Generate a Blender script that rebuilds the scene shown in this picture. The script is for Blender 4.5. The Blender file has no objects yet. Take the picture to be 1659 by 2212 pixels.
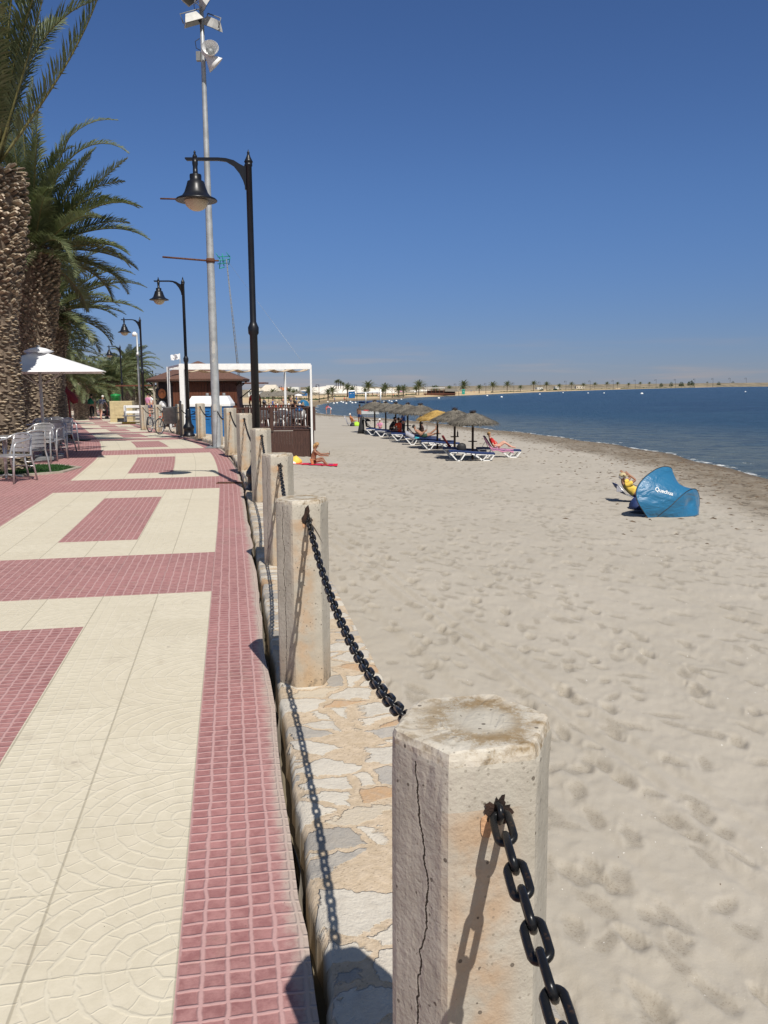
import bpy, bmesh, math, random
import numpy as np
from mathutils import Vector, Matrix, noise
from mathutils.bvhtree import BVHTree
random.seed(7); rng = np.random.default_rng(7)
S = bpy.context.scene
COL = S.collection
PI = math.pi
rad = math.radians

# ------------------------------------------------------------------ camera
F, CX, CY, HC = 1838.0, 829.5, 1106.0, 1.54
PITCH, ROLL = rad(8.28), rad(0.45)
fw = np.array([0, math.cos(PITCH), -math.sin(PITCH)]); up0 = np.array([0, math.sin(PITCH), math.cos(PITCH)]); rt0 = np.array([1., 0, 0])
RX = rt0*math.cos(ROLL) - up0*math.sin(ROLL); UX = up0*math.cos(ROLL) + rt0*math.sin(ROLL)
cam = bpy.data.cameras.new('camera'); camo = bpy.data.objects.new('camera', cam); COL.objects.link(camo)
camo.matrix_world = Matrix(((RX[0], UX[0], -fw[0], 0), (RX[1], UX[1], -fw[1], 0), (RX[2], UX[2], -fw[2], HC), (0, 0, 0, 1)))
cam.sensor_fit = 'VERTICAL'; cam.sensor_height = 24; cam.lens = 24*F/2212
cam.clip_start = 0.05; cam.clip_end = 20000
S.camera = camo
# ------------------------------------------------------------------ light
SUNV = Vector((0.285, -0.70, 1.0)).normalized()          # towards the sun
el = math.asin(SUNV.z); az = math.atan2(SUNV.x, SUNV.y)
w = bpy.data.worlds.new('World'); S.world = w; w.use_nodes = True
nt = w.node_tree; nt.nodes.clear()
sky = nt.nodes.new('ShaderNodeTexSky'); sky.sky_type = 'NISHITA'; sky.sun_disc = False
sky.sun_elevation = el; sky.sun_rotation = az
sky.air_density = 1.0; sky.dust_density = 0.0; sky.ozone_density = 3.0; sky.altitude = 0
bg = nt.nodes.new('ShaderNodeBackground'); bg.inputs[1].default_value = 0.056
hs = nt.nodes.new('ShaderNodeHueSaturation'); hs.inputs['Saturation'].default_value = 1.0
out = nt.nodes.new('ShaderNodeOutputWorld')
tint = nt.nodes.new('ShaderNodeMix'); tint.data_type = 'RGBA'; tint.blend_type = 'MULTIPLY'; tint.inputs[0].default_value = 1; 
tc_ = nt.nodes.new('ShaderNodeTexCoord'); sx_ = nt.nodes.new('ShaderNodeSeparateXYZ'); nt.links.new(tc_.outputs['Generated'], sx_.inputs[0])
mr_ = nt.nodes.new('ShaderNodeMapRange'); mr_.interpolation_type = 'SMOOTHSTEP'; nt.links.new(sx_.outputs['Z'], mr_.inputs[0]); mr_.inputs[1].default_value = -.03; mr_.inputs[2].default_value = .24
gm_ = nt.nodes.new('ShaderNodeMix'); gm_.data_type = 'RGBA'; nt.links.new(mr_.outputs[0], gm_.inputs[0]); gm_.inputs[6].default_value = (.50, .61, 1.06, 1); gm_.inputs[7].default_value = (.72, .95, 1.38, 1)
dt_ = nt.nodes.new('ShaderNodeVectorMath'); dt_.operation = 'DOT_PRODUCT'; nt.links.new(tc_.outputs['Generated'], dt_.inputs[0]); dt_.inputs[1].default_value = SUNV   # warm aureole around the sun, added out of view to neutralise blue shadows
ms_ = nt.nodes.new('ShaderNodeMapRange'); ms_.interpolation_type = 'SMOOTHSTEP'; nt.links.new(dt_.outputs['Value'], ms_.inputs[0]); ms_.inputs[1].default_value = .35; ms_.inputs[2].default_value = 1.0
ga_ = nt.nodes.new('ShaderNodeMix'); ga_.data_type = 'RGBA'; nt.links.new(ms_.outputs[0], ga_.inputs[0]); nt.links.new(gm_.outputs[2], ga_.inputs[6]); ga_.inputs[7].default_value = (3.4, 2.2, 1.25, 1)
mp_ = nt.nodes.new('ShaderNodeMapping'); mp_.inputs['Scale'].default_value = (3, 3, 40); nt.links.new(tc_.outputs['Generated'], mp_.inputs[0])
cn_ = nt.nodes.new('ShaderNodeTexNoise'); cn_.inputs['Scale'].default_value = 2.2; cn_.inputs['Detail'].default_value = 5; nt.links.new(mp_.outputs[0], cn_.inputs[0])   # faint cloud bank low over the horizon
cm_ = nt.nodes.new('ShaderNodeMapRange'); cm_.interpolation_type = 'SMOOTHSTEP'; nt.links.new(cn_.outputs[0], cm_.inputs[0]); cm_.inputs[1].default_value = .48; cm_.inputs[2].default_value = .75
cz_ = nt.nodes.new('ShaderNodeMapRange'); cz_.interpolation_type = 'SMOOTHSTEP'; nt.links.new(sx_.outputs['Z'], cz_.inputs[0]); cz_.inputs[1].default_value = .075; cz_.inputs[2].default_value = .02
cp_ = nt.nodes.new('ShaderNodeMath'); cp_.operation = 'MULTIPLY'; nt.links.new(cm_.outputs[0], cp_.inputs[0]); nt.links.new(cz_.outputs[0], cp_.inputs[1])
cf_ = nt.nodes.new('ShaderNodeMath'); cf_.operation = 'MULTIPLY'; nt.links.new(cp_.outputs[0], cf_.inputs[0]); cf_.inputs[1].default_value = .55
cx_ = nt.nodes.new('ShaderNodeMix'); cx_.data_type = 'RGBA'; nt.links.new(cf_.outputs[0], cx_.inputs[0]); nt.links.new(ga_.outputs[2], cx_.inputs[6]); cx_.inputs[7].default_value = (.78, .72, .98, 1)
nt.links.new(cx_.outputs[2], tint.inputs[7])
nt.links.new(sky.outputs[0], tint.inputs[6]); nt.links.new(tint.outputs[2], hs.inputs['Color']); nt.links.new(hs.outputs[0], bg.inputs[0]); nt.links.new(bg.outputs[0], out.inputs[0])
sl = bpy.data.lights.new('sun', 'SUN'); sl.energy = 4.95; sl.angle = rad(0.53); sl.color = (1, 0.955, 0.89)
so = bpy.data.objects.new('sun', sl); COL.objects.link(so); so.location = (5, -10, 20)
so.rotation_euler = SUNV.to_track_quat('Z', 'Y').to_euler()
S.view_settings.view_transform = 'Standard'; S.view_settings.look = 'None'; S.view_settings.exposure = 0; S.view_settings.gamma = 1

# ------------------------------------------------------------------ pixel helpers (reference measured on a 1659x2212 view)
def ray(dx, dy): return fw + RX*(dx-CX)/F - UX*(dy-CY)/F
def G(dx, dy, z=0.):
    v = ray(dx, dy); t = (z-HC)/v[2]; return Vector((v[0]*t, v[1]*t, z))
def P(dx, dy, Y):
    v = ray(dx, dy); t = Y/v[1]; return Vector((v[0]*t, Y, HC+v[2]*t))
def xat(dx, Y): return P(dx, 838, Y).x

# ------------------------------------------------------------------ tagging
def tag(o, label=None, cat=None, group=None, kind=None):
    if label: o['label'] = label
    if cat: o['category'] = cat
    if group: o['group'] = group
    if kind: o['kind'] = kind
    return o
def empty(name, loc, rz=0, label=None, cat=None, group=None):
    o = bpy.data.objects.new(name, None); COL.objects.link(o); o.empty_display_size = .2
    o.location = loc; o.rotation_euler = (0, 0, rz); return tag(o, label, cat, group)
def kids(o): return [c for c in bpy.data.objects if c.parent == o]
def copy_tree(o, parent=None):
    c = o.copy(); COL.objects.link(c)
    if parent: c.parent = parent
    for ch in kids(o): copy_tree(ch, c)
    return c
def place(o, loc, rz=0, label=None, sc=None):
    o.location = loc; o.rotation_euler = (0, 0, rz)
    if label: o['label'] = label
    if sc: o.scale = (sc, sc, sc) if not isinstance(sc, tuple) else sc
    return o

# ------------------------------------------------------------------ mesh builder
class MB:
    def __init__(s): s.v = []; s.f = []; s.m = []; s.sm = []
    def add(s, vs, fs, m=0, smooth=False):
        b = len(s.v); s.v += [tuple(map(float, p)) for p in vs]
        for f in fs: s.f.append(tuple(b+i for i in f)); s.m.append(m); s.sm.append(smooth)
        return s
    def box(s, c, d, rz=0, m=0, ry=0, rx=0):
        R = Matrix.Rotation(rz, 3, 'Z') @ Matrix.Rotation(ry, 3, 'Y') @ Matrix.Rotation(rx, 3, 'X')
        vs = [Vector(c) + R @ Vector((x*d[0]/2, y*d[1]/2, z*d[2]/2)) for x in (-1, 1) for y in (-1, 1) for z in (-1, 1)]
        return s.add(vs, [(0, 1, 3, 2), (4, 6, 7, 5), (0, 4, 5, 1), (2, 3, 7, 6), (0, 2, 6, 4), (1, 5, 7, 3)], m)
    def cbox(s, c, d, b=.01, rz=0, m=0):            # chamfered box
        R = Matrix.Rotation(rz, 3, 'Z'); x, y, z = [k/2 for k in d]; rings = []
        for zz, q in ((-z, b), (-z+b, 0), (z-b, 0), (z, b)):
            X, Y = x-q, y-q; r = []
            for px, py in ((X, Y-b), (X-b, Y), (-X+b, Y), (-X, Y-b), (-X, -Y+b), (-X+b, -Y), (X-b, -Y), (X, -Y+b)): r.append(Vector(c)+R @ Vector((px, py, zz)))
            rings.append(r)
        return s.loft(rings, m=m, smooth=False)
    def loft(s, rings, closed=True, caps=True, m=0, smooth=True):
        n = len(rings[0]); vs = [p for r in rings for p in r]; fs = []
        for i in range(len(rings)-1):
            for j in range(n if closed else n-1):
                k = (j+1) % n; fs.append((i*n+j, i*n+k, (i+1)*n+k, (i+1)*n+j))
        s.add(vs, fs, m, smooth)
        if caps and closed:
            b = len(s.v)-len(vs)
            s.f.append(tuple(b+j for j in reversed(range(n)))); s.m.append(m); s.sm.append(False)
            s.f.append(tuple(b+(len(rings)-1)*n+j for j in range(n))); s.m.append(m); s.sm.append(False)
        return s
    def lathe(s, prof, n=20, c=(0, 0, 0), m=0, smooth=True, ax=None, caps=True):
        M = Matrix.Identity(3) if ax is None else Vector(ax).to_track_quat('Z', 'Y').to_matrix()
        rings = [[Vector(c) + M @ Vector((r*math.cos(a*2*PI/n), r*math.sin(a*2*PI/n), z)) for a in range(n)] for r, z in prof]
        return s.loft(rings, m=m, smooth=smooth, caps=caps)
    def tube(s, pts, r, n=8, m=0, closed=False, flat=1.0, smooth=True):
        pts = [Vector(p) for p in pts]; L = len(pts); rings = []
        rs = r if isinstance(r, (list, tuple)) else [r]*L
        prev = None
        for i, p in enumerate(pts):
            if closed: t = pts[(i+1) % L]-pts[i-1]
            else: t = pts[min(i+1, L-1)]-pts[max(i-1, 0)]
            t.normalize()
            a = prev if prev is not None else (Vector((0, 0, 1)) if abs(t.z) < .9 else Vector((1, 0, 0)))
            u = (a - t*a.dot(t)); u.normalize(); prev = u; v = t.cross(u)
            rings.append([p + u*math.cos(k*2*PI/n)*rs[i] + v*math.sin(k*2*PI/n)*rs[i]*flat for k in range(n)])
        if closed: rings.append(rings[0]); return s.loft(rings, caps=False, m=m, smooth=smooth)
        return s.loft(rings, m=m, smooth=smooth)
    def sphere(s, c, r, n=12, m=0, sc=(1, 1, 1)):
        k = max(5, n//2+1); rings = []
        for i in range(k+1):
            a = -PI/2 + PI*(i/k); a = max(-PI/2+.05, min(PI/2-.05, a))
            rings.append([Vector(c)+Vector((r*math.cos(a)*math.cos(j*2*PI/n)*sc[0], r*math.cos(a)*math.sin(j*2*PI/n)*sc[1], r*math.sin(a)*sc[2])) for j in range(n)])
        return s.loft(rings, m=m)
    def prism(s, poly, y0, y1, m=0):                 # xz outline extruded along y
        n = len(poly); vs = [(x, y0, z) for x, z in poly]+[(x, y1, z) for x, z in poly]
        return s.add(vs, [tuple(range(n)), tuple(reversed(range(n, 2*n)))]+[(i, i+n, (i+1) % n+n, (i+1) % n) for i in range(n)], m)
    def build(s, name, mats, parent=None, loc=None, normals=True):
        me = bpy.data.meshes.new(name); me.from_pydata(s.v, [], s.f)
        for M in (mats if isinstance(mats, (list, tuple)) else [mats]): me.materials.append(M)
        me.polygons.foreach_set('material_index', s.m); me.polygons.foreach_set('use_smooth', s.sm)
        if normals and len(s.f) < 60000:
            bm = bmesh.new(); bm.from_mesh(me); bmesh.ops.recalc_face_normals(bm, faces=bm.faces); bm.to_mesh(me); bm.free()
        me.update()
        o = bpy.data.objects.new(name, me); COL.objects.link(o)
        if parent: o.parent = parent
        if loc is not None: o.location = loc
        return o
def npmesh(name, V, Q, mats, mi=None, smooth=True, uv=None, attrs=None):
    me = bpy.data.meshes.new(name); V = np.asarray(V, dtype=np.float32); Q = np.asarray(Q, dtype=np.int32); k = Q.shape[1]
    me.vertices.add(len(V)); me.vertices.foreach_set('co', V.ravel())
    me.loops.add(Q.size); me.loops.foreach_set('vertex_index', Q.ravel())
    me.polygons.add(len(Q)); me.polygons.foreach_set('loop_start', np.arange(0, Q.size, k, dtype=np.int32))
    me.update(calc_edges=True)
    for M in mats: me.materials.append(M)
    if mi is not None: me.polygons.foreach_set('material_index', np.asarray(mi, dtype=np.int32))
    me.polygons.foreach_set('use_smooth', np.full(len(Q), smooth))
    if uv is not None:
        l = me.uv_layers.new(name='st'); l.data.foreach_set('uv', np.asarray(uv, dtype=np.float32)[Q.ravel()].ravel())
    for n_, a in (attrs or {}).items():
        at = me.attributes.new(n_, 'FLOAT', 'POINT'); at.data.foreach_set('value', np.asarray(a, dtype=np.float32))
    o = bpy.data.objects.new(name, me); COL.objects.link(o); return o
def gridq(nr, nc):
    i = np.arange(nr-1)[:, None]*nc + np.arange(nc-1)[None, :]; i = i.ravel()
    return np.stack([i, i+1, i+nc+1, i+nc], 1)

# ------------------------------------------------------------------ node maths
class X:                                              # operator-overloaded socket
    def __init__(s, nt, sock): s.nt = nt; s.s = sock
    def _o(s, op, b=None, c=None):
        n = s.nt.nodes.new('ShaderNodeMath'); n.operation = op
        for i, q in enumerate((s, b, c)):
            if q is None: continue
            if isinstance(q, X): s.nt.links.new(q.s, n.inputs[i])
            else: n.inputs[i].default_value = q
        return X(s.nt, n.outputs[0])
    def __add__(s, b): return s._o('ADD', b)
    __radd__ = __add__
    def __sub__(s, b): return s._o('SUBTRACT', b)
    def __rsub__(s, b): return (s*-1)+b
    def __mul__(s, b): return s._o('MULTIPLY', b)
    __rmul__ = __mul__
    def __truediv__(s, b): return s._o('DIVIDE', b)
    def frac(s): return s._o('FRACT')
    def floor(s): return s._o('FLOOR')
    def abs(s): return s._o('ABSOLUTE')
    def sqrt(s): return s._o('SQRT')
    def lt(s, b): return s._o('LESS_THAN', b)
    def gt(s, b): return s._o('GREATER_THAN', b)
    def mn(s, b): return s._o('MINIMUM', b)
    def mx(s, b): return s._o('MAXIMUM', b)
    def atan2(s, b): return s._o('ARCTAN2', b)
    def step(s, a, b):                                # smooth ramp a->b to 0..1
        n = s.nt.nodes.new('ShaderNodeMapRange'); n.interpolation_type = 'SMOOTHSTEP'
        s.nt.links.new(s.s, n.inputs[0]); n.inputs[1].default_value = a; n.inputs[2].default_value = b; return X(s.nt, n.outputs[0])
class NM:
    def __init__(s, name, rough=.7, spec=.5, metal=0):
        s.m = bpy.data.materials.new(name); s.m.use_nodes = True; s.nt = s.m.node_tree
        s.b = s.nt.nodes['Principled BSDF']; s.b.inputs['Roughness'].default_value = rough
        s.b.inputs['Specular IOR Level'].default_value = spec; s.b.inputs['Metallic'].default_value = metal
    def new(s, t): return s.nt.nodes.new(t)
    def coord(s, kind='Object', scale=None, rot=None):
        tc = s.new('ShaderNodeTexCoord'); o = tc.outputs[kind]
        if scale or rot:
            mp = s.new('ShaderNodeMapping'); s.nt.links.new(o, mp.inputs[0])
            if scale: mp.inputs['Scale'].default_value = scale
            if rot: mp.inputs['Rotation'].default_value = rot
            o = mp.outputs[0]
        return o
    def geo(s): return s.new('ShaderNodeNewGeometry').outputs['Position']
    def uv(s):
        n = s.new('ShaderNodeUVMap'); n.uv_map = 'st'; return n.outputs[0]
    def xyz(s, v):
        n = s.new('ShaderNodeSeparateXYZ'); s.nt.links.new(v, n.inputs[0]); return [X(s.nt, o) for o in n.outputs]
    def comb(s, x, y, z=None):
        n = s.new('ShaderNodeCombineXYZ')
        for i, q in enumerate((x, y, z)):
            if q is not None: s.nt.links.new(q.s, n.inputs[i])
        return n.outputs[0]
    def noise(s, v, scale, detail=4, rough=.55, col=False, dist=0):
        n = s.new('ShaderNodeTexNoise'); n.inputs['Scale'].default_value = scale; n.inputs['Detail'].default_value = detail; n.inputs['Roughness'].default_value = rough
        n.inputs['Distortion'].default_value = dist
        if v is not None: s.nt.links.new(v, n.inputs['Vector'])
        return n.outputs[1] if col else X(s.nt, n.outputs[0])
    def vor(s, v, scale, feat='F1', out='Distance', rnd=1):
        n = s.new('ShaderNodeTexVoronoi'); n.feature = feat; n.inputs['Scale'].default_value = scale; n.inputs['Randomness'].default_value = rnd
        if v is not None: s.nt.links.new(v, n.inputs['Vector'])
        return X(s.nt, n.outputs[out]) if out == 'Distance' else n.outputs[out]
    def attr(s, name, col=False):
        n = s.new('ShaderNodeAttribute'); n.attribute_name = name; return X(s.nt, n.outputs['Fac'])
    def mix(s, f, a, b):
        n = s.new('ShaderNodeMix'); n.data_type = 'RGBA'
        if isinstance(f, X): s.nt.links.new(f.s, n.inputs[0])
        else: n.inputs[0].default_value = f
        for i, q in ((6, a), (7, b)):
            if isinstance(q, tuple): n.inputs[i].default_value = (*q[:3], 1)
            else: s.nt.links.new(q, n.inputs[i])
        return n.outputs[2]
    def ramp(s, x, stops, const=False):
        n = s.new('ShaderNodeValToRGB'); cr = n.color_ramp
        if const: cr.interpolation = 'CONSTANT'
        while len(cr.elements) < len(stops): cr.elements.new(.5)
        for e, (p, c) in zip(cr.elements, stops): e.position = p; e.color = (*c, 1)
        s.nt.links.new(x.s if isinstance(x, X) else x, n.inputs[0]); return n.outputs[0]
    def col(s, c): s.nt.links.new(c, s.b.inputs['Base Color']) if not isinstance(c, tuple) else s.b.inputs['Base Color'].default_value.__setitem__(slice(0, 3), c); return s
    def rough(s, x): s.nt.links.new(x.s, s.b.inputs['Roughness']); return s
    def bump(s, h, strength=.5, dist=.01):
        n = s.new('ShaderNodeBump'); n.inputs['Strength'].default_value = strength; n.inputs['Distance'].default_value = dist
        s.nt.links.new(h.s, n.inputs['Height']); s.nt.links.new(n.outputs[0], s.b.inputs['Normal']); return s
def simple(name, c, rough=.6, var=.18, scale=8, bump=.2, metal=0, spec=.5, dist=.004, stretch=None, coat=0):
    m = NM(name, rough, spec, metal); v = m.coord('Object', stretch)
    n = m.noise(v, scale, 5); d = tuple(k*(1-var) for k in c); l = tuple(min(1, k*(1+var)) for k in c)
    m.col(m.mix(n.step(.3, .7), d, l))
    if bump: m.bump(m.noise(v, scale*4, 4), bump, dist)
    if coat: m.b.inputs['Coat Weight'].default_value = coat
    return m.m
# ---- materials
def tiles(name, fan, red):
    m = NM(name, .75, .3); u, v, _ = m.xyz(m.uv())       # u = along s, v = across t (metres)
    w1 = m.noise(m.uv(), 9, 2); w2 = m.noise(m.uv(), 11, 2)
    T = .4
    nx, ny = (6.0, 7.0)
    a = (u + (w1-.5)*.018)/(T/ny); b = (v + (w2-.5)*.018)/(T/nx)
    sq = (a.frac()-.5).abs().mx((b.frac()-.5).abs())      # 0 centre .5 edge
    groove = sq.step(.35, .46)
    if fan:
        row = (v/.8).floor(); fu = ((u+(w1-.5)*.05)/.8+row*.5).frac()-.5; fv = ((v+(w2-.5)*.05)/.8).frac()
        fu = fu*.8; fv = fv*.8
        r = (fu*fu+fv*fv).sqrt(); ring = r/.066
        g1 = (ring.frac()-.5).abs().step(.37, .47)
        ang = fu.atan2(fv+.001)/(2*PI)*(ring.floor()*5+4)
        g2 = (ang.frac()-.5).abs().step(.44, .49)
        outer = r.gt(.62)
        g = g1.mx(g2*.85)
        groove = g*(1-outer)+groove*outer
    j1 = ((u/T).frac()-.5).abs().step(.485, .497); j2 = ((v/T).frac()-.5).abs().step(.485, .497)
    joint = j1*.6; joint = joint.mx(j2)
    big = m.noise(m.uv(), .9, 5); med = m.noise(m.uv(), 14, 5, .7); fine = m.noise(m.uv(), 90, 3)
    cell = m.new('ShaderNodeTexWhiteNoise'); m.nt.links.new(m.comb((u/T).floor(), (v/T).floor()), cell.inputs[0]); tv = X(m.nt, cell.outputs[0])
    if red:
        c1 = m.mix(med.step(.32, .68), (.25, .110, .106), (.385, .198, .185)); gc = (.50, .31, .29)
        c1 = m.mix(big.step(.45, .8)*.55, c1, (.47, .22, .21)); c1 = m.mix(tv*.22, c1, (.42, .18, .17))
        c = m.mix(groove*.85, c1, gc); c = m.mix(joint*.5, c, (.46, .27, .25))
        worn = (v*-1).step(.22, .40); c = m.mix(worn*(med.step(.3, .6)*.6+.25), c, (.50, .31, .285)); edge_ = (v*-1+(med-.5)*.10).step(.285, .34); c = m.mix(edge_*.8, c, (.42, .36, .30))
    else:
        c1 = m.mix(med.step(.3, .7), (.56, .505, .385), (.625, .565, .44)); c1 = m.mix(tv*.35, c1, (.52, .46, .34))
        c1 = m.mix(big.step(.5, .8)*.35, c1, (.46, .41, .31))
        c = m.mix(groove*.2, c1, (.66, .61, .49)); c = m.mix(j2*.7, c, (.33, .29, .21)); c = m.mix(j1*.25, c, (.36, .33, .24))
    c = m.mix(m.vor(m.uv(), 26).lt(.045)*(med.gt(.5)), c, (.10, .08, .06))       # chips and dirt specks
    dirt = m.noise(m.uv(), 3.2, 6, .7).step(.55, .8); c = m.mix(dirt*.42, c, (.30, .24, .18)); spot = m.noise(m.uv(), 7, 3, .5).step(.70, .76); c = m.mix(spot*.35, c, (.22, .18, .14)); sandy = m.noise(m.uv(), 1.3, 6, .75).step(.56, .74); c = m.mix(sandy*.22, c, (.52, .46, .37))
    m.col(c)
    h = groove*-1*.9 + fine*.25 + med*.45 - joint*.8
    m.bump(h, .7 if red else .4, .006); return m.m
M = {}
M['red'] = tiles('red_tiles', False, True); M['cream'] = tiles('cream_tiles', True, False)
def mk_concrete():
    m = NM('weathered_concrete', .88, .25); v = m.coord('Object'); x, y, z = m.xyz(v)
    oi = m.new('ShaderNodeObjectInfo'); rnd = X(m.nt, oi.outputs['Random'])
    n1 = m.noise(v, 5, 6, .65); n2 = m.noise(v, 40, 4, .6)
    c = m.mix(n1.step(.3, .7), (.37, .335, .275), (.485, .447, .375))
    lich = (z.gt(.972))*m.noise(v, 12, 8, .9).step(.40, .54)*((x-.02)*(x-.02)+y*y).sqrt().step(.03, .075)*(x*3+.9).mn(1); c = m.mix(lich*.9, c, (.22, .14, .055)); rim = z.gt(.972)*(x*x+y*y).sqrt().step(.07,.12)*n2.step(.3,.6); c = m.mix(rim*.7, c, (.62, .57, .48))
    ru = (y*-1).step(.0, .10)*((x+.0)*(x+.0)*-260+z*.4).step(-1.1, .45)*z.lt(.9)*m.noise(v, 9, 4, .6).step(.35, .62); c = m.mix(ru*.55, c, (.46, .27, .13))
    low = (z*-1).step(-.30, -.0)*n1.step(.25, .6); c = m.mix(low*.7, c, (.40, .27, .15))
    moss = (z*-1).step(-.12, -.03)*m.noise(v, 16, 4).step(.52, .65); c = m.mix(moss*.7, c, (.10, .09, .07))
    pit = m.vor(v, 34).lt(.12)*n2.gt(.45); pit2 = m.vor(v, 75).lt(.16)*n1.gt(.48)
    c = m.mix(pit*.85, c, (.11, .09, .07)); c = m.mix(pit2*.5, c, (.2, .17, .13))
    wob = m.noise(m.comb(z*0+rnd*9, z), 3.2, 8, .62); uu = x*TLX+y*TLY; ck = (uu - UC + (wob-.5)*.13 + (rnd-.5)*.03).abs()
    cr = ck.lt(n2*.0042)*(x*-1).gt(.03)*z.lt(.96)
    wob2 = m.noise(m.comb(x, z*0+rnd*5), 6, 8, .7); ck2 = (z - .80 - (rnd-.5)*.2 + (wob2-.5)*.5).abs(); cr2 = ck2.lt(.0012)*n1.gt(.60)
    c = m.mix(cr.mx(cr2), c, (.05, .04, .03))
    edge = ck.lt(.006)*(x*-1).gt(.03)*(1-cr); c = m.mix(edge*.35, c, (.6, .55, .46))
    m.col(c); m.bump(n2*.5+n1*.5-pit*1.3-pit2*.7-cr.mx(cr2)*2.5+m.noise(v, 150, 2)*.2, .8, .006); return m.m

def mk_wall():
    m = NM('stone_and_mortar', .85, .25); v = m.uv(); 
    nc = m.noise(v, 6, 4, .6, col=True)
    mp = m.new('ShaderNodeVectorMath'); mp.operation = 'MULTIPLY_ADD'; m.nt.links.new(nc, mp.inputs[0]); mp.inputs[1].default_value = (.16, .16, 0); m.nt.links.new(v, mp.inputs[2])
    st = m.new('ShaderNodeMapping'); st.inputs['Scale'].default_value = (1.35, .78, 1); m.nt.links.new(mp.outputs[0], st.inputs[0]); vv = st.outputs[0]
    e = m.vor(vv, 5.2, 'DISTANCE_TO_EDGE'); cc = m.vor(vv, 5.2, 'F1', 'Color'); r, g, b = m.xyz(cc)
    n1 = m.noise(v, 22, 5, .65); n2 = m.noise(v, 90, 4)
    keep = r.gt(.12)
    stone = (e + (n1-.5)*.12).step(.055, .085)*keep
    sc = m.ramp(g, [(0, (.60, .57, .50)), (.38, (.31, .305, .29)), (.54, (.50, .30, .15)), (.64, (.62, .58, .50)), (.84, (.37, .36, .34)), (.93, (.55, .48, .37))], True)
    sc = m.mix(n1.step(.3, .72)*.45, sc, m.mix(b, (.55, .5, .42), (.27, .24, .2)))
    mort = m.mix(n1.step(.3, .7), (.46, .36, .245), (.57, .46, .335)); mort = m.mix(m.vor(v, 60).lt(.2)*.5, mort, (.25, .18, .12))
    pz = m.xyz(m.geo())[2]
    sc = m.mix(.22, sc, mort)
    m.col(m.mix(stone, mort, sc)); m.bump(stone*.7+n1*1.0+n2*.4, .8, .010); return m.m
M['wall'] = mk_wall()
M['soil'] = simple('bare_soil', (.12, .085, .055), .95, .3, 14, .5)
def mk_sand():
    m = NM('beach_sand', .92, .15); v = m.geo(); wet = m.attr('wet'); far = m.attr('far')
    n1 = m.noise(v, .5, 5); n2 = m.noise(v, 6, 5, .65); n3 = m.noise(v, 140, 3, .7)
    c = m.mix(n1.step(.3, .7), (.395, .358, .300), (.428, .388, .328)); c = m.mix(n2.step(.4, .8)*.2, c, (.33, .285, .225))
    c = m.mix(n3.step(.35, .8)*.25, c, (.32, .27, .20))
    c = m.mix(far, c, m.mix(n1.step(.35, .65), (.50, .37, .21), (.55, .42, .26)))
    dp = m.noise(v, .9, 6, .7)
    weed = m.noise(v, 2.6, 8, .8)
    c = m.mix(wet.step(.02, .6)*(dp.step(.2, .6)*.6+.4)*.9, c, (.175, .138, .095)); c = m.mix(wet.step(.08, .35)*weed.step(.50, .60)*.75, c, (.085, .068, .048))
    c = m.mix(wet.step(.85, 1.0)*.8, c, (.12, .095, .07))
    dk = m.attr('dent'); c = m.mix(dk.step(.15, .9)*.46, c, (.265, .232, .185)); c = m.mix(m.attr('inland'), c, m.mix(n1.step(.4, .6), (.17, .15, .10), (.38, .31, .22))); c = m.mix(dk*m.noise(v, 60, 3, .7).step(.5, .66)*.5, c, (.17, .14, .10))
    sp = m.vor(v, 17); c = m.mix(sp.lt(.035), c, (.7, .67, .6)); sp2 = m.vor(m.coord('Object', (1.3, 1.2, 1)), 9); c = m.mix(sp2.lt(.022), c, (.06, .05, .04))
    m.col(c); m.bump(n2*.5+n3*.35+m.noise(v, 32, 4, .7)*.5, .55, .012); return m.m
M['sand'] = mk_sand()
def mk_sea():
    m = NM('sea_water', .16, .5); v = m.geo(); sd = m.attr('shore')
    mp = m.new('ShaderNodeMapping'); mp.inputs['Scale'].default_value = (1, 1.9, 1); mp.inputs['Rotation'].default_value = (0, 0, .25); m.nt.links.new(v, mp.inputs[0]); vv = mp.outputs[0]
    big = m.noise(vv, .035, 4, .55); n1 = m.noise(vv, .8, 6, .62, dist=.4); n2 = m.noise(vv, 3.0, 5, .6); n0 = m.noise(vv, .22, 4, .6)
    dp = sd.step(0, 26)
    c = m.mix(dp, (.105, .125, .115), (.016, .052, .085)); deep = m.mix(big.step(.35, .62), (.007, .026, .058), (.016, .048, .08))
    c = m.mix(sd.step(12, 60), c, deep)
    ck = n1.step(.44, .60); c = m.mix(ck*.6, c, (.008, .026, .052)); c = m.mix(n0.step(.5, .7)*.35, c, (.035, .085, .12)); 
    foam = sd.lt(.28)*m.noise(v, 1.3, 6, .7).step(.50, .57); foam = foam.mx((sd-1.3).abs().lt(.05)*m.noise(v, .7, 5, .7).gt(.64))
    c = m.mix(foam, c, (.75, .76, .74)); m.col(c)
    m.b.inputs['IOR'].default_value = 1.33; m.b.inputs['Specular IOR Level'].default_value = .2
    m.rough(foam*.5+.22); m.bump(n0*.6+n1*.6+n2*.25, 1.0, .75); return m.m
M['sea'] = mk_sea()
M['blackrail'] = simple('black_lamp_paint', (.009, .010, .014), .36, .2, 5, .15, spec=.35)
def mk_chain():
    m = NM('black_painted_iron', .24, .3); v = m.coord('Object'); n = m.noise(v, 60, 5, .7)
    m.col(m.mix(n.step(.58, .72), (.0095, .0098, .011), (.05, .030, .019))); m.rough(n*.4+.10); m.bump(n, .35, .0012); return m.m
M['chain'] = mk_chain()
M['holer'] = simple('ragged_dark_rust', (.028, .014, .009), .95, .6, 60, .8)
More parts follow.
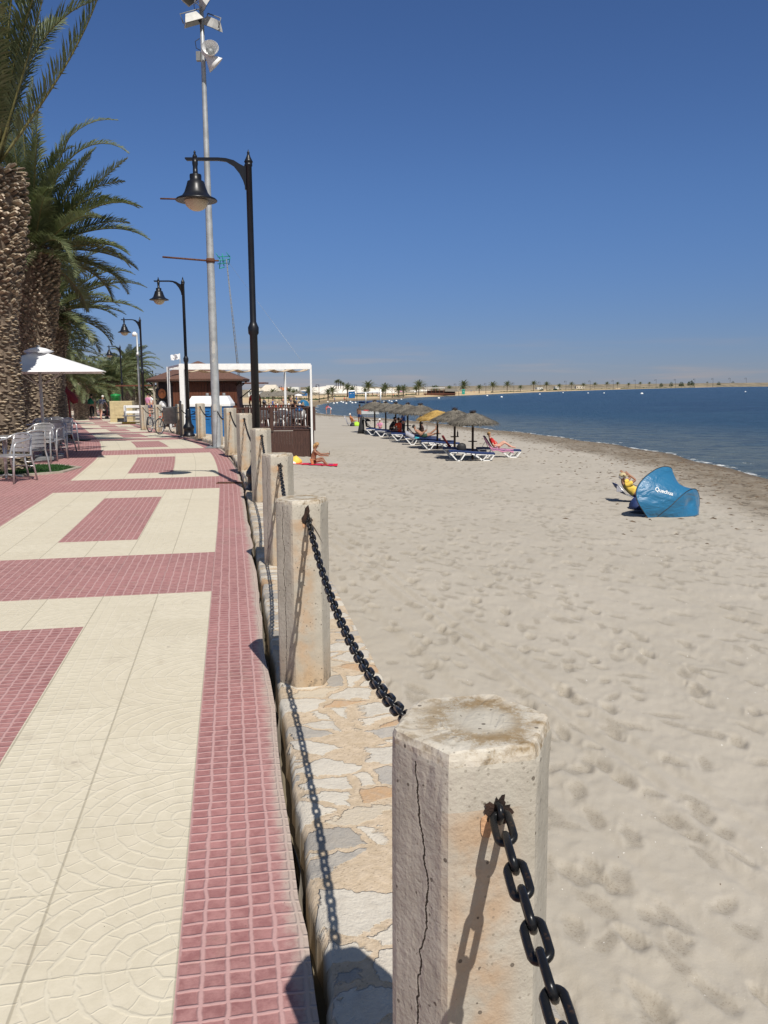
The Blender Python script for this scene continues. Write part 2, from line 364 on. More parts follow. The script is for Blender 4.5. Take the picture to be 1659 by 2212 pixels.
M['spall'] = simple('orange_spalled_concrete', (.46, .27, .15), .9, .35, 50, .6)
M['rust'] = simple('rust', (.11, .045, .022), .9, .5, 40, .8)
M['globe'] = simple('milky_lamp_glass', (.50, .43, .31), .35, .1, 3, 0)
M['galv'] = simple('galvanised_steel', (.40, .415, .42), .5, .16, 5, .2, metal=.35)
M['lightgrey'] = simple('light_grey_metal', (.46, .45, .42), .5, .12, 9, .1)
M['white'] = simple('white_paint', (.78, .78, .77), .45, .05, 6, .1)
M['plastic'] = simple('white_plastic', (.80, .80, .79), .35, .04, 6, .05)
M['dark'] = simple('dark_trim', (.02, .02, .022), .6, .2, 6, .1)
M['glass'] = simple('dark_glass', (.02, .025, .03), .08, .2, 3, 0)
M['alu'] = simple('brushed_aluminium', (.46, .46, .46), .32, .12, 12, .15, metal=.6)
M['canvasw'] = simple('white_canvas', (.76, .76, .77), .8, .05, 3, .15, dist=.01)
M['canvass'] = simple('sand_canvas', (.60, .47, .32), .8, .08, 3, .15, dist=.01)
M['burg'] = simple('burgundy_fabric', (.17, .012, .018), .8, .2, 7, .3)
M['navy'] = simple('navy_mesh_fabric', (.016, .035, .12), .7, .2, 12, .2)
M['bluetoilet'] = simple('blue_plastic', (.014, .125, .34), .4, .1, 4, .1)
M['steel'] = simple('grey_bin_paint', (.20, .205, .205), .45, .15, 12, .15)
M['greenp'] = simple('green_plastic', (.012, .22, .045), .4, .1, 6, .1)
M['tealp'] = simple('teal_plastic', (.01, .28, .22), .5, .1, 6, .1)
M['hutp'] = simple('cream_hut_paint', (.50, .41, .23), .7, .1, 6, .2)
M['wood'] = simple('dark_brown_planks', (.062, .028, .021), .6, .3, 5, .3, stretch=(9, 9, .6))
M['woodr'] = simple('reddish_brown_planks', (.115, .036, .016), .6, .3, 5, .3, stretch=(10, 10, .5))
M['shingle'] = simple('brown_shingle', (.135, .068, .046), .8, .25, 18, .5)
M['terra'] = simple('orange_roof_tiles', (.50, .19, .08), .8, .2, 4, .4)
M['bwall'] = simple('white_render', (.70, .70, .66), .8, .06, 2, .1)
M['pale'] = simple('pale_render', (.62, .55, .44), .85, .08, 1.2, .1)
M['salt'] = simple('white_salt', (.72, .66, .57), .9, .1, .03, .1)
M['pole'] = simple('dark_stained_pole', (.045, .026, .017), .7, .3, 14, .3, stretch=(8, 8, 1))
M['grass'] = simple('artificial_turf', (.020, .068, .010), .95, .4, 60, .9, dist=.01)
M['kerb'] = simple('kerb_stone', (.34, .30, .24), .9, .15, 14, .4)
M['skin'] = simple('tanned_skin', (.36, .185, .115), .55, .08, 14, .05)
M['skind'] = simple('deep_tan_skin', (.25, .115, .065), .5, .1, 14, .05)
M['skinl'] = simple('pinkish_skin', (.56, .31, .22), .55, .08, 14, .05)
M['hairb'] = simple('blond_hair', (.36, .20, .075), .6, .35, 60, .6)
M['haird'] = simple('dark_hair', (.012, .009, .007), .6, .3, 60, .5)
M['hairw'] = simple('white_hair', (.6, .58, .55), .7, .1, 60, .4)
M['teal'] = simple('teal_backpack', (.01, .21, .13), .7, .15, 10, .3)
M['blue'] = simple('blue_shirt', (.03, .10, .36), .8, .1, 12, .2)
M['red'+'s'] = simple('red_shirt', (.52, .018, .018), .8, .1, 12, .2)
M['orange'] = simple('orange_red_swimsuit', (.68, .06, .015), .7, .1, 12, .2)
M['pink'] = simple('pink_towel', (.64, .28, .42), .9, .08, 20, .4)
M['yellow'] = simple('yellow_top', (.78, .54, .09), .8, .08, 12, .2)
M['lime'] = simple('lime_towel', (.38, .62, .05), .9, .08, 20, .4)
M['greyc'] = simple('grey_cloth', (.33, .33, .37), .9, .12, 20, .4)
M['beige'] = simple('beige_cloth', (.40, .35, .28), .9, .12, 20, .4)
M['gshort'] = simple('dark_green_shorts', (.03, .065, .04), .8, .1, 12, .2)
M['cyan'] = simple('cyan_towel', (.05, .50, .58), .8, .1, 12, .2)
def mk_towel():
    m = NM('red_patterned_towel', .9, .2); v = m.coord('Object'); c1 = m.vor(v, 5, out='Color'); r, g, b = m.xyz(c1)
    x, y, z = m.xyz(v); mid = (y.abs()*-1).step(-.30, -.26)*(x.abs()*-1).step(-.88, -.84)
    c = m.mix(mid, (.62, .02, .05), m.ramp(r, [(0, (.62, .02, .05)), (.4, (.03, .03, .2)), (.65, (.75, .7, .72)), (.82, (.5, .05, .2))], True)); m.col(c); m.bump(m.noise(v, 30), .4, .01); return m.m
M['towel'] = mk_towel()
def mk_plaid():
    m = NM('blue_plaid', .8, .2); x, y, z = m.xyz(m.coord('Object')); a = ((x+y)*9).frac().lt(.35); b = (z*9).frac().lt(.35)
    m.col(m.mix(a*.5+b*.5, (.03, .05, .14), (.5, .53, .6))); return m.m
M['plaid'] = mk_plaid()
def mk_tent():
    m = NM('blue_nylon', .42, .5); v = m.coord('Object', (1, 1, 2.2)); n = m.noise(v, 2.2, 3, .5, dist=.7)
    m.col(m.mix(m.noise(v, 3, 3), (.008, .105, .225), (.012, .14, .28))); m.bump(n, .8, .08); m.b.inputs['Sheen Weight'].default_value = .15
    m.b.inputs['Transmission Weight'].default_value = 0; return m.m
M['tent'] = mk_tent()
def mk_leaf(n, a, b, tr=.35):
    m = NM(n, .5, .4); oi = m.noise(m.geo(), 2.5, 3); c = m.mix(oi.step(.3, .7), a, b)
    nz = m.noise(m.geo(), 9, 2); c = m.mix(nz.step(.60, .8)*.35, c, (.17, .15, .055))
    m.col(c)
    t = m.new('ShaderNodeBsdfTranslucent'); m.nt.links.new(m.mix(.4, c, (.10, .13, .02)), t.inputs[0])
    mx = m.new('ShaderNodeMixShader'); mx.inputs[0].default_value = tr
    o = m.nt.nodes['Material Output']; m.nt.links.new(m.b.outputs[0], mx.inputs[1]); m.nt.links.new(t.outputs[0], mx.inputs[2]); m.nt.links.new(mx.outputs[0], o.inputs[0]); return m.m
M['leaf'] = mk_leaf('palm_leaflets', (.095, .122, .052), (.19, .22, .12), .35)
M['rachis'] = simple('palm_rachis', (.15, .14, .05), .6, .25, 20, .2)
M['scaled'] = simple('palm_bark_dark', (.155, .118, .085), .9, .4, 11, .8, dist=.02)
M['scalem'] = simple('palm_bark_straw', (.33, .265, .185), .9, .35, 11, .8, dist=.02)
M['scalel'] = simple('palm_cut_stub', (.62, .51, .38), .85, .25, 16, .6, dist=.01)
def mk_thatch(n, a, b):
    m = NM(n, .95, .1); v = m.coord('Object'); x, y, z = m.xyz(v); an = x.atan2(y); k = m.noise(m.comb(an*14, (x*x+y*y).sqrt()*2), 2.5, 5, .7)
    m.col(m.mix(k.step(.3, .7), a, b)); m.bump(k, 1, .03); return m.m
M['thatch'] = mk_thatch('grey_thatch', (.08, .070, .056), (.27, .245, .205)); M['thatchg'] = mk_thatch('golden_thatch', (.42, .26, .07), (.60, .41, .15))
M['bush'] = simple('shrub_green', (.035, .06, .02), .8, .3, 3, .5)
M['land'] = simple('dry_land', (.20, .165, .11), .95, .3, .05, .2)
M['logo'] = simple('white_print', (.85, .85, .83), .6, .02, 5, 0)
M['foam'] = simple('white_float', (.8, .8, .78), .5, .03, 5, 0)
M['tape'] = simple('worn_poster_print', (.18, .12, .075), .6, .6, 9, .1)

# ================================================================== SETTING
_ys = np.arange(-12, 900, .1)
_sl = np.interp(_ys, [-12, 8, 13, 15, 18, 22, 30, 70, 900], [-.178, -.178, -.185, -.21, -.235, -.33, -.385, -.385, -.385])
_xs = np.concatenate([[0], np.cumsum(_sl[:-1]*.1)]); _xs = _xs - np.interp(1.89, _ys, _xs) - .53
_ss = np.concatenate([[0], np.cumsum(np.hypot(.1, _sl[:-1]*.1))]); _ss = _ss - np.interp(0, _ys, _ss)
_zk = ([-20, 0, 9, 13, 16, 20, 23, 28.1, 34.8, 41.5, 48.2, 54.9, 75, 900], [0, 0, 0, .03, .07, .10, .09, 0, -.11, -.22, -.29, -.34, -.4, -.4])
def zp(Y): return np.interp(Y, *_zk)
def st(s, t):                                         # curved promenade coordinates -> world x, y
    s = np.asarray(s, float); Y = np.interp(s, _ss, _ys); Xb = np.interp(s, _ss, _xs); sl_ = np.interp(Y, _ys, _sl); k = np.sqrt(1+sl_**2)
    return Xb - t/k, Y + t*sl_/k
def tof(x, y): return -(x-np.interp(y, _ys, _xs))/np.sqrt(1+np.interp(y, _ys, _sl)**2)
def sof(Y): return float(np.interp(Y, _ys, _ss))
def zw(Y): return np.interp(Y, [-20, 9, 11.5, 15, 18.5, 25, 32, 40, 55, 900], [.012, .012, .05, .15, .17, .17, .02, -.15, -.3, -.35])
def stp(s, t, z=0): x, y = st(s, t); return Vector((float(x), float(y), float(zp(y))+z))

# promenade: one sheet, faces split exactly at the pattern's edges
sb = set(np.round(np.arange(-3.2, 92, .4)-.02, 3)); 
S0 = 8.14; cream = [(S0+6.8*k, S0+6.8*k+5.17) for k in range(-2, 12)]
for a, b in cream: sb |= {round(a, 3), round(b, 3), round(a+.87, 3), round(b-.84, 3)}
sb = np.array(sorted(sb)); sb = sb[np.concatenate([[True], np.diff(sb) > .02])]
tb = np.array([-.352, -.33, -.3, -.2, 0, .405, .81, 1.205, 1.6, 2.03, 2.45, 2.85, 3.25, 3.65, 4.05, 5, 6.5, 9, 14, 22])
SS, TT = np.meshgrid(sb, tb, indexing='ij'); jag = np.zeros_like(SS)
for i, s in enumerate(sb):
    for j in (0, 1): jag[i, j] = .022*noise.noise((s*5.3, 1.7, j*.2)) + .022*noise.noise((s*1.1, 4, 0))
xx, yy = st(SS, TT+jag); zz = zp(yy)
zz[:, 0] -= .002
mi = []
for i in range(len(sb)-1):
    sm_ = (sb[i]+sb[i+1])/2
    for j in range(len(tb)-1):
        tm = (tb[j]+tb[j+1])/2; k = 0
        for a, b in cream:
            if a < sm_ < b and 0 < tm < 2.44:
                k = 1
                if a+.87 < sm_ < b-.84 and .81 < tm < 1.6: k = 2
        mi.append(k)
prom = npmesh('promenade', np.stack([xx, yy, zz], -1).reshape(-1, 3), gridq(len(sb), len(tb)), [M['red'], M['cream'], M['red']], mi, False, np.stack([(SS-S0), TT], -1).reshape(-1, 2))
tag(prom, kind='structure')
# concrete lip of the slab at the broken edge, the gap beneath
mb = MB(); rings = []
for s in np.arange(-3, 92, .07):
    e = .022*noise.noise((s*5.3, 1.7, 0)) + .022*noise.noise((s*1.1, 4, 0)); e2 = e-.020-.014*noise.noise((s*9, 8, 3))
    x0, y0 = st(s, -.350+e); x1, y1 = st(s, -.350+e2); z = float(zp(y0)); x2, y2 = st(s, -.33)
    rings.append([(x0, y0, z-.0035), (x0, y0, z-.010), (x1, y1, z-.22), (x2, y2, z-.22)])
mb.loft(rings, closed=False, m=0, smooth=False); tag(mb.build('promenade_edge', M['kerb']), kind='structure')
# land under and beyond the promenade
sg = np.concatenate([np.arange(-4, 95, 1.), np.geomspace(96, 920, 40)]); tg = np.array([-.93, -.40, 3, 8, 15, 30, 60, 120, 250, 600])
A, B_ = np.meshgrid(sg, tg, indexing='ij'); x, y = st(A, B_)
tag(npmesh('ground', np.stack([x, y, np.where(A < 91.5, zp(y)-.14, zp(y)-.01)], -1).reshape(-1, 3), gridq(len(sg), len(tg)), [M['land']]), kind='structure')

# low stone wall carrying the posts
sw = np.concatenate([np.arange(-3, 14, .05), np.arange(14, 60, .12), np.arange(60, 235, 1.)]); tw = [-.380, -.384, -.40, -.50, -.6, -.7, -.8, -.88, -.925, -.94, -.95, -.955]
V = []; UV = []
for s in sw:
    for j, t in enumerate(tw):
        fj = 1 if j < 4 else .25
        tj = t + fj*(.020*noise.noise((s*3.1, 2, 7)) + .012*noise.noise((s*13, 5, 1)))*(1 if j < 9 else .5)
        x, y = st(s, tj); z = float(zw(y)) + .010*noise.noise((s*6, t*9, 0)) + .006*noise.noise((s*19, t*20, 3))
        z += max(0, min(1, (float(y)-10.5)/3))*.05*noise.noise((s*2.3, t*3, 9))*(1 if 0 < j < 10 else 0)
        if j == 0: z -= .30
        if j == 1: z -= .035
        if j == 10: z -= .03
        if j == 11: z = -2.3
        V.append((float(x), float(y), z)); UV.append((s, t if j < 11 else t-1.9))
wl = npmesh('stone_wall', V, gridq(len(sw), len(tw)), [M['wall']], uv=UV)
tag(wl, 'low stone and mortar retaining wall running along the promenade edge under the chained posts', 'wall')

# shoreline polygon of the bay
SEA = -1.86
near = [(3300, 1720), (2600, 1340), (2000, 1132), (1659, 1030), (1500, 993), (1330, 962), (1152, 936), (1025, 923), (930, 912), (830, 903), (727, 897), (690, 892.5)]
farp = [(677, 884), (686, 875), (722, 868), (778, 865), (831, 864), (860, 862.5), (888, 859), (950, 856), (1037, 852.6), (1094, 849.8), (1152, 847.2), (1240, 844), (1333, 841.2), (1500, 836.9), (1600, 835.0)]
shore = [G(px, py, SEA) for px, py in near+farp]
poly = np.array([(p.x, p.y) for p in shore]+[(1900, 2500), (6000, 2900), (9000, 3000), (9000, -300), (40, -300)])
def sdist(x, y):
    x = np.asarray(x, float); y = np.asarray(y, float); d = np.full(x.shape, 1e9); ins = np.zeros(x.shape, bool)
    n = len(poly)
    for i in range(n):
        ax, ay = poly[i]; bx, by = poly[(i+1) % n]; ex, ey = bx-ax, by-ay
        q = np.clip(((x-ax)*ex+(y-ay)*ey)/(ex*ex+ey*ey), 0, 1); d = np.minimum(d, np.hypot(x-ax-q*ex, y-ay-q*ey))
        c = ((ay > y) != (by > y)) & (x < (bx-ax)*(y-ay)/((by-ay) if by != ay else 1e-9)+ax); ins ^= c
    return np.where(ins, -d, d)
def landz(x, y):
    x = np.asarray(x, float); y = np.asarray(y, float); d = sdist(x, y); d = d + .25*np.sin(x*.9+y*.31)+.2*np.sin(x*.33-y*.8)
    fr = np.clip((y-120)/60, 0, 1)
    nearz = SEA + .05*np.clip(d, 0, 1.0)/1.0*.4 + np.clip(d/9, 0, 1)*.22 + np.clip((d-9)/30, 0, 1)*.02
    farz = SEA + .9*(1-np.exp(-np.clip(d, 0, None)/9)) + np.clip((d-30)/400, 0, 1)*.8
    z = nearz*(1-fr)+farz*fr
    z = np.where(d < 0, SEA-.12*(1-np.exp(d/2))-np.clip(-d, 0, 40)*.03, z)
    t = tof(x, y); z = z + .62*np.exp(-((y-30)/5.5)**2)*np.clip((t+7)/5, 0, 1)
    return z, d, fr, t
# footprints and tracks, stamped in a height map
RES = .025; x0r, y0r, nxr, nyr = -8, 0, 1440, 2200
fx = np.fft.rfftfreq(nxr, RES)[None, :]; fy = np.fft.fftfreq(nyr, RES)[:, None]; fr_ = np.hypot(fx, fy)+1e-6
def fnoise(lo, hi, pw=1.0):
    w_ = rng.standard_normal((nyr, nxr)); f_ = np.fft.rfft2(w_)*np.where((fr_ > lo) & (fr_ < hi), fr_**-pw, 0); a = np.fft.irfft2(f_, s=(nyr, nxr)); return a/a.std()
hm = fnoise(.25, 2, 1)*.006 + fnoise(1.5, 9, 1.2)*.0030 + fnoise(6, 18, 1.0)*.0010; dent = np.zeros_like(hm)
dirv = (G(1650, 1700, -1.6)-G(1050, 1330, -1.6)); tang = math.atan2(dirv.y, dirv.x)
jagn = fnoise(2.5, 12, .8)
def stamp(cx, cy, a, L, W, dep):
    R_ = int(L*1.3/RES)+2; ix, iy = int((cx-x0r)/RES), int((cy-y0r)/RES)
    if ix < R_ or iy < R_ or ix >= nxr-R_ or iy >= nyr-R_: return
    gx, gy = np.meshgrid(np.arange(-R_, R_+1)*RES, np.arange(-R_, R_+1)*RES)
    u = gx*math.cos(a)+gy*math.sin(a); v = -gx*math.sin(a)+gy*math.cos(a); v = v+.15*u*u/L
    q = (u/L*2)**2+(v/(W*(1+.25*u/L))*2)**2
    sl_ = np.s_[iy-R_:iy+R_+1, ix-R_:ix+R_+1]; q = q*np.clip(1+.22*jagn[sl_], .4, 2)
    d_ = np.exp(-q**1.9*1.0); hm[sl_] += -dep*d_ + dep*.32*np.exp(-(np.sqrt(q)-1.35)**2/.10); dent[sl_] = np.maximum(dent[sl_], d_)
for _ in range(1500):                                    # walkers' trails
    pass
for tr_ in range(480):
    a = tang + rng.normal(0, .35) + (0 if rng.random() < .8 else rng.uniform(-1.5, 1.5)); px = rng.uniform(-6, 26); py = rng.uniform(1, 50); n_ = rng.integers(5, 30); sz = rng.uniform(.8, 1.15); dp_ = rng.uniform(.009, .032)
    for k in range(n_):
        px += math.cos(a)*.62; py += math.sin(a)*.62; a += rng.normal(0, .05); sd_ = .13*(1 if k % 2 else -1)
        stamp(px-math.sin(a)*sd_+rng.normal(0, .04), py+math.cos(a)*sd_+rng.normal(0, .04), a+rng.normal(0, .18), .27*sz*rng.uniform(.85, 1.3), .115*sz*rng.uniform(.85, 1.3), dp_*rng.uniform(.6, 1.3))
for _ in range(4200): stamp(rng.uniform(-6, 27), rng.uniform(1, 52), tang+rng.normal(0, .6), rng.uniform(.16, .42), rng.uniform(.08, .17), rng.uniform(.004, .018))
gy, gx = np.meshgrid(y0r+np.arange(nyr)*RES, x0r+np.arange(nxr)*RES, indexing='ij')
for off, wd, dp_ in ((-.9, .07, .012), (-.62, .05, .010), (-.35, .06, .010), (.9, .08, .010), (1.15, .05, .008), (3.4, .07, .009), (3.7, .06, .009), (5.5, .08, .008), (-2.7, .07, .007), (-1.6, .08, .008), (2.2, .07, .008), (7.2, .09, .008), (9.0, .07, .007), (1.7, .06, .006)):
    p0 = G(1200, 1420, -1.6); v = -(gx-p0.x)*math.sin(tang)+(gy-p0.y)*math.cos(tang)-off+.10*np.sin(gx*.8+off)
    dp_ = dp_*2.0; hm += -dp_*np.exp(-(v/wd)**2) + dp_*.6*np.exp(-((v-wd*2)/wd)**2)
def hsamp(a_, x, y):
    u = (x-x0r)/RES; v = (y-y0r)/RES; ok = (u > 1) & (v > 1) & (u < nxr-3) & (v < nyr-3); u = np.clip(u, 1, nxr-3); v = np.clip(v, 1, nyr-3)
    iu = u.astype(int); iv = v.astype(int); fu = u-iu; fv = v-iv
    r_ = (a_[iv, iu]*(1-fu)+a_[iv, iu+1]*fu)*(1-fv)+(a_[iv+1, iu]*(1-fu)+a_[iv+1, iu+1]*fu)*fv
    return np.where(ok, r_, 0)
ang = np.radians(np.concatenate([np.linspace(-62, -20, 90)[:-1], np.arange(-20, 28, .068), np.linspace(28, 85, 110)[1:]]))
rr = np.concatenate([np.geomspace(.8, 62, 720), np.geomspace(62.6, 9000, 190)])
Rg, Ag = np.meshgrid(rr, ang, indexing='ij'); x = Rg*np.sin(Ag); y = Rg*np.cos(Ag)
z, d, fr, t = landz(x, y)
fade = np.clip((d-.5)/2, 0, 1)*np.clip(1.1-(y-42)/12, 0, 1)
z = z + hsamp(hm, x, y)*fade; dn = hsamp(dent, x, y)*fade
z = np.where(t > -.90, np.minimum(z, -2.6), z)
wet = np.clip(1.05-d/np.where(fr > .5, 7.0, 4.8), 0, 1)*np.where(fr > .5, np.where(x < 12, .8, .12), 1)
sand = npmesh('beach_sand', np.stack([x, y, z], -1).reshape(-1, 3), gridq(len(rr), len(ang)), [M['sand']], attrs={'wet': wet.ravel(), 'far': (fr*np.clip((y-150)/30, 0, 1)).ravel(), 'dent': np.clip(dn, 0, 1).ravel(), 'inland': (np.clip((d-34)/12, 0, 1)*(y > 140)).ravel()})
tag(sand, kind='structure')
ang = np.radians(np.concatenate([np.arange(-8, 28, .075), np.linspace(28, 88, 120)[1:]])); rr = np.concatenate([np.geomspace(18, 250, 420), np.geomspace(253, 12000, 110)])
Rg, Ag = np.meshgrid(rr, ang, indexing='ij'); x = Rg*np.sin(Ag); y = Rg*np.cos(Ag); d = sdist(x, y) + .25*np.sin(x*.9+y*.31)+.2*np.sin(x*.33-y*.8)
wv = .012*np.sin(x*.9+y*1.7)+.010*np.sin(x*1.9-y*1.1+2)
sea = npmesh('sea', np.stack([x, y, SEA+wv*np.clip(-d/8, 0, 1)], -1).reshape(-1, 3), gridq(len(rr), len(ang)), [M['sea']], attrs={'shore': (-d).ravel()})
tag(sea, kind='structure')
def gz(x, y): return float(landz(np.array([x]), np.array([y]))[0][0])
def onsand(px, py, z0=-1.6):
    p = G(px, py, z0)
    for _ in range(4): p = G(px, py, gz(p.x, p.y))
    return p

# ================================================================== POSTS AND CHAINS
ZT = .992
c1 = G(972, 1640, ZT-.005); c2 = G(1165, 1618, ZT-.005); c3 = G(1188, 1548, ZT); c0 = G(845, 1580, ZT); c5 = G(905, 1510, ZT); c4 = G(1065, 1497, ZT)
pc = (c0+c1+c2+c3+c4+c5)/6
VH = [((a-pc)-(b-pc))*.515 for a, b in ((c0, c3), (c1, c4), (c2, c5))]; VH = VH+[-v_ for v_ in VH]
print('HEX', [(round(math.degrees(math.atan2(v_.y, v_.x))), round(v_.length, 3)) for v_ in VH])
VH = [Vector((v_.x, v_.y, 0)) for v_ in VH]
hexr = sum((c-pc).length for c in (c0, c1, c2, c3, c4, c5))/6
a0 = math.atan2(c1.y-pc.y, c1.x-pc.x)
n6 = (VH[1]-VH[0]).normalized(); TLX, TLY = n6.x, n6.y; UC = ((VH[0]+VH[1])*.5).dot(n6); print('LEFTFACE normal', math.degrees(math.atan2(-n6.x, n6.y)), 'dot sun', Vector((n6.y, -n6.x, 0)).dot(SUNV))
M['conc'] = mk_concrete()
def post_mesh():
    mb = MB(); rings = []
    for z, q in ((-.02, 0), (.05, 0), (.5, 0), (.9, -.001), (.965, -.001), (.981, -.0025), (ZT, -.006), (ZT+.002, -.012), (ZT+.002, -.03), (ZT+.002, -.07)):
        r_ = []
        for k in range(6):
            for j in range(10):
                pv = VH[k].lerp(VH[(k+1) % 6], j/10); aa = math.atan2(pv.y, pv.x); cut = pv.length
                if j == 0: cut *= .978
                rad_ = cut + q + .0016*noise.noise((math.cos(aa)*6, math.sin(aa)*6, z*13)) + (.0035*noise.noise((math.cos(aa)*14, math.sin(aa)*14, z*40))+.0025*noise.noise((math.cos(aa)*5, math.sin(aa)*5, z*30)) if z > .95 and q > -.02 else 0)
                r_.append((rad_*math.cos(aa), rad_*math.sin(aa), z+(.0022*noise.noise((math.cos(aa)*9, math.sin(aa)*9, q*60)) if z > .975 else 0)))
        rings.append(r_)
    mb.loft(rings, smooth=False); return mb
fn_ = (VH[1]+VH[2])*.5; ft_ = (VH[2]-VH[1]).normalized(); nrm = Vector((ft_.y, -ft_.x, 0)); HA = math.atan2(nrm.y, nrm.x); FD = fn_.dot(nrm)
HA = HA + 0                                            # outward direction of the lit front face (towards the camera)
slots = [(-1.9, None), (1.36, 0), (4.35, None), (7.4, None), (11.4, None), (15.0, None), (18.5, None), (21.5, None), (25.0, None), (28.6, None), (32.4, None), (36, None), (42, None)]
pxs = [None, None, 648, 597, 562, 527, 497, 468, 433, 388, 342, 310, None]
plabels = ['hexagonal concrete post behind the viewer holding the lower end of the nearest chain', 'largest weathered hexagonal concrete post in the foreground with lichen stained top and rusty chain hole',
 'second nearest hexagonal concrete post with a broken chipped notch at the top of its front', 'third concrete post from the viewer, chain hanging down its lit face', 'fourth concrete post from the viewer, just in front of the tall black lamp post',
 'fifth concrete post, directly left behind the base of the nearest black lamp post', 'sixth concrete post with a thin vertical crack, right of the grey floodlight pole', 'concrete post hidden partly behind the grey floodlight pole',
 'concrete post standing in front of the blue portable toilets', 'concrete post beside the thick white pergola post and the parked bicycle', 'concrete post beside the grey litter bin and the bicycles', 'concrete post near the white bench beyond the bicycles', 'distant concrete post beyond the second black lamp post']
GP = 'concrete posts along the promenade wall'
posts = []; pm = None
for i, ((Y, _), px) in enumerate(zip(slots, pxs)):
    if i == 1: x = pc.x-.002; Y = pc.y+.002
    elif px: x = P(px, 900, Y).x
    else: x = float(st(sof(Y), -.58)[0])
    z = float(zw(Y))+.0
    rt_ = empty('concrete_post', (x, Y, z-.02 if i != 1 else 0), 0, plabels[i], 'post', GP)
    if i == 0 or pm is None:
        body = post_mesh().build('shaft', M['conc'], rt_); pm = body.data
        hb = MB(); n_ = 34; R0 = [.021+.008*noise.noise((math.cos(k*2*PI/n_)*1.6, math.sin(k*2*PI/n_)*1.6, 4))+.010*noise.noise((math.cos(k*2*PI/n_)*4.3, math.sin(k*2*PI/n_)*5, 9)) for k in range(n_)]
        e1 = Vector((-math.sin(HA), math.cos(HA), 0)); hd = Vector((math.cos(HA), math.sin(HA), 0)); hc = hd*(FD+.0012)+Vector((0, 0, .897))
        inn = [hc+e1*math.cos(k*2*PI/n_)*R0[k]*1.0+Vector((0, 0, math.sin(k*2*PI/n_)*R0[k]*1.05)) for k in range(n_)]
        hb.add([hc+hd*.0005]+inn, [(0, k+1, (k+1) % n_+1) for k in range(n_)])
        hole = hb.build('chain_hole', M['holer'], rt_)
        sb_ = MB(); cc_ = hc+e1*-.016+Vector((0, 0, -.022)); rim_ = [cc_+e1*math.cos(k*PI/12)*(.010+.004*noise.noise((math.cos(k*PI/12)*2, math.sin(k*PI/12)*2, 7)))-hd*.0008+Vector((0, 0, math.sin(k*PI/12)*(.020+.007*noise.noise((math.cos(k*PI/12)*2, math.sin(k*PI/12)*2, 3))))) for k in range(24)]
        sb_.add([cc_-hd*.0004]+rim_, [(0, k+1, (k+1) % 24+1) for k in range(24)]); spall = sb_.build('spalled_patch', M['spall'], rt_)
        staple = MB().tube([hc-hd*.02+Vector((0, 0, .012)), hc+hd*.012+Vector((0, 0, .012)), hc+hd*.018, hc+hd*.012-Vector((0, 0, .012)), hc-hd*.02-Vector((0, 0, .012))], .005, 6).build('staple', M['chain'], rt_)
        src = [body, hole, spall, staple]
    else:
        for sct in src:
            c = sct.copy(); COL.objects.link(c); c.parent = rt_
    if i > 1: rt_.rotation_euler.z = {2: .10, 3: .06}.get(i, .02*((i*7) % 5-2))
    posts.append(rt_)
# chipped notch of the second post: rough dark broken pocket
p2 = posts[2]; nb = MB(); hs_ = FD+.0018
def fpt(u, z): return hd*hs_+e1*u+Vector((0, 0, z))
ol = [(-.005, .972), (.012, .955), (.018, .925), (.032, .905), (.026, .88), (.008, .868), (-.010, .885), (-.004, .91), (-.012, .94)]
nb.add([fpt(-u, z) for u, z in ol], [tuple(range(len(ol)))])
cr = [(-.010, .885), (-.035, .85), (-.058, .81), (-.075, .77)]
nb.tube([fpt(u*-1, z) for u, z in cr], [.0022, .0018, .0012, .0006], 5)
nb.build('broken_notch', M['holer'], p2)
# chain links
LP = .0520; WR = .0061
def link_mesh():
    mb = MB(); L = .0370-WR; Wd = .0185-WR; pts = []                # half sizes of the wire centre line
    for k in range(24):
        a = k*2*PI/24; cx = (L-Wd)*(1 if math.cos(a) > 0 else -1) if abs(math.cos(a)) > 1e-6 else 0
        pts.append((cx+Wd*math.cos(a), Wd*math.sin(a), 0))
    return mb.tube(pts, WR, 9, closed=True)
lk0 = link_mesh().build('chain_link', M['chain']); LM = lk0.data; bpy.data.objects.remove(lk0)
def chain_pts(a, b, sag):
    n = 400; P_ = [a.lerp(b, k/n) - Vector((0, 0, 4*sag*(k/n)*(1-k/n))) for k in range(n+1)]
    out_ = []; acc = 0; tgt = LP*.5
    for p, q in zip(P_, P_[1:]):
        l = (q-p).length
        while acc+l >= tgt: out_.append((p.lerp(q, (tgt-acc)/l), (q-p).normalized())); tgt += LP
        acc += l
    return out_
clab = ['heavy black chain hanging from the front of the nearest post toward the viewer', 'black chain between the nearest post and the second, its shadow on the stones', 'black chain running from the second post back to the third', 'black chain hanging at the fourth post in front of the third', 'black chain between the fourth and fifth posts', 'black chain between the fifth post and the cracked sixth post', 'black chain between the cracked sixth post and the one behind the floodlight pole', 'black chain across the front of the blue toilets', 'black chain hanging left of the blue toilets by the pergola post', 'black chain beside the parked bicycle and litter bin', 'black chain beyond the litter bin', 'furthest black chain near the white bench']
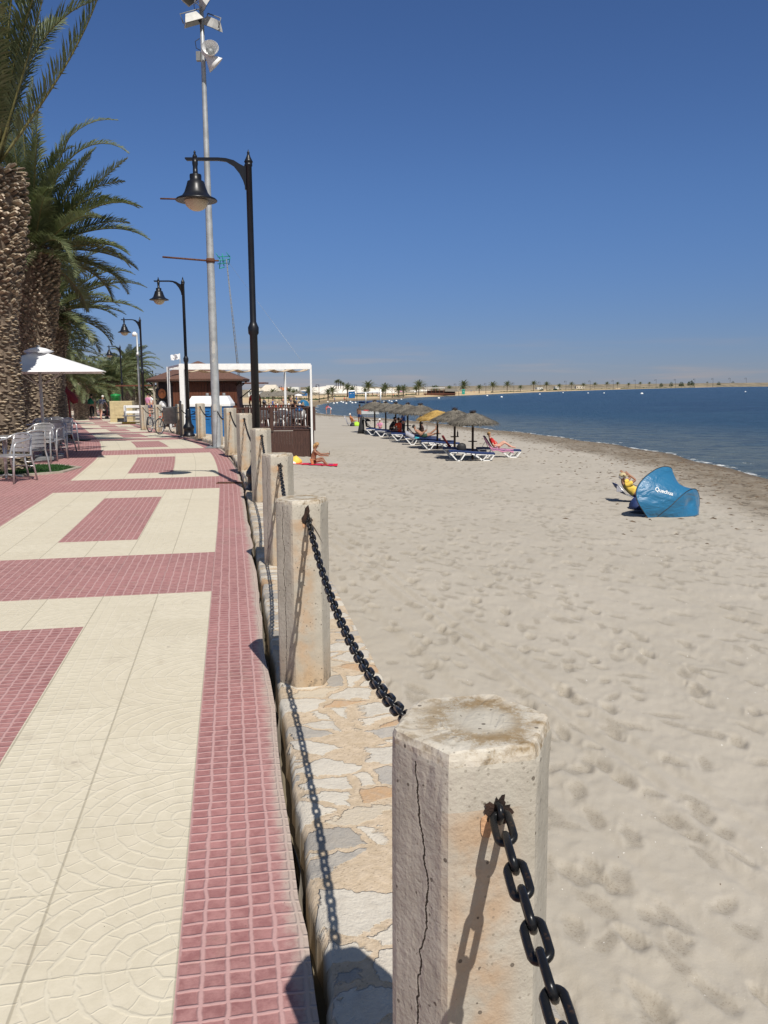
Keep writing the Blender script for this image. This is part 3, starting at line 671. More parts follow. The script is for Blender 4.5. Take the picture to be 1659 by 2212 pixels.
for i in range(len(posts)-1):
    pa, pb = posts[i], posts[i+1]                          # nearer post pa, farther pb
    ra = Matrix.Rotation(pa.rotation_euler.z, 3, 'Z'); rb = Matrix.Rotation(pb.rotation_euler.z, 3, 'Z')
    b_ = pb.location + rb @ (hd*(FD+.012)+Vector((0, 0, .895)))
    a_ = pa.location + ra @ (-hd*(FD-.01)+Vector((0, 0, .885)))
    if i == 0: a_ = Vector((.38, -1.7, .92))
    span = (a_-b_).length; sag = .066*span if i else .17
    cr_ = empty('post_chain', b_, 0, clab[i], 'chain', 'black chains slung between the concrete posts')
    pts = chain_pts(b_, a_, sag)
    if i < 4:
        for k, (p, tdir) in enumerate(pts):
            o = bpy.data.objects.new('chain_link', LM); COL.objects.link(o); o.parent = cr_
            q = tdir.to_track_quat('X', 'Z'); tw_ = (PI/4 if i else .35) + (PI/2 if k % 2 else 0) + random.uniform(-.14, .14)
            o.matrix_local = Matrix.Translation(p-b_) @ q.to_matrix().to_4x4() @ Matrix.Rotation(tw_, 4, 'X')
    else:
        mb = MB()
        for k, (p, tdir) in enumerate(pts):
            q = tdir.to_track_quat('X', 'Z').to_matrix() @ Matrix.Rotation(PI/4+(PI/2 if k % 2 else 0), 3, 'X')
            mb.tube([p-b_+q @ Vector((.028*math.cos(a*PI/4), .015*math.sin(a*PI/4), 0)) for a in range(8)], WR, 4, closed=True)
        mb.build('chain_links', M['chain'], cr_)

# ================================================================== LAMPS
def make_lamp():
    r = empty('street_lamp', (0, 0, 0))
    mb = MB(); mb.lathe([(.19, 0), (.19, .05), (.15, .07), (.15, .22), (.175, .24), (.165, .30), (.10, .40), (.085, .55), (.10, .60), (.08, .64), (.078, .80), (.062, .84)], 20); mb.build('base', M['blackrail'], r)
    mb = MB(); mb.lathe([(.058, .82), (.056, 2.25), (.075, 2.28), (.078, 2.36), (.06, 2.40), (.045, 2.44), (.043, 4.55), (.052, 4.56), (.052, 4.60)], 18); mb.build('pole', M['blackrail'], r)
    mb = MB(); mb.lathe([(.05, 4.60), (.062, 4.615), (.05, 4.64), (.03, 4.68), (.016, 4.72), (.02, 4.735), (.008, 4.76), (.002, 4.78)], 14)
    mb.build('finial', M['blackrail'], r); MB().lathe([(.03, 0), (.034, .03), (.012, .07), (.018, .085), (.004, .11)], 12, c=(-.745, 0, 4.665)).build('finial', M['blackrail'], r)
    mb = MB(); top = [(-.05, 4.36)]; 
    up = [(-.05, 4.55), (-.12, 4.585), (-.20, 4.635), (-.31, 4.665), (-.42, 4.675), (-.88, 4.68)]; dn = [(-.88, 4.66), (-.86, 4.64), (-.42, 4.635), (-.31, 4.62), (-.21, 4.56), (-.13, 4.46), (-.08, 4.36), (-.05, 4.26)]
    mb.prism(up+dn, -.022, .022); mb.box((-.047, 0, 4.41), (.02, .06, .33)); mb.build('arm', M['blackrail'], r)
    mb = MB(); z0 = 4.10; c = (-.745, 0, z0)
    mb.lathe([(.285, 0.0), (.29, .008), (.275, .028), (.20, .062), (.165, .11), (.135, .19), (.115, .26), (.08, .278), (.082, .34), (.078, .355), (.035, .36), (.033, .46), (.04, .50), (.036, .57)], 30, c=c)
    mb.lathe([(.287, .002), (.20, .03), (.16, .05), (.02, .10)], 30, c=c, caps=False); mb.build('lamp_shade', M['blackrail'], r)
    mb = MB(); mb.lathe([(.005, -.135), (.05, -.130), (.10, -.108), (.145, -.065), (.168, -.01), (.172, .03), (.168, .048)], 26, c=c); mb.build('lamp_globe', M['globe'], r)
    return r
lamp = make_lamp(); GL = 'black lamp posts along the promenade'
lamps = [(P(557, 1040, 12.4), -.01, 'tallest nearest black curved arm lamp post rising behind the fourth concrete post', 1.0),
 (P(408, 933, 26.3), -.05, 'second black lamp post from the viewer, beside the white pergola and litter bin', 1), (P(313, 918, 38.4), -.15, 'third black lamp post from the viewer, bicycle leaning at its foot', 1),
 (P(267, 902, 54.7), -.15, 'fourth black lamp post from the viewer, beside the cream hut', .99), (P(250, 893, 72), -.15, 'fifth black lamp post seen between the palms above the umbrella tip', .98), (P(290, 873, 100), -.2, 'sixth black lamp post half hidden among the palms beyond', .98),
 (P(333, 868, 118), .1, 'far black lamp post seen left of the kiosk roof', .98), (P(349, 862, 140), .1, 'farthest black lamp post showing just above the kiosk roof edge', .98)]
for i, (p, rz, lb, sc_) in enumerate(lamps):
    o = lamp if i == 0 else copy_tree(lamp)
    zb = {0: .05, 1: .12, 2: -.03}.get(i, float(zp(p.y))); place(o, (p.x, p.y, zb), rz, lb, sc_); o['category'] = 'street lamp'; o['group'] = GL

# floodlight pole
fp = empty('floodlight_pole', (P(469, 963, 21.3).x, 21.3, .10), 0, 'very tall grey galvanised pole with floodlights and loudspeakers on the promenade edge', 'floodlight pole')
mb = MB(); mb.lathe([(.105, 0), (.103, .02), (.10, 3.2), (.072, 6.5), (.052, 9.2), (.045, 10.9)], 20); mb.build('pole', M['galv'], fp)
mb = MB(); mb.cbox((0, 0, .012), (.5, .5, .03), .004); [mb.lathe([(.016, .027), (.016, .05)], 6, c=(a*.2, b*.2, 0)) for a in (-1, 1) for b in (-1, 1)]; mb.build('base_plate', M['steel'], fp)
def pl(px, py, Y=21.3): return P(px, py, Y)-fp.location
mb = MB(); a = pl(445, 562, 21.2); mb.lathe([(.105, -.05), (.105, .05)], 14, c=(0, 0, a.z)); b = pl(351, 555, 21.2); mb.tube([(-.08, -.03, a.z+.0), (b.x, b.y, b.z)], .022, 6); mb.tube([(.08, 0, a.z), (.2, 0, a.z)], .02, 6); mb.build('lower_bracket', M['rust'], fp)
mb = MB(); a = pl(455, 430, 21.2); mb.lathe([(.09, -.05), (.09, .05)], 14, c=(0, 0, a.z)); b = pl(346, 429, 21.2); mb.tube([(-.07, -.03, a.z), (b.x, b.y, b.z)], .020, 6); mb.build('upper_bracket', M['rust'], fp)
mb = MB(); mb.box((.0, -.1, 1.0), (.07, .03, .16)); mb.build('inspection_door', M['lightgrey'], fp)
mb = MB(); mb.box((.02, -.1015, 2.46), (.07, .004, .30), ry=.05); mb.box((.01, -.1015, 2.15), (.05, .004, .10), ry=.4); mb.build('sticker', M['lightgrey'], fp)
def horn(c, ax, R_=.19, L=.29):
    h_ = MB(); h_.lathe([(R_, 0), (R_+.008, -.006), (R_*.78, -.10), (R_*.5, -.20), (R_*.28, -L), (R_*.3, -L-.12), (R_*.2, -L-.14)], 22, c=c, ax=ax, caps=False)
    h_.lathe([(R_-.006, -.002), (R_*.75, -.10), (R_*.45, -.20), (R_*.1, -.24)], 22, c=c, ax=ax, caps=False)
    o = h_.build('horn_speaker', M['white'], fp, normals=False); h2 = MB(); h2.lathe([(.065, -.16), (.06, -.1), (.02, -.085)], 14, c=c, ax=ax); d_ = h2.build('horn_throat', M['steel'], o); return o
h1 = pl(457, 110, 21.0); h2 = pl(457, 137, 21.15)
horn(h1+Vector((-.02, -.05, .06)), (.12, -.85, .25)); horn(h2+Vector((.10, .05, -.03)), (.62, .25, -.62), .21)
mb = MB(); mb.box((-.10, -.03, h1.z-.02), (.10, .10, .20)); mb.tube([(.04, 0, h1.z+.05), (h1.x-.1, h1.y, h1.z+.08)], .015, 6); mb.tube([(.04, 0, h1.z-.1), (h2.x, h2.y, h2.z+.1)], .015, 6); mb.build('speaker_bracket', M['steel'], fp)
def flood(c, rz, ry, s_=1):
    R_ = Matrix.Rotation(rz, 4, 'Z') @ Matrix.Rotation(ry, 4, 'Y')
    m1 = MB(); m1.loft([[(-.30*s_, -.24*s_, 0), (.30*s_, -.24*s_, 0), (.30*s_, .24*s_, 0), (-.30*s_, .24*s_, 0)], [(-.27*s_, -.21*s_, .06), (.27*s_, -.21*s_, .06), (.27*s_, .21*s_, .06), (-.27*s_, .21*s_, .06)], [(-.18*s_, -.13*s_, .20), (.18*s_, -.13*s_, .20), (.18*s_, .13*s_, .20), (-.18*s_, .13*s_, .20)]], smooth=False)
    o = m1.build('floodlight', M['lightgrey'], fp); o.matrix_local = Matrix.Translation(c) @ R_
    g = MB().box((0, 0, -.004), (.52*s_, .40*s_, .008)).build('lamp_glass', M['glass'], o); yk = MB().tube([(-.32*s_, 0, .05), (-.32*s_, 0, .26), (.32*s_, 0, .26), (.32*s_, 0, .05)], .014, 6); yk.build('yoke', M['steel'], o)
zt = pl(432, 42).z
flood((-.17, -.10, zt-.12), .3, -.35, .72); flood((.20, .08, zt-.15), -.6, .45, .72); flood((.24, -.12, zt+.38), .4, -1.0, .9); flood((-.20, .1, zt+.52), 2.9, .5, .8)
mb = MB(); mb.tube([(-.3, -.05, zt+.02), (.3, .05, zt+.0)], .03, 8); mb.tube([(-.3, 0, zt+.5), (.3, 0, zt+.48)], .03, 8); mb.build('crossbar', M['galv'], fp)
mb = MB()
for zc in (zt+.25, zt+.75, zt-.55): mb.tube([(-.06, -.04, zc+.12), (-.16, -.06, zc+.05), (-.14, -.06, zc-.1), (-.05, -.04, zc-.14)], .009, 6)
mb.build('cable', M['dark'], fp)

# ================================================================== PALMS
def frond_path(az_, e0, L, droop, n=14, side=0):
    pts = [Vector((0, 0, 0))]; e = e0; a = az_
    for i in range(n):
        q = i/n; e -= droop*(q**1.3)/n*1.9; a += side/n
        pts.append(pts[-1]+Vector((math.cos(e)*math.cos(a), math.cos(e)*math.sin(a), math.sin(e)))*(L/n))
    return pts
def add_frond(mb, base, pts, npair=62, lw=.03, ll=.48, vee=.5, tw=0):
    pts = [base+p for p in pts]; n = len(pts)-1
    mb.tube(pts, [.03*(1-.85*i/n)+.002 for i in range(n+1)], 4, m=1)
    for k in range(npair):
        q = .13+.865*(k+.5*random.random())/npair; f = q*n; i = min(int(f), n-1); p = pts[i].lerp(pts[i+1], f-i); t = (pts[i+1]-pts[i]).normalized()
        sd = t.cross(Vector((0, 0, 1)))
        if sd.length < .05: sd = Vector((1, 0, 0))
        sd.normalize(); u = sd.cross(t).normalized()
        if tw: Rm = Matrix.Rotation(tw*q, 3, t); sd = Rm @ sd; u = Rm @ u
        L = ll*math.sin(PI*min(1, (q*.86+.13)))**.6*random.uniform(.82, 1.1)
        if q > .93: L *= .7
        fwd = .55+.9*q
        for sg in (-1, 1):
            d = (sd*sg*(1-random.uniform(0, .1)) + t*fwd + u*(vee+random.uniform(-.28, .22))).normalized()
            e_ = p+d*L+Vector((0, 0, -.16*L*random.uniform(.2, 1.6))); m_ = p+d*L*.55+Vector((0, 0, .02*L))
            wv_ = t*lw*.5
            mb.add([p-wv_*.5, p+wv_*.5, m_+wv_, e_, m_-wv_], [(0, 1, 2, 4), (4, 2, 3)], 0)
def crown(fr, rnd, npair=62, ll=.48, lw=.03, L=(3.2, 4.2), seed=1, elev=(-.5, 1.45), R0=.25):
    random.seed(seed); mb = MB()
    for (az_, e0, L_, dr, sdv, *tw) in fr:
        b = Vector((math.cos(az_)*R0, math.sin(az_)*R0, .12*math.sin(e0))); add_frond(mb, b, frond_path(az_, e0, L_, dr, 16, sdv), npair+10, lw, ll, .45, tw[0] if tw else 0)
    for k in range(rnd):
        q = (k+.5)/rnd; e0 = elev[1]-(elev[1]-elev[0])*q**.85+random.uniform(-.1, .1); az_ = k*2.39996+random.uniform(-.2, .2)
        L_ = random.uniform(*L)*(1 if e0 > -.2 else .8); dr = random.uniform(.9, 1.7)*(1.15 if e0 > .9 else .9)
        b = Vector((math.cos(az_)*R0*(.4+.6*q), math.sin(az_)*R0*(.4+.6*q), .1-.25*q)); add_frond(mb, b, frond_path(az_, e0, L_, dr, 12, random.uniform(-.2, .2)), npair, lw, ll, .45, random.uniform(-.5, .5))
    return mb
def trunk(h, r_, hb, rb, seed, dense=1.0, base_flare=1.25):
    """old leaf bases in a spiral: thin straw ridges low down, fat cut stubs in the swollen top"""
    random.seed(seed); mb = MB()
    def rr_(z):
        q = z/h; a = r_*(1+(base_flare-1)*math.exp(-z/.35)); k = max(0, (z-(h-hb))/hb); return a+(rb-r_)*math.sin(min(1, k)*PI*.62)**1.2*(1 if k > 0 else 0)
    zs = np.linspace(0, h, 26); mb.lathe([(rr_(z)*.95, z) for z in zs]+[(rr_(h)*.5, h+.15), (.05, h+.25)], 22, m=0)
    z = .03; a = 0
    while z < h+.05:
        top = z > h-hb; k = (z-(h-hb))/hb if top else 0
        rz_ = rr_(min(z, h)); 
        if top: w_, hh, pr = .12, .052, .026+.045*k
        else: w_, hh, pr = .145, .027, .015
        w_ *= random.uniform(.7, 1.2); hh *= random.uniform(.7, 1.25); pr *= random.uniform(.4, 1.9)
        u = Vector((math.cos(a), math.sin(a), 0)); v = Vector((-math.sin(a), math.cos(a), 0)); up_ = Vector((0, 0, 1)); c = u*rz_*.93+up_*(z+random.uniform(-.02, .02))
        if k > 1: c = u*rr_(h)*(1-.4*(k-1))+up_*z
        mat_ = (2 if (top and random.random() < max(0, (k-.25)*.6)) else (1 if random.random() < .38 else 0)) if top else (1 if random.random() < .6 else 0)
        b0 = c-v*w_*.5; b1 = c+v*w_*.5; bt = c+up_*hh*1.2; bb = c-up_*hh*.6
        o_ = c+u*(pr+.07*rz_)+up_*hh*(.75 if top else .35)
        q0 = o_-v*w_*.30; q1 = o_+v*w_*.30; qt = o_+up_*hh*.40-u*.01; qb = o_-up_*hh*.42+u*.004
        mb.add([b0, bb, b1, bt, q0, qb, q1, qt], [(0, 1, 5, 4), (1, 2, 6, 5), (2, 3, 7, 6), (3, 0, 4, 7)], 1 if mat_ == 2 else mat_)
        mb.add([q0, qb, q1, qt], [(0, 1, 2, 3)], mat_)
        a += 2.39996+random.uniform(-.08, .08); z += (.0034 if not top else .0031)/dense*(.45/max(.3, rz_))
    return mb
TM = [M['scaled'], M['scalem'], M['scalel']]; LMt = [M['leaf'], M['rachis']]
def fr_(az_deg, e_deg, L_, droop, side=0, tw=0): return (rad(az_deg), rad(e_deg), L_, droop, side, tw)
# azimuth 0 = right in the picture, 90 = away, -90 = toward the viewer
p = G(0, 1015, .08)
pa = empty('date_palm', (p.x-.02, p.y+.1, .06), 0, 'nearest date palm at the left edge, thickest stubbed trunk, towering over the metal chairs', 'palm tree', 'date palms lining the promenade')
trunk(5.35, .47, 2.5, .72, 3, 1.0).build('trunk', TM, pa)
cr1 = crown([fr_(0, 50, 4.1, -.55, 0, .5), fr_(-45, 80, 4.2, .2, 0, 1.3), fr_(10, 74, 3.7, 1.35, 0, .2), fr_(25, 80, 4.0, .5, 0, 1), fr_(-100, 78, 4.2, .5, 0, 1), fr_(-75, 62, 3.6, .9, 0, .6), fr_(60, 72, 3.6, .8, 0, .8), fr_(-60, 84, 4.4, .2, 0, 1.2), fr_(-90, 87, 4.6, .2, 0, 1.4), fr_(0, 82, 4.4, .1, 0, 1.3), fr_(-30, 74, 4.2, .1, 0, 1.2), fr_(-20, 62, 3.4, -.2, 0, .7), fr_(-60, 50, 3.2, .8), fr_(-120, 60, 4, .8, 0, .5), fr_(150, 60, 4, .8), fr_(180, 45, 4, .8), fr_(-150, 40, 4, .8), fr_(-135, 72, 4, .6, 0, 1), fr_(120, 65, 4, .7), fr_(-30, 66, 3.4, .5, 0, .9)]+[fr_(120+k*13, random.uniform(0, 65), 3.7, 1) for k in range(12)], 0, 110, .58, .036, (3.4, 4.4), 11, (-.05, 1.4))
o = cr1.build('crown', LMt, pa, normals=False); o.location = (.12, 0, 5.45)
p = G(88, 962, .1)
pb = empty('date_palm', (p.x, p.y, .06), 0, 'second date palm from the left, arching fronds above the white parasol', 'palm tree', 'date palms lining the promenade')
trunk(5.05, .46, 2.6, .68, 5, .95).build('trunk', TM, pb)
cr2 = crown([fr_(0, 92, 4.1, .2, 0, 1.3), fr_(180, 84, 4.0, .3, 0, 1.3), fr_(-90, 86, 4.2, .3, 0, 1.2), fr_(20, 84, 4.3, 1.9, 0, .4), fr_(-70, 82, 3.5, .3, 0, 1.3), fr_(-30, 88, 3.3, .3, 0, 1.4), fr_(0, 78, 4.0, 2.6, 0, .4), fr_(10, 66, 2.9, .5, 0, .6), fr_(-10, 56, 2.7, .1), fr_(0, 46, 3.2, .25), fr_(-8, 36, 3.1, 1.35), fr_(12, 45, 2.9, 1.6), fr_(5, 22, 2.9, 1.25, 0, .3), fr_(-12, 8, 2.6, 1.0), fr_(20, 4, 2.5, 1), fr_(0, -14, 2.3, .5), fr_(-30, 66, 3.2, .6, 0, .9), fr_(-120, 70, 3.5, .6, 0, .8), fr_(-60, 60, 3.0, .8, 0, .9), fr_(-85, 76, 3.4, .4, 0, 1.2)], 46, 92, .52, .036, (2.3, 3.0), 12, (-.3, 1.42))
o = cr2.build('crown', LMt, pb, normals=False); o.location = (.1, 0, 5.1)
# mid-distance palms share two crowns
cA = crown([fr_(0, 42, 3.0, 1.5), fr_(8, 30, 3.1, 1.2), fr_(-10, 10, 3.1, .9), fr_(5, 66, 2.9, 1.9)], 54, 56, .48, .044, (2.1, 2.8), 21, (-.5, 1.4)).build('crown', LMt, None, normals=False); cAm = cA.data; bpy.data.objects.remove(cA)
cB = crown([], 44, 36, .46, .058, (1.9, 2.5), 22, (-.45, 1.48)).build('crown', LMt, None, normals=False); cBm = cB.data; bpy.data.objects.remove(cB)
tA = trunk(4.1, .42, 1.5, .62, 8, .7).build('trunk', TM, None); tAm = tA.data; bpy.data.objects.remove(tA)
tB = trunk(2.6, .38, .9, .55, 9, .45).build('trunk', TM, None); tBm = tB.data; bpy.data.objects.remove(tB)
def palm(px, Y, ztop, big, rz, lb, sc_=1.0, group='date palms lining the promenade', zb=None, x=None):
    x = xat(px, Y) if x is None else x; zb = (float(zp(Y)) - .05) if zb is None else zb
    e_ = empty('date_palm', (x, Y, zb), rz, lb, 'palm tree', group)
    H0 = 4.1 if big else 2.6; hh = (ztop-zb)
    t_ = bpy.data.objects.new('trunk', tAm if big else tBm); COL.objects.link(t_); t_.parent = e_; t_.scale = (sc_, sc_, hh/H0)
    c_ = bpy.data.objects.new('crown', cAm if big else cBm); COL.objects.link(c_); c_.parent = e_; c_.location = (0, 0, hh*1.0); c_.scale = (sc_,)*3
    return e_
palm(114, 28, 4.1, True, 0, 'third date palm along the promenade, right behind the white parasol', 1.0)
palm(122, 36, 3.2, True, 2.2, 'fourth date palm with lower drooping fronds above the burgundy parasol', .72)
palm(138, 46, 2.4, True, 2.9, 'lower date palm whose fronds touch the parasol tip', .72)
palm(172, 56, 1.9, False, .4, 'short date palm left of the walking couple with a bare straw trunk', 1.15)
palm(193, 64, 1.9, False, 1.7, 'short date palm right beside the no entry sign', 1.1)
palm(238, 66, 2.2, False, 2.9, 'date palm behind the fifth lamp, left of the cream hut', 1.15)
palm(257, 72, 2.6, False, 3.9, 'date palm directly behind the cream hut and green bin', 1.2)
palm(281, 78, 3.6, True, .9, 'taller date palm with upright open crown between the third and fourth lamps', 1.05)
palm(302, 92, 1.6, False, 5.0, 'date palm nearest the kiosk counter flap on the far side', 1.2)
palm(222, 88, .9, False, 2.2, 'low young date palm in front of the white house', .95)
palm(268, 104, 3.0, False, 3.0, 'distant date palm peeking between the trunks beyond the hut', 1.2)
palm(160, 84, 2.6, False, 1.0, 'distant date palm left of the orange roofed house', 1.1)

# tree pit with turf around the nearest palm
p = G(40, 1012, .08)
mb = MB(); c = Vector((pa.location.x+.2, pa.location.y-.15, 0)); n = 8
ring = lambda R_, z: [(c.x+R_*math.cos(PI/8+k*PI/4)*1.02, c.y+R_*math.sin(PI/8+k*PI/4), float(zp(c.y))+z) for k in range(8)]
mb.loft([ring(1.28, -.02), ring(1.28, .022), ring(1.18, .026), ring(1.18, -.02)], caps=False, smooth=False); kb = mb.build('tree_pit_kerb', M['kerb']); tag(kb, 'pale stone kerb ring around the foot of the nearest palm', 'kerb')
mb = MB(); r1 = ring(1.18, .016); mb.add(r1, [tuple(range(8))])
for _ in range(2600):
    a_ = random.uniform(0, 2*PI); q = 1.12*math.sqrt(random.random()); x_, y_ = c.x+q*math.cos(a_), c.y+q*math.sin(a_); w_ = random.uniform(-.02, .02)
    z_ = float(zp(c.y))+.016; mb.add([(x_, y_, z_), (x_+.012, y_+w_, z_), (x_+w_, y_+w_, z_+random.uniform(.02, .045))], [(0, 1, 2)])
tag(mb.build('grass', M['grass']), 'green turf growing inside the tree pit', 'grass', kind='stuff')

# ================================================================== CAFE TERRACE
def make_chair():
    r = empty('metal_chair', (0, 0, 0)); W_ = .26
    mb = MB()
    loop = [(-W_, .26, 0), (-W_, .235, .30), (-W_, .20, .60), (-W_, .16, .655), (-W_, .02, .675), (-W_+.01, -.16, .70), (-W_+.06, -.26, .755), (-W_+.14, -.30, .785), (0, -.315, .795)]
    full = loop+[(-x, y, z) for x, y, z in reversed(loop[:-1])]; mb.tube(full, .017, 8)
    for s_ in (-1, 1): mb.tube([(s_*.235, -.30, 0), (s_*.235, -.235, .28), (s_*.22, -.20, .44), (s_*.19, -.25, .62), (s_*.165, -.285, .785)], .016, 8); mb.tube([(s_*W_, .22, .43), (s_*.235, -.20, .43)], .0125, 8)
    mb.tube([(-W_, .22, .43), (W_, .22, .43)], .0115, 8); mb.tube([(-.235, -.20, .43), (.235, -.20, .43)], .0115, 8); mb.tube([(-.235, -.235, .25), (.235, -.235, .25)], .009, 6)
    mb.build('frame', M['alu'], r)
    mb = MB()
    for k in range(6): mb.cbox((0, -.17+k*.07, .447), (.44, .060, .010), .003)
    mb.build('seat', M['alu'], r); mb = MB()
    for k in range(4):
        z_ = .52+k*.072; pts = [(x_*.195, -.215-.045*(1-x_*x_)-(z_-.5)*.16, z_) for x_ in np.linspace(-1, 1, 9)]
        mb.loft([[(x_, y_, z_-.031), (x_, y_-.008, z_-.031), (x_, y_-.008, z_+.031), (x_, y_, z_+.031)] for x_, y_, z_ in pts], smooth=False)
    mb.build('backrest', M['alu'], r); return r
chair = make_chair()
cdef = [(36, 1038, 160, 'nearest aluminium cafe chair at the left edge, its back to the viewer'), (70, 1024, 60, 'aluminium cafe chair turned sideways right behind the nearest one'), (98, 1002, 185, 'aluminium chair seen from behind in front of the second palm, white sunlit front leg'),
        (118, 996, 175, 'aluminium chair pushed tight beside the white legged one'), (128, 990, 200, 'third aluminium chair of the row under the white parasol'), (137, 981, 150, 'aluminium chair in the shade of the parasol, behind the tight row'),
        (146, 975, 230, 'rightmost aluminium chair with one splayed bright leg near the burgundy parasol'), (108, 976, 20, 'aluminium chair on the palm side of the back table'), (82, 985, 80, 'aluminium chair hard against the second palm trunk'), (120, 962, 200, 'farthest aluminium chair, behind all the others')]
for i, (px, py, rz, lb) in enumerate(cdef):
    p = G(px-8, py-3, .09); o = chair if i == 0 else copy_tree(chair); place(o, (p.x, p.y, float(zp(p.y))), rad(rz), lb); tag(o, lb, 'chair', 'aluminium cafe chairs on the promenade')
def table(px, py, lb):
    p = G(px, py, .09); t_ = empty('cafe_table', (p.x, p.y, float(zp(p.y))), 0, lb, 'table', 'round cafe tables')
    MB().lathe([(.34, .70), (.35, .705), (.35, .72), (.34, .725)], 28).build('tabletop', M['alu'], t_)
    mb = MB(); mb.lathe([(.03, .05), (.03, .70)], 12); [mb.tube([(0, 0, .06), (.26*math.cos(k*PI/2+.4), .26*math.sin(k*PI/2+.4), .015)], .018, 6) for k in range(4)]; mb.build('pedestal', M['alu'], t_)
table(14, 1028, 'round metal cafe table behind the nearest chair at the left edge'); table(112, 984, 'round metal cafe table in the middle of the chair group')
# white parasol
Yp = 18.2; base = G(88, 990, .09); ap = P(92, 752, Yp); base = Vector((xat(88, Yp), Yp, float(zp(Yp))))
pr = empty('white_parasol', base, 0, 'large square white parasol open over the metal chairs', 'parasol')
MB().lathe([(.032, 0), (.030, 2.40)], 12).build('pole', M['galv'], pr)
mb = MB(); mb.cbox((0, 0, .04), (.6, .6, .08), .01); mb.lathe([(.05, .08), (.045, .4)], 12); mb.build('base', M['steel'], pr)
tipR = P(228, 802, 17.3)-base; ctr = Vector((0.02, 0, ap.z-base.z-.05)); hw = 1.42; ang0 = rad(0)
cor = []
for k in range(4):
    a_ = rad(-35)+k*PI/2; cor.append(Vector((math.cos(a_)*1.62, math.sin(a_)*1.62, tipR.z)))
cor[0] = tipR
mb = MB(); n = 10
for k in range(4):
    A_, B2 = cor[k], cor[(k+1) % 4]; rows = []
    for i in range(n+1):
        q = i/n; row = []
        for j in range(n+1):
            e_ = A_.lerp(B2, j/n); e_.z += .10*math.sin(PI*j/n)*0 + .0; e_ -= Vector((e_.x, e_.y, 0))*.05*math.sin(PI*j/n)
            p_ = ctr.lerp(e_, q); p_.z -= .05*math.sin(PI*q)*(math.sin(PI*j/n)); row.append(p_)
        rows.append(row)
    mb.loft(rows, closed=False)
o = mb.build('canopy', M['canvasw'], pr); sd_ = o.modifiers.new('t', 'SOLIDIFY'); sd_.thickness = .006
mb = MB(); mb.loft([[(.30*math.cos(a)*(1+.06*math.sin(3*a)), .30*math.sin(a), ctr.z-.035+.03*math.sin(a*2)) for a in np.linspace(0, 2*PI, 17)[:-1]], [(.16*math.cos(a), .16*math.sin(a), ctr.z+.045) for a in np.linspace(0, 2*PI, 17)[:-1]], [(.03*math.cos(a), .03*math.sin(a), ctr.z+.07) for a in np.linspace(0, 2*PI, 17)[:-1]]]); mb.build('vent_cap', M['canvasw'], pr)
mb = MB()
for c_ in cor: mb.tube([ctr-Vector((0, 0, .03)), c_-Vector((0, 0, .015))], .012, 5); mb.tube([(0, 0, ctr.z-.75), ctr.lerp(c_, .55)-Vector((0, 0, .03))], .010, 5)
mb.build('ribs', M['lightgrey'], pr)
# closed burgundy parasol
Yb = G(149, 950, .08).y; bp = empty('closed_parasol', (xat(148, Yb), Yb, float(zp(Yb))), 0, 'closed burgundy parasol leaning over on its dark pole beside the metal chairs', 'parasol')
mb = MB(); mb.tube([(0, 0, 0), (-.01, 0, 1.0), (-.06, 0, 1.62)], .022, 8); mb.build('pole', M['burg'], bp)
MB().cbox((.12, 0, .025), (.75, .5, .05), .01).build('base', M['dark'], bp)
mb = MB(); pts = [(-.07, 0, 1.56), (-.04, 0, 1.48), (.04, 0, 1.38), (.13, 0, 1.20), (.17, 0, 1.12)]
rings = []
for i, (x_, y_, z_) in enumerate(pts):
    R_ = [.03, .07, .10, .11, .06][i]; rings.append([(x_+R_*math.cos(a)*(1+.25*math.sin(5*a)), R_*math.sin(a)*(1+.25*math.cos(4*a)), z_+.25*R_*math.cos(a)) for a in np.linspace(0, 2*PI, 17)[:-1]])
mb.loft(rings); mb.build('folded_canopy', M['burg'], bp)
# drain grate at the kerb side
g = G(497, 1046, .02); a_ = math.atan(-.18); gr = empty('drain_grate', (g.x, g.y, float(zp(g.y))+.006), -a_*0-.0, 'narrow rusty drain grate set in the red paving beside the posts', 'drain grate')
mb = MB(); mb.box((0, -.07, 0), (.42, .02, .012)); mb.box((0, .07, 0), (.42, .02, .012)); [mb.box((-.2+k*.04, 0, 0), (.012, .14, .010)) for k in range(11)]; mb.build('bars', M['rust'], gr); MB().box((0, 0, -.004), (.42, .14, .006)).build('pit', M['dark'], gr)

# ================================================================== LITTER BINS, BIKES, HUT, BENCH
def bin_(px, py, lb, flip=1, Y=None):
    p = G(px, py, 0); Y = Y or p.y; r = empty('litter_bin', (xat(px, Y), Y, float(zp(Y))), 0, lb, 'litter bin', 'grey litter bins on posts')
    mb = MB(); mb.lathe([(.045, 0), (.042, 1.12), (.05, 1.13), (.045, 1.17), (.02, 1.19)], 12, c=(.34*flip, 0, 0)); mb.lathe([(.09, 0), (.09, .02), (.05, .04)], 12, c=(.34*flip, 0, 0)); mb.build('post', M['steel'], r)
    mb = MB(); mb.lathe([(.185, .44), (.215, .46), (.225, .95), (.235, .96), (.235, .99), (.22, .99), (.21, .50)], 22, caps=False); mb.lathe([(.01, .44), (.185, .44)], 22, caps=False); [mb.lathe([(.223+.001*k, z_-.006), (.232, z_), (.223, z_+.006)], 22, caps=False) for k, z_ in enumerate((.55, .88))]; mb.build('basket', M['steel'], r)
    MB().box((.25*flip, 0, .80), (.1, .05, .04)).build('bracket', M['steel'], r); return r
Yb1 = 29.2
bin_(365, 936, 'perforated grey litter bin on a post in front of the parked bicycle wheel', 1, 28.0)
bin_(259, 899, 'grey litter bin hanging in front of the cream hut and green bin', 1, 54)
bin_(234, 895, 'small grey litter bin just right of the walking couple', 1, 58)
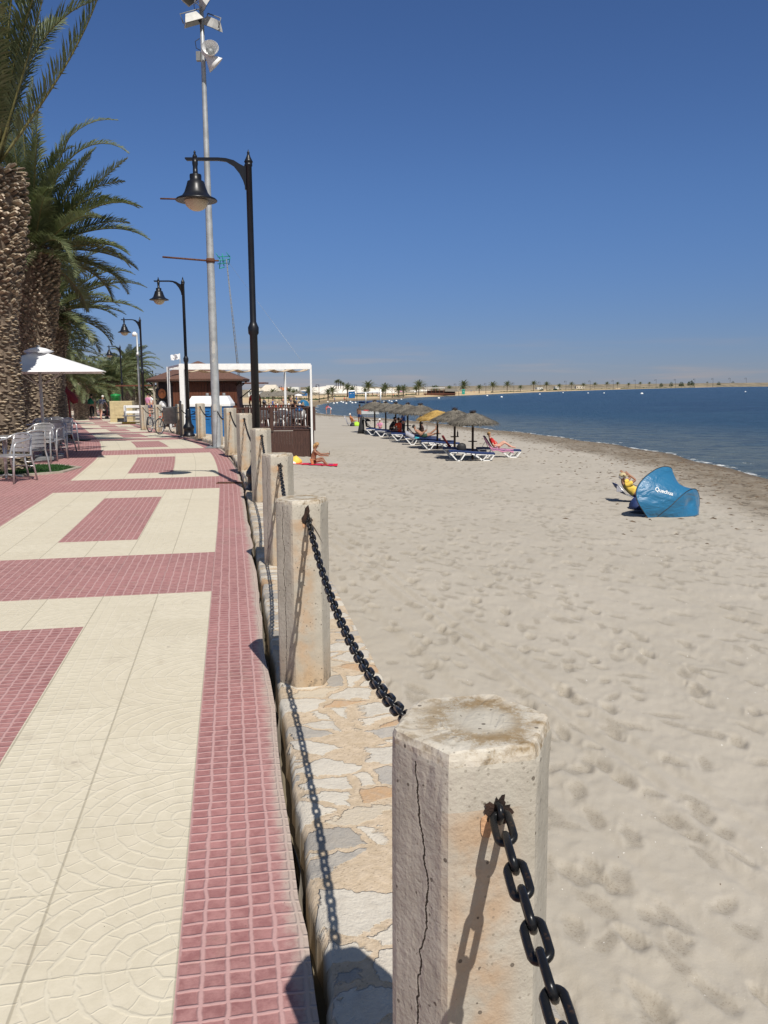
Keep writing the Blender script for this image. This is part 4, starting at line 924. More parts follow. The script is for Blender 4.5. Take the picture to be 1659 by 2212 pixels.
def bike(px, Y, rz, lb, s_=.8, rf=.31):
    r = empty('bicycle', (xat(px, Y), Y, float(zp(Y))), rz, lb, 'bicycle', 'bicycles parked by the kiosk')
    for x_ in (-.5, .5):
        mb = MB(); mb.tube([(x_+rf*math.cos(a), 0, rf+.02+rf*math.sin(a)) for a in np.linspace(0, 2*PI, 29)[:-1]], .018, 6, closed=True); wh = mb.build('wheel', M['dark'], r)
        mb = MB(); mb.tube([(x_+(rf-.03)*math.cos(a), 0, rf+.02+(rf-.03)*math.sin(a)) for a in np.linspace(0, 2*PI, 29)[:-1]], .012, 5, closed=True); mb.lathe([(.03, -.04), (.03, .04)], 10, c=(x_, 0, rf+.02), ax=(0, 1, 0))
        for k in range(14): a = k*2*PI/14; mb.tube([(x_, 0, rf+.02), (x_+(rf-.03)*math.cos(a), 0, rf+.02+(rf-.03)*math.sin(a))], .0025, 3)
        mb.build('rim', M['alu'], wh)
    mb = MB(); F_ = [(-.5, 0, rf), (-.1, 0, .30), (-.2, 0, .72), (.36, 0, .76), (.5, 0, rf)]
    for a, b in ((0, 1), (0, 2), (1, 2), (1, 3), (2, 3), (3, 4)): mb.tube([F_[a], F_[b]], .019, 7)
    mb.build('frame', M['dark'] if s_ < .92 else M['steel'], r); mb = MB(); mb.tube([(.36, 0, .76), (.34, 0, .92), (.30, -.25, .98), (.2, -.28, .98)], .013, 6); mb.tube([(.34, 0, .92), (.30, .25, .98), (.2, .28, .98)], .013, 6); mb.build('handlebar', M['dark'], r)
    mb = MB(); mb.tube([(-.2, 0, .70), (-.21, 0, .86)], .013, 6); mb.loft([[(-.36, -.07, .87), (-.36, .07, .87), (-.34, .05, .90), (-.34, -.05, .90)], [(-.2, -.05, .87), (-.2, .05, .87), (-.2, .035, .905), (-.2, -.035, .905)], [(-.08, -.015, .87), (-.08, .015, .87), (-.08, .01, .89), (-.08, -.01, .89)]]); mb.build('saddle', M['dark'], r)
    mb = MB(); mb.lathe([(.09, -.005), (.09, .005)], 14, c=(-.1, .03, .30), ax=(0, 1, 0)); mb.box((-.02, .09, .22), (.09, .06, .02)); mb.box((-.18, -.09, .38), (.09, .06, .02)); mb.build('crank_set', M['steel'], r)
    MB().box((-.42, 0, .70), (.10, .05, .05)).build('rear_reflector', M['reds'], r)
    r.scale = (s_, s_, s_); return r
bike(356, 31.0, 1.25, 'bicycle behind the perforated grey litter bin, round wheel facing the promenade', .9)
bike(330, 33.5, 1.45, 'bicycle seen end on, leaning by the foot of the third lamp', .95)
p = G(258, 912, -.2); ht = empty('utility_hut', (xat(262, 50.5), 50.5, float(zp(50.5))), .1, 'low cream painted utility box with an arched opening at the bottom', 'utility box')
mb = MB(); mb.cbox((0, 0, .72), (1.30, .8, 1.0), .02); mb.box((-.45, 0, .11), (.4, .78, .22)); mb.box((.45, 0, .11), (.4, .78, .22)); mb.build('body', M['hutp'], ht)
mb = MB(); mb.prism([(-.25, .0), (.25, .0), (.2, .12), (0, .22), (-.2, .12)], -.405, -.38); mb.build('arched_opening', M['dark'], ht); MB().cbox((0, -.40, .66), (.72, .03, .5), .01).build('door_panel', M['hutp'], ht)
gb = empty('green_bin', (xat(249, 51.6), 51.6, float(zp(51.6))), 0, 'bright green bin standing behind the cream utility box', 'bin'); MB().lathe([(.26, 0), (.30, 1.50), (.32, 1.52), (.32, 1.58), (.05, 1.66)], 16).build('body', M['greenp'], gb); MB().tube([(-.2, -.3, 1.45), (.2, -.3, 1.45)], .02, 6).build('handle', M['greenp'], gb)
bn = empty('white_bench', (xat(289, 47.5), 47.5, float(zp(47.5))), .05, 'white slatted bench backed against the promenade wall', 'bench')
mb = MB(); [mb.cbox((0, 0, z_), (1.15, .04, .14), .01) for z_ in (.62, .92)]; mb.build('backrest', M['white'], bn); mb = MB(); mb.cbox((0, -.25, .42), (1.15, .45, .06), .01); mb.build('seat', M['white'], bn)
for s_ in (-1, 1): MB().cbox((s_*.5, -.15, .49), (.06, .4, .98), .01).build('leg', M['white'], bn)
mb = MB(); mb.cbox((0, 0, 0), (1.3, .5, .10), .02); mb.build('kerb_block', M['yellow'], None, (xat(288, 46.6), 46.6, float(zp(46.6))+.05)); tag(bpy.data.objects['kerb_block'], 'yellow painted kerb block in front of the white bench', 'kerb')
# thin grey mast with camera head behind the third lamp
p = G(306, 922, 0); ms = empty('grey_mast', (xat(301, 39.5), 39.5, float(zp(39.5))), 0, 'thin grey mast with a small white spotlight beside the third lamp post', 'mast')
MB().lathe([(.055, 0), (.05, 2.2), (.04, 4.3)], 10).build('pole', M['galv'], ms); mb = MB(); mb.lathe([(.10, 0), (.12, .12), (.05, .2)], 12, c=(-.1, 0, 4.15)); mb.lathe([(.06, 0), (.06, .12)], 10, c=(0, 0, 3.3)); mb.build('spotlight', M['white'], ms)

# ================================================================== PERSONS
def skin_mesh(name, J, E_, mat_, parent, sub=2):
    """J: joint -> (pos, radius); E_: edges"""
    names = list(J); me = bpy.data.meshes.new('sk'); me.from_pydata([J[k][0] for k in names], [(names.index(a), names.index(b)) for a, b in E_], [])
    o = bpy.data.objects.new('sk', me); COL.objects.link(o); md = o.modifiers.new('s', 'SKIN'); md.use_smooth_shade = True
    for i, k in enumerate(names):
        r_ = J[k][1]; r_ = (r_, r_) if not isinstance(r_, tuple) else r_; me.skin_vertices[0].data[i].radius = r_; me.skin_vertices[0].data[i].use_root = (i == 0)
    o.modifiers.new('b', 'SUBSURF').levels = sub
    dg = bpy.context.evaluated_depsgraph_get(); m2 = bpy.data.meshes.new_from_object(o.evaluated_get(dg)); bpy.data.objects.remove(o)
    m2.materials.clear(); m2.materials.append(mat_); o2 = bpy.data.objects.new(name, m2); COL.objects.link(o2); o2.parent = parent; return o2
def person(loc, rz, label, lean=0, th=(0, 0), sh=(0, 0), ua=(0, 0), fa=(0, 0), pz=.93, skin='skin', hair='haird', top=None, bot='navy', trousers=False, hat=None, hl=0, head=0, h=1.72, spread=.09, longhair=False, ft=None, uo=(.25, .25), fingers=False, cat='person', lens=None, extra=None, group=None):
    """angles in degrees in the facing (+x) plane: 0 = hanging down, +90 = forward; lean: torso from vertical, forward +"""
    k = h/1.72; r = empty('person', loc, rz, label, cat, group)
    d_ = lambda a: Vector((math.sin(rad(a)), 0, -math.cos(rad(a)))); tv = Vector((math.sin(rad(lean)), 0, math.cos(rad(lean))))
    pel = Vector((0, 0, pz)); J = {}; fwv = Vector((tv.z, 0, -tv.x))
    J['pel'] = (pel, (.115, .15)); J['belly'] = (pel+tv*.17, (.10, .135)); J['chest'] = (pel+tv*.36, (.11, .155)); J['neck0'] = (pel+tv*.49, .075); J['neck'] = (pel+tv*.56, .05)
    hv = Vector((math.sin(rad(lean*.5+head)), 0, math.cos(rad(lean*.5+head)))); hf = Vector((hv.z, 0, -hv.x))
    if lean < -50: hv = Vector((math.sin(rad(lean+head)), 0, math.cos(rad(lean+head)))); hf = Vector((hv.z, 0, -hv.x))
    J['jaw'] = (J['neck'][0]+hv*.07+hf*.02, (.062, .058)); J['skull'] = (J['neck'][0]+hv*.16+hf*.012, (.088, .076)); J['crown'] = (J['neck'][0]+hv*.225, (.055, .05))
    E_ = [('pel', 'belly'), ('belly', 'chest'), ('chest', 'neck0'), ('neck0', 'neck'), ('neck', 'jaw'), ('jaw', 'skull'), ('skull', 'crown')]
    for i, s_ in enumerate((1, -1)):
        n_ = 'LR'[i]; y = Vector((0, s_, 0))
        J['sh'+n_] = (J['chest'][0]+tv*.09+y*.175, .055); el_ = J['sh'+n_][0]+(d_(ua[i])+y*uo[i]).normalized()*.29; J['el'+n_] = (el_, .040)
        wr = el_+(d_(fa[i])-y*uo[i]*.6).normalized()*.25; J['wr'+n_] = (wr, .027); hd_ = (wr-el_).normalized(); J['hd'+n_] = (wr+hd_*.07, (.018, .036))
        E_ += [('chest', 'sh'+n_), ('sh'+n_, 'el'+n_), ('el'+n_, 'wr'+n_), ('wr'+n_, 'hd'+n_)]
        sv = hd_.cross(Vector((0, 1, 0))); sv = sv.normalized() if sv.length > .1 else Vector((0, 0, 1))
        if fingers:
            for q in range(4):
                f1 = wr+hd_*.10+sv*(.027-.018*q); bend = (hd_+Vector((0, -s_*.35, 0))).normalized(); f2 = f1+bend*(.045, .05, .046, .036)[q]
                J['f%d%s' % (q, n_)] = (f1, .009); J['g%d%s' % (q, n_)] = (f2, .007); E_ += [('hd'+n_, 'f%d%s' % (q, n_)), ('f%d%s' % (q, n_), 'g%d%s' % (q, n_))]
            J['t'+n_] = (wr+hd_*.05+sv*.055, .009); E_ += [('wr'+n_, 't'+n_)]
        else:
            J['fg'+n_] = (wr+hd_*.145, (.010, .028)); J['t'+n_] = (wr+hd_*.07+sv*.05, .010); E_ += [('hd'+n_, 'fg'+n_), ('hd'+n_, 't'+n_)]
        hp = pel+y*spread-tv*.03; kn = hp+(d_(th[i])+y*.03).normalized()*.43; an = kn+d_(sh[i]).normalized()*.41
        J['hp'+n_] = (hp, .088); J['kn'+n_] = (kn, .058); J['cf'+n_] = (kn.lerp(an, .35), .055); J['an'+n_] = (an, .036)
        fa_ = sh[i]+90 if ft is None else ft; fd = d_(fa_); J['to'+n_] = (an+fd*.16+d_(sh[i])*.045, (.022, .04)); J['he'+n_] = (an+d_(sh[i])*.04-fd*.03, .032)
        E_ += [('pel', 'hp'+n_), ('hp'+n_, 'kn'+n_), ('kn'+n_, 'cf'+n_), ('cf'+n_, 'an'+n_), ('an'+n_, 'to'+n_), ('an'+n_, 'he'+n_)]
    skin_mesh('body', J, E_, M[skin], r)
    # face: nose, eyes, mouth, ears on the head
    fc = J['skull'][0]; fm = MB(); fm.sphere(fc+hf*.088-hv*.035, .014, 8, sc=(1.1, .8, 1.2))
    for s_ in (1, -1): fm.sphere(fc+Vector((0, s_*.078, 0))-hv*.03, .020, 8, sc=(.8, .4, 1.3))
    fm.build('nose_and_ears', M[skin], r)
    for s_ in (1, -1): MB().sphere(fc+hf*.078-hv*.012+Vector((0, s_*.03, 0)), .010, 8, sc=(.5, 1.2, .7)).build('eye', M['dark'], r)
    MB().sphere(fc+hf*.076-hv*.078, .012, 8, sc=(.6, 1.7, .5)).build('mouth', M['terra'], r)
    # hair cap
    hm_ = MB(); random.seed(len(label)); R0 = Matrix((hf, Vector((0, 1, 0)), hv)).transposed()
    rings = []
    for i in range(9):
        a = -.55+i*(PI/2+.5)/8.2; row = []
        for j in range(16):
            b = j*2*PI/16; fr__ = max(0, math.cos(b)); lift = .9*fr__*max(0, (.55-a))*1.0
            aa = a+lift if a < .6 else a; rr2 = .098*(1+.05*noise.noise((b*2, a*3, len(label))))
            row.append(fc+R0 @ Vector((rr2*1.03*math.cos(aa)*math.cos(b)-.008, rr2*.9*math.cos(aa)*math.sin(b), rr2*1.12*math.sin(aa)+.012)))
        rings.append(row)
    hm_.loft(rings); 
    if longhair:
        hm_.tube([fc-hf*.06, fc-hf*.085-hv*.09, fc-hf*.07-hv*.2-Vector((0, 0, .02))], [.07, .07, .03], 10)
    hm_.build('hair', M[hair], r)
    if hat:
        hb_ = MB(); rings = [[fc+R0 @ Vector((.103*math.cos(a)*q, .096*math.sin(a)*q, z_)) for a in np.linspace(0, 2*PI, 19)[:-1]] for q, z_ in ((1, .01), (1.02, .05), (.85, .10), (.4, .125), (.05, .13))]
        hb_.loft(rings); hb_.loft([[fc+R0 @ Vector((.09+.085*math.cos(a), .075*math.sin(a), .018+dz)) for a in np.linspace(-PI/2, PI/2, 9)] for dz in (0, .008)]); hb_.build('cap', M[hat], r)
    g = .018
    def cloth(name, keys, edges, mt, gr_=g):
        JJ = {}
        for a, b_ in keys.items(): p_, r_ = b_; JJ[a] = (p_, tuple(q+gr_ for q in r_) if isinstance(r_, tuple) else r_+gr_)
        skin_mesh(name, JJ, edges, M[mt], r)
    if top:
        kk = {a: J[a] for a in ('belly', 'chest', 'neck0', 'shL', 'shR')}; kk['pelt'] = (pel+tv*.03, J['pel'][1]); ed = [('pelt', 'belly'), ('belly', 'chest'), ('chest', 'neck0'), ('chest', 'shL'), ('chest', 'shR')]; kk = {'chest': kk.pop('chest'), **kk}
        for n_ in 'LR': kk['e'+n_] = (J['sh'+n_][0].lerp(J['el'+n_][0], .7), .045); ed.append(('sh'+n_, 'e'+n_))
        cloth('shirt', kk, ed, top)
    if bot:
        kk = {'pel': (pel, (.12, .152)), 'w': (pel+tv*.09, (.105, .14)), 'hpL': J['hpL'], 'hpR': J['hpR']}; ed = [('pel', 'w'), ('pel', 'hpL'), ('pel', 'hpR')]
        for n_ in 'LR':
            if trousers: kk['k'+n_] = J['kn'+n_]; kk['a'+n_] = J['an'+n_]; ed += [('hp'+n_, 'k'+n_), ('k'+n_, 'a'+n_)]
            else: kk['k'+n_] = (J['hp'+n_][0].lerp(J['kn'+n_][0], .12 if bot in ('orange', 'white', 'terra') else .6), .085 if bot in ('orange', 'white', 'terra') else .075); ed.append(('hp'+n_, 'k'+n_))
        cloth('shorts' if not trousers else 'trousers', kk, ed, bot, .012)
    r.scale = (k, k, k); r['_j'] = 0; del r['_j']; r_j = {a: b[0]*k for a, b in J.items()}
    return r, r_j

# ================================================================== BEACH BAR
FL = -.36                                              # deck floor level
Yk = 46.0; kc = Vector((xat(430, Yk), Yk, FL)); kk_ = empty('beach_kiosk', kc, 0, 'dark brown timber beach kiosk with brown hipped roof and open counter flaps', 'kiosk')
oc = lambda R_, z, n=8, off=PI/8: [(R_*math.cos(off+k*2*PI/n), R_*math.sin(off+k*2*PI/n), z) for k in range(n)]
mb = MB(); W8 = 2.32
for k in range(8):                                     # planked walls, vertical boards
    a, b = Vector(oc(W8, 0)[k]), Vector(oc(W8, 0)[(k+1) % 8]); n_ = 12; nv = (a+b).normalized(); t_ = (b-a).normalized(); L_ = (b-a).length/n_
    low = 1.0 if k in (3, 4) else 2.42
    for j in range(n_): c_ = a.lerp(b, (j+.5)/n_); mb.box((c_.x, c_.y, low/2), (L_*.93, .04, low), rz=math.atan2(t_.y, t_.x))
mb.build('wall', M['woodr'], kk_); MB().loft([oc(W8-.12, .02), oc(W8-.12, 2.4)], smooth=False).build('inner_shell', M['dark'], kk_)
mb = MB(); R1 = 2.75; mb.loft([oc(R1, 2.36), oc(R1+.02, 2.44), oc(R1*.52, 2.92), oc(.06, 3.32)], smooth=False); rf = mb.build('roof', M['shingle'], kk_)
mb = MB(); mb.loft([oc(1.05, 2.98), oc(1.08, 3.02), oc(.05, 3.40)], smooth=False); mb.build('roof_cap', M['shingle'], rf)
mb = MB()
for k in range(8): a, b = Vector(oc(R1-.02, 2.34)[k]), Vector(oc(R1-.02, 2.34)[(k+1) % 8]); mb.tube([a, b], .04, 4)
for k in range(8): mb.tube([oc(W8, 2.1)[k], oc(R1-.1, 2.36)[k]], .035, 4)
mb.build('eave_beam', M['pole'], kk_)
mb = MB(); mb.cbox((-3.1, -.6, 2.13), (1.9, 1.5, .07), .01); mb.build('counter_flap', M['woodr'], kk_); mb = MB(); mb.cbox((2.95, .2, 2.22), (1.3, 1.5, .07), .01); mb.build('counter_flap', M['woodr'], kk_)
mb = MB(); 
for x_, y_ in ((-2.0, -.9), (-2.0, .1), (2.0, .2)): MB().tube([(x_, y_, 1.3), (x_*1.5, y_, 2.1)], .03, 5).build('flap_strut', M['pole'], kk_)
for k, (z_, h_, c_) in enumerate(((1.72, .52, 'tape'), (1.08, .52, 'greyc'), (.5, .42, 'tape'))):
    o = MB().cbox((0, 0, 0), (.98, .03, h_), .01).build('menu_board', M['dark'], kk_); o.location = (-1.52, -1.60, z_); o.rotation_euler.z = rad(-45)*.55
    pl_ = MB(); pl_.lathe([(.24, 0), (.26, .012), (.2, .016)], 18, c=(-.05, -.02, 0), ax=(0, -1, 0)); pl_.lathe([(.13, 0), (.05, .04)], 12, c=(-.02, -.03, .02), ax=(0, -1, 0)); pl_.build('printed_dish', M['terra'] if k != 1 else M['white'], o)
for s_, x_ in ((0, -2.05), (1, -1.86)): MB().cbox((x_, -1.35, 1.2), (.10, .06, 2.35), .01).build('shutter_post', M['beige'], kk_)
# deck with railing
dk = empty('wooden_deck', (0, 0, FL), 0, 'raised dark timber terrace deck with slatted railing on the sand', 'deck')
X0, X1, Y0, Y1 = -9.1, xat(676, 40), 40.0, 47.5
gs = gz(-5, 39); SH = -1.75/7.5; xe = lambda y_: X1+SH*(y_-Y0); an_ = math.atan2(1, SH); Ls = math.hypot(Y1-Y0, SH*(Y1-Y0))
mb = MB(); n_ = 46
for k in range(n_): mb.box((X0+(X1-X0)*(k+.5)/n_, Y0, (gs-FL-.10)/2-.05), ((X1-X0)/n_*.95, .04, FL-gs+.10)), 
n_ = 50
for k in range(n_): mb.box((xe(Y0+(Y1-Y0)*(k+.5)/n_), Y0+(Y1-Y0)*(k+.5)/n_, (gs-FL-.10)/2-.05), (.04, (Y1-Y0)/n_*.95, FL-gs+.10))
mb.build('skirt', M['wood'], dk)
mb = MB(); [mb.box(((X0+xe(Y0+.075+k*.15))/2, Y0+.075+k*.15, .0), (xe(Y0+.075+k*.15)-X0+.06, .14, .05)) for k in range(50)]; mb.build('floor', M['wood'], dk)
mb = MB(); H_ = 1.02
mb.cbox(((X0+X1)/2, Y0, H_), (X1-X0+.1, .09, .05), .01); mb.cbox(((X0+X1)/2, Y0, .14), (X1-X0, .05, .06), .01); ym = (Y0+Y1)/2; mb.cbox((xe(ym), ym, H_+.003), (Ls, .09, .05), .01, rz=an_); mb.cbox((xe(ym), ym, .143), (Ls, .05, .06), .01, rz=an_); mb.cbox(((X0+xe(Y1))/2, Y1, H_), (xe(Y1)-X0, .09, .05), .01)
mb.build('handrail', M['wood'], dk); mb = MB()
n_ = 40
for k in range(n_): mb.box((X0+(X1-X0)*k/n_, Y0, .56), (.055, .035, .90))
for k in range(1, 42): mb.box((xe(Y0+(Y1-Y0)*k/42), Y0+(Y1-Y0)*k/42, .56), (.035, .055, .90)); mb.box((X0+(xe(Y1)-X0)*k/42, Y1, .56), (.055, .035, .90))
sl_ = mb.build('balusters', M['wood'], dk)
for x_, y_ in ((X1, Y0), (xe(Y1), Y1), (xat(585, 40), Y0-.02), (xe((Y0+Y1)/2), (Y0+Y1)/2), (xat(531, 40), Y0)): MB().cbox((x_, y_, .52), (.16, .16, 1.12), .01).build('railing_post', M['wood'], dk)
# pergola frame with sand coloured awning
pg = empty('pergola', (0, 0, 0), 0, 'white metal pergola frame with a wavy sand coloured retractable awning over the deck', 'pergola')
FLc, FRc, BRc, BLc = P(392, 786, 38.6), P(671, 788, 39.8), P(615, 797, 48.2), P(363, 792, 43.5)
BRc.z = FRc.z; BLc.z = FLc.z
def post_(c, w_, zb): 
    MB().cbox((c.x, c.y, (c.z+zb)/2), (w_, w_, c.z-zb), .008).build('upright', M['white'], pg)
post_(FLc, .21, -1.2); post_(FRc, .09, gz(FRc.x, FRc.y)); post_(BRc, .12, FL); post_(BLc, .13, FL)
def beam(a, b, w_, h_, dz=0):
    d = b-a; rz_ = math.atan2(d.y, d.x); c = (a+b)/2; MB().cbox((c.x, c.y, c.z+dz), (d.length, w_, h_), .006, rz=rz_).build('beam', M['white'], pg)
beam(FLc, FRc, .08, .26, -.10); beam(BLc, BRc, .08, .12, -.05); beam(FRc, BRc, .07, .10, -.05); beam(FLc, BLc, .07, .10, -.04)
for q in (.33, .66): beam(FLc.lerp(BLc, q), FRc.lerp(BRc, q), .04, .06, -.06)
mb = MB(); rows = []
nu, nv = 64, 14
for j in range(nv+1):
    row = []
    for i in range(nu+1):
        a = FLc.lerp(FRc, .01+.985*i/nu); b = BLc.lerp(BRc, .01+.985*i/nu); p_ = a.lerp(b, .02+.30*j/nv)
        p_.z = FLc.z-.20-.11*abs(math.sin(i/nu*PI*7))-.05*abs(math.sin(j/nv*PI*4)) + (-.05 if j in (0, nv) else 0)+.012*noise.noise((i*.7, j*.5, 3))
        row.append(p_)
    rows.append(row)
mb.loft(rows, closed=False); o = mb.build('awning', M['canvass'], pg, normals=False); md = o.modifiers.new('s', 'SOLIDIFY'); md.thickness = .01
# flag on the pergola post
c = P(389, 786, 38.6); fl = empty('flagpole', (c.x, c.y, FLc.z), 0, 'small ragged white flag on a short pole above the pergola corner', 'flag')
MB().lathe([(.018, 0), (.015, .46)], 8).build('pole', M['white'], fl)
mb = MB(); rows = [[(-.40*i/12, .05*math.sin(i*.9+j*.4), .44-.06*j-.06*(i/12)**2+.015*math.sin(i*1.3)) for i in range(13)] for j in range(5)]
mb.loft(rows, closed=False); o = mb.build('flag', M['canvasw'], fl); mb = MB(); mb.box((-.15, -.06, .30), (.14, .01, .05)); mb.box((-.2, -.065, .37), (.18, .01, .03)); mb.build('emblem', M['greyc'], o)
# antenna mast
mt = empty('antenna_mast', (0, 0, 0), 0, 'thin lattice antenna mast with a teal television aerial rising behind the pergola', 'antenna')
b0 = P(525, 900, 47); b1 = P(489, 560, 47); mb = MB(); dd = b1-b0
for k in range(3):
    o_ = Vector((math.cos(k*2.1), math.sin(k*2.1), 0))*.05; mb.tube([b0+o_, b0.lerp(b1, .55)+o_, b1+o_*.3], .014, 4)
for k in range(40): q = k/40; a = b0.lerp(b1, q); mb.lathe([(.055*(1-.4*q), -.012), (.055*(1-.4*q), .012)], 6, c=a)
mb.build('mast', M['steel'], mt)
mb = MB(); c = P(486, 562, 47)
mb.tube([P(470, 562, 46.6), c, P(497, 560, 47.2)], .022, 5)
for k in range(4): a = c+Vector((-.25+k*.12, 0, 0)); mb.tube([a+Vector((0, 0, -.13)), a+Vector((0, 0, .13))], .010, 4)
for (x0_, y0_, x1_, y1_) in ((466, 547, 476, 560), (489, 545, 497, 556), (497, 556, 494, 572), (476, 563, 474, 580), (474, 580, 485, 577), (470, 570, 492, 568), (470, 555, 497, 553), (480, 548, 484, 575)): mb.tube([P(x0_, y0_, 46.8), P(x1_, y1_, 47.1)], .024, 4)
mb.build('aerial', M['tealp'], mt)
MB().tube([P(496, 570, 47), FRc+Vector((-.3, 0, .02))], .006, 3).build('guy_wire', M['galv'], mt)
# portable toilets
def toilet(px, Y, w_, zb, ztop, lb, mt_='bluetoilet', rz=0, grp='portable toilets'):
    x = xat(px, Y); H = ztop-zb; r = empty('portable_toilet', (x, Y, zb), rz, lb, 'portable toilet', grp); d_ = w_*.95
    MB().cbox((0, 0, H*.44), (w_, d_, H*.84), .02).build('cabin', M[mt_], r)
    mb = MB(); mb.loft([[(sx*w_*.56, sy*d_*.56, H*.86) for sx, sy in ((-1, -1), (1, -1), (1, 1), (-1, 1))], [(sx*w_*.56, sy*d_*.56, H*.895) for sx, sy in ((-1, -1), (1, -1), (1, 1), (-1, 1))], [(sx*w_*.38, sy*d_*.38, H) for sx, sy in ((-1, -1), (1, -1), (1, 1), (-1, 1))]], smooth=False)
    mb.build('roof', M['white'] if mt_ == 'bluetoilet' else M[mt_], r)
    mb = MB(); [mb.cbox((0, -d_/2-.012, H*(.70+.035*k)), (w_*.72, .02, H*.018), .004) for k in range(4)]; mb.cbox((0, -d_/2-.012, H*.33), (w_*.74, .022, H*.58), .008); mb.build('door', M[mt_], r)
    MB().lathe([(.05, 0), (.05, .12)], 10, c=(w_*.2, 0, H*.99)).build('vent_pipe', M['steel'], r); MB().box((-w_*.28, -d_/2-.03, H*.42), (.04, .02, .14)).build('handle', M['steel'], r)
    MB().cbox((0, -d_/2-.03, H*.60), (w_*.36, .008, H*.045), .002).build('notice', M['logo'], r); return r
toilet(437, 28.2, .78, gz(-5.9, 28.2), 1.33, 'blue portable toilet with white roof, left one of the pair behind the posts')
toilet(473, 28.5, .78, gz(-5.4, 28.5), 1.33, 'blue portable toilet with white roof, right one of the pair behind the posts')
# plastic chairs on the deck
def plastic_chair(loc, rz, lb, src_=[None]):
    if src_[0] is None:
        r = empty('plastic_chair', (0, 0, 0)); mb = MB()
        mb.loft([[(-.22, -.2, .42), (.22, -.2, .42), (.24, .24, .44), (-.24, .24, .44)], [(-.22, -.2, .45), (.22, -.2, .45), (.24, .24, .47), (-.24, .24, .47)]], smooth=False); mb.build('seat', M['plastic'], r)
        mb = MB(); pts = [(x_, -.22-.07*(1-x_*x_*16), 0) for x_ in np.linspace(-.23, .23, 9)]
        mb.loft([[(x_, y_, .45), (x_*1.02, y_-.03, .78), (x_*.95, y_-.06, .88-(x_*3)**2*.05), (x_*.95, y_-.035, .885-(x_*3)**2*.05), (x_*1.02, y_+.0, .78), (x_, y_+.03, .45)] for x_, y_, _ in pts]); mb.build('backrest', M['plastic'], r)
        for sx in (-1, 1):
            MB().tube([(sx*.25, .24, .44), (sx*.27, .24, .62), (sx*.27, .0, .66), (sx*.25, -.24, .66)], .022, 6).build('armrest', M['plastic'], r)
            for sy in (-.22, .22): MB().tube([(sx*.22, sy, .43), (sx*.27, sy*1.15, 0)], .024, 6).build('leg', M['plastic'], r)
        src_[0] = r
    else: r = copy_tree(src_[0])
    place(r, loc, rz, lb); return tag(r, lb, 'chair', 'white plastic chairs on the deck')
fz = FL+.025
for px, Y, rz, lb in ((566, 41.2, .2, 'white plastic chair under the shirtless man in the white cap'), (604, 41.4, 2.9, 'white plastic chair with armrest nearest the railing corner post'), (626, 42.2, 2.4, 'white plastic chair in the middle of the railed deck'), (647, 41.2, 3.2, 'white plastic chair seen from behind with a blue bag on its back'), (663, 42.6, 2.0, 'rightmost white plastic chair by the tall thin pergola post'), (612, 44.3, 0, 'white plastic chair on the far side of the deck table')):
    plastic_chair((xat(px, Y), Y, fz), rz, lb)
for px, Y, lb in ((622, 43.2, 'white square plastic table between the deck chairs'), (590, 43.6, 'white plastic table behind the railing corner post')):
    t_ = empty('plastic_table', (xat(px, Y), Y, fz), .1, lb, 'table', 'white tables on the deck'); MB().cbox((0, 0, .71), (.8, .8, .04), .015).build('tabletop', M['plastic'], t_)
    for sx in (-1, 1):
        for sy in (-1, 1): MB().tube([(sx*.33, sy*.33, .69), (sx*.36, sy*.36, 0)], .025, 6).build('leg', M['plastic'], t_)
bg_ = MB(); bg_.loft([oc(.16, 0, 10), oc(.19, .08, 10), oc(.15, .18, 10), oc(.05, .24, 10)]); o = bg_.build('bag', M['bluetoilet'], None, (xat(646, 41.15), 41.02, fz+.80)); tag(o, 'bright blue bag hung on the back of a white deck chair', 'bag')

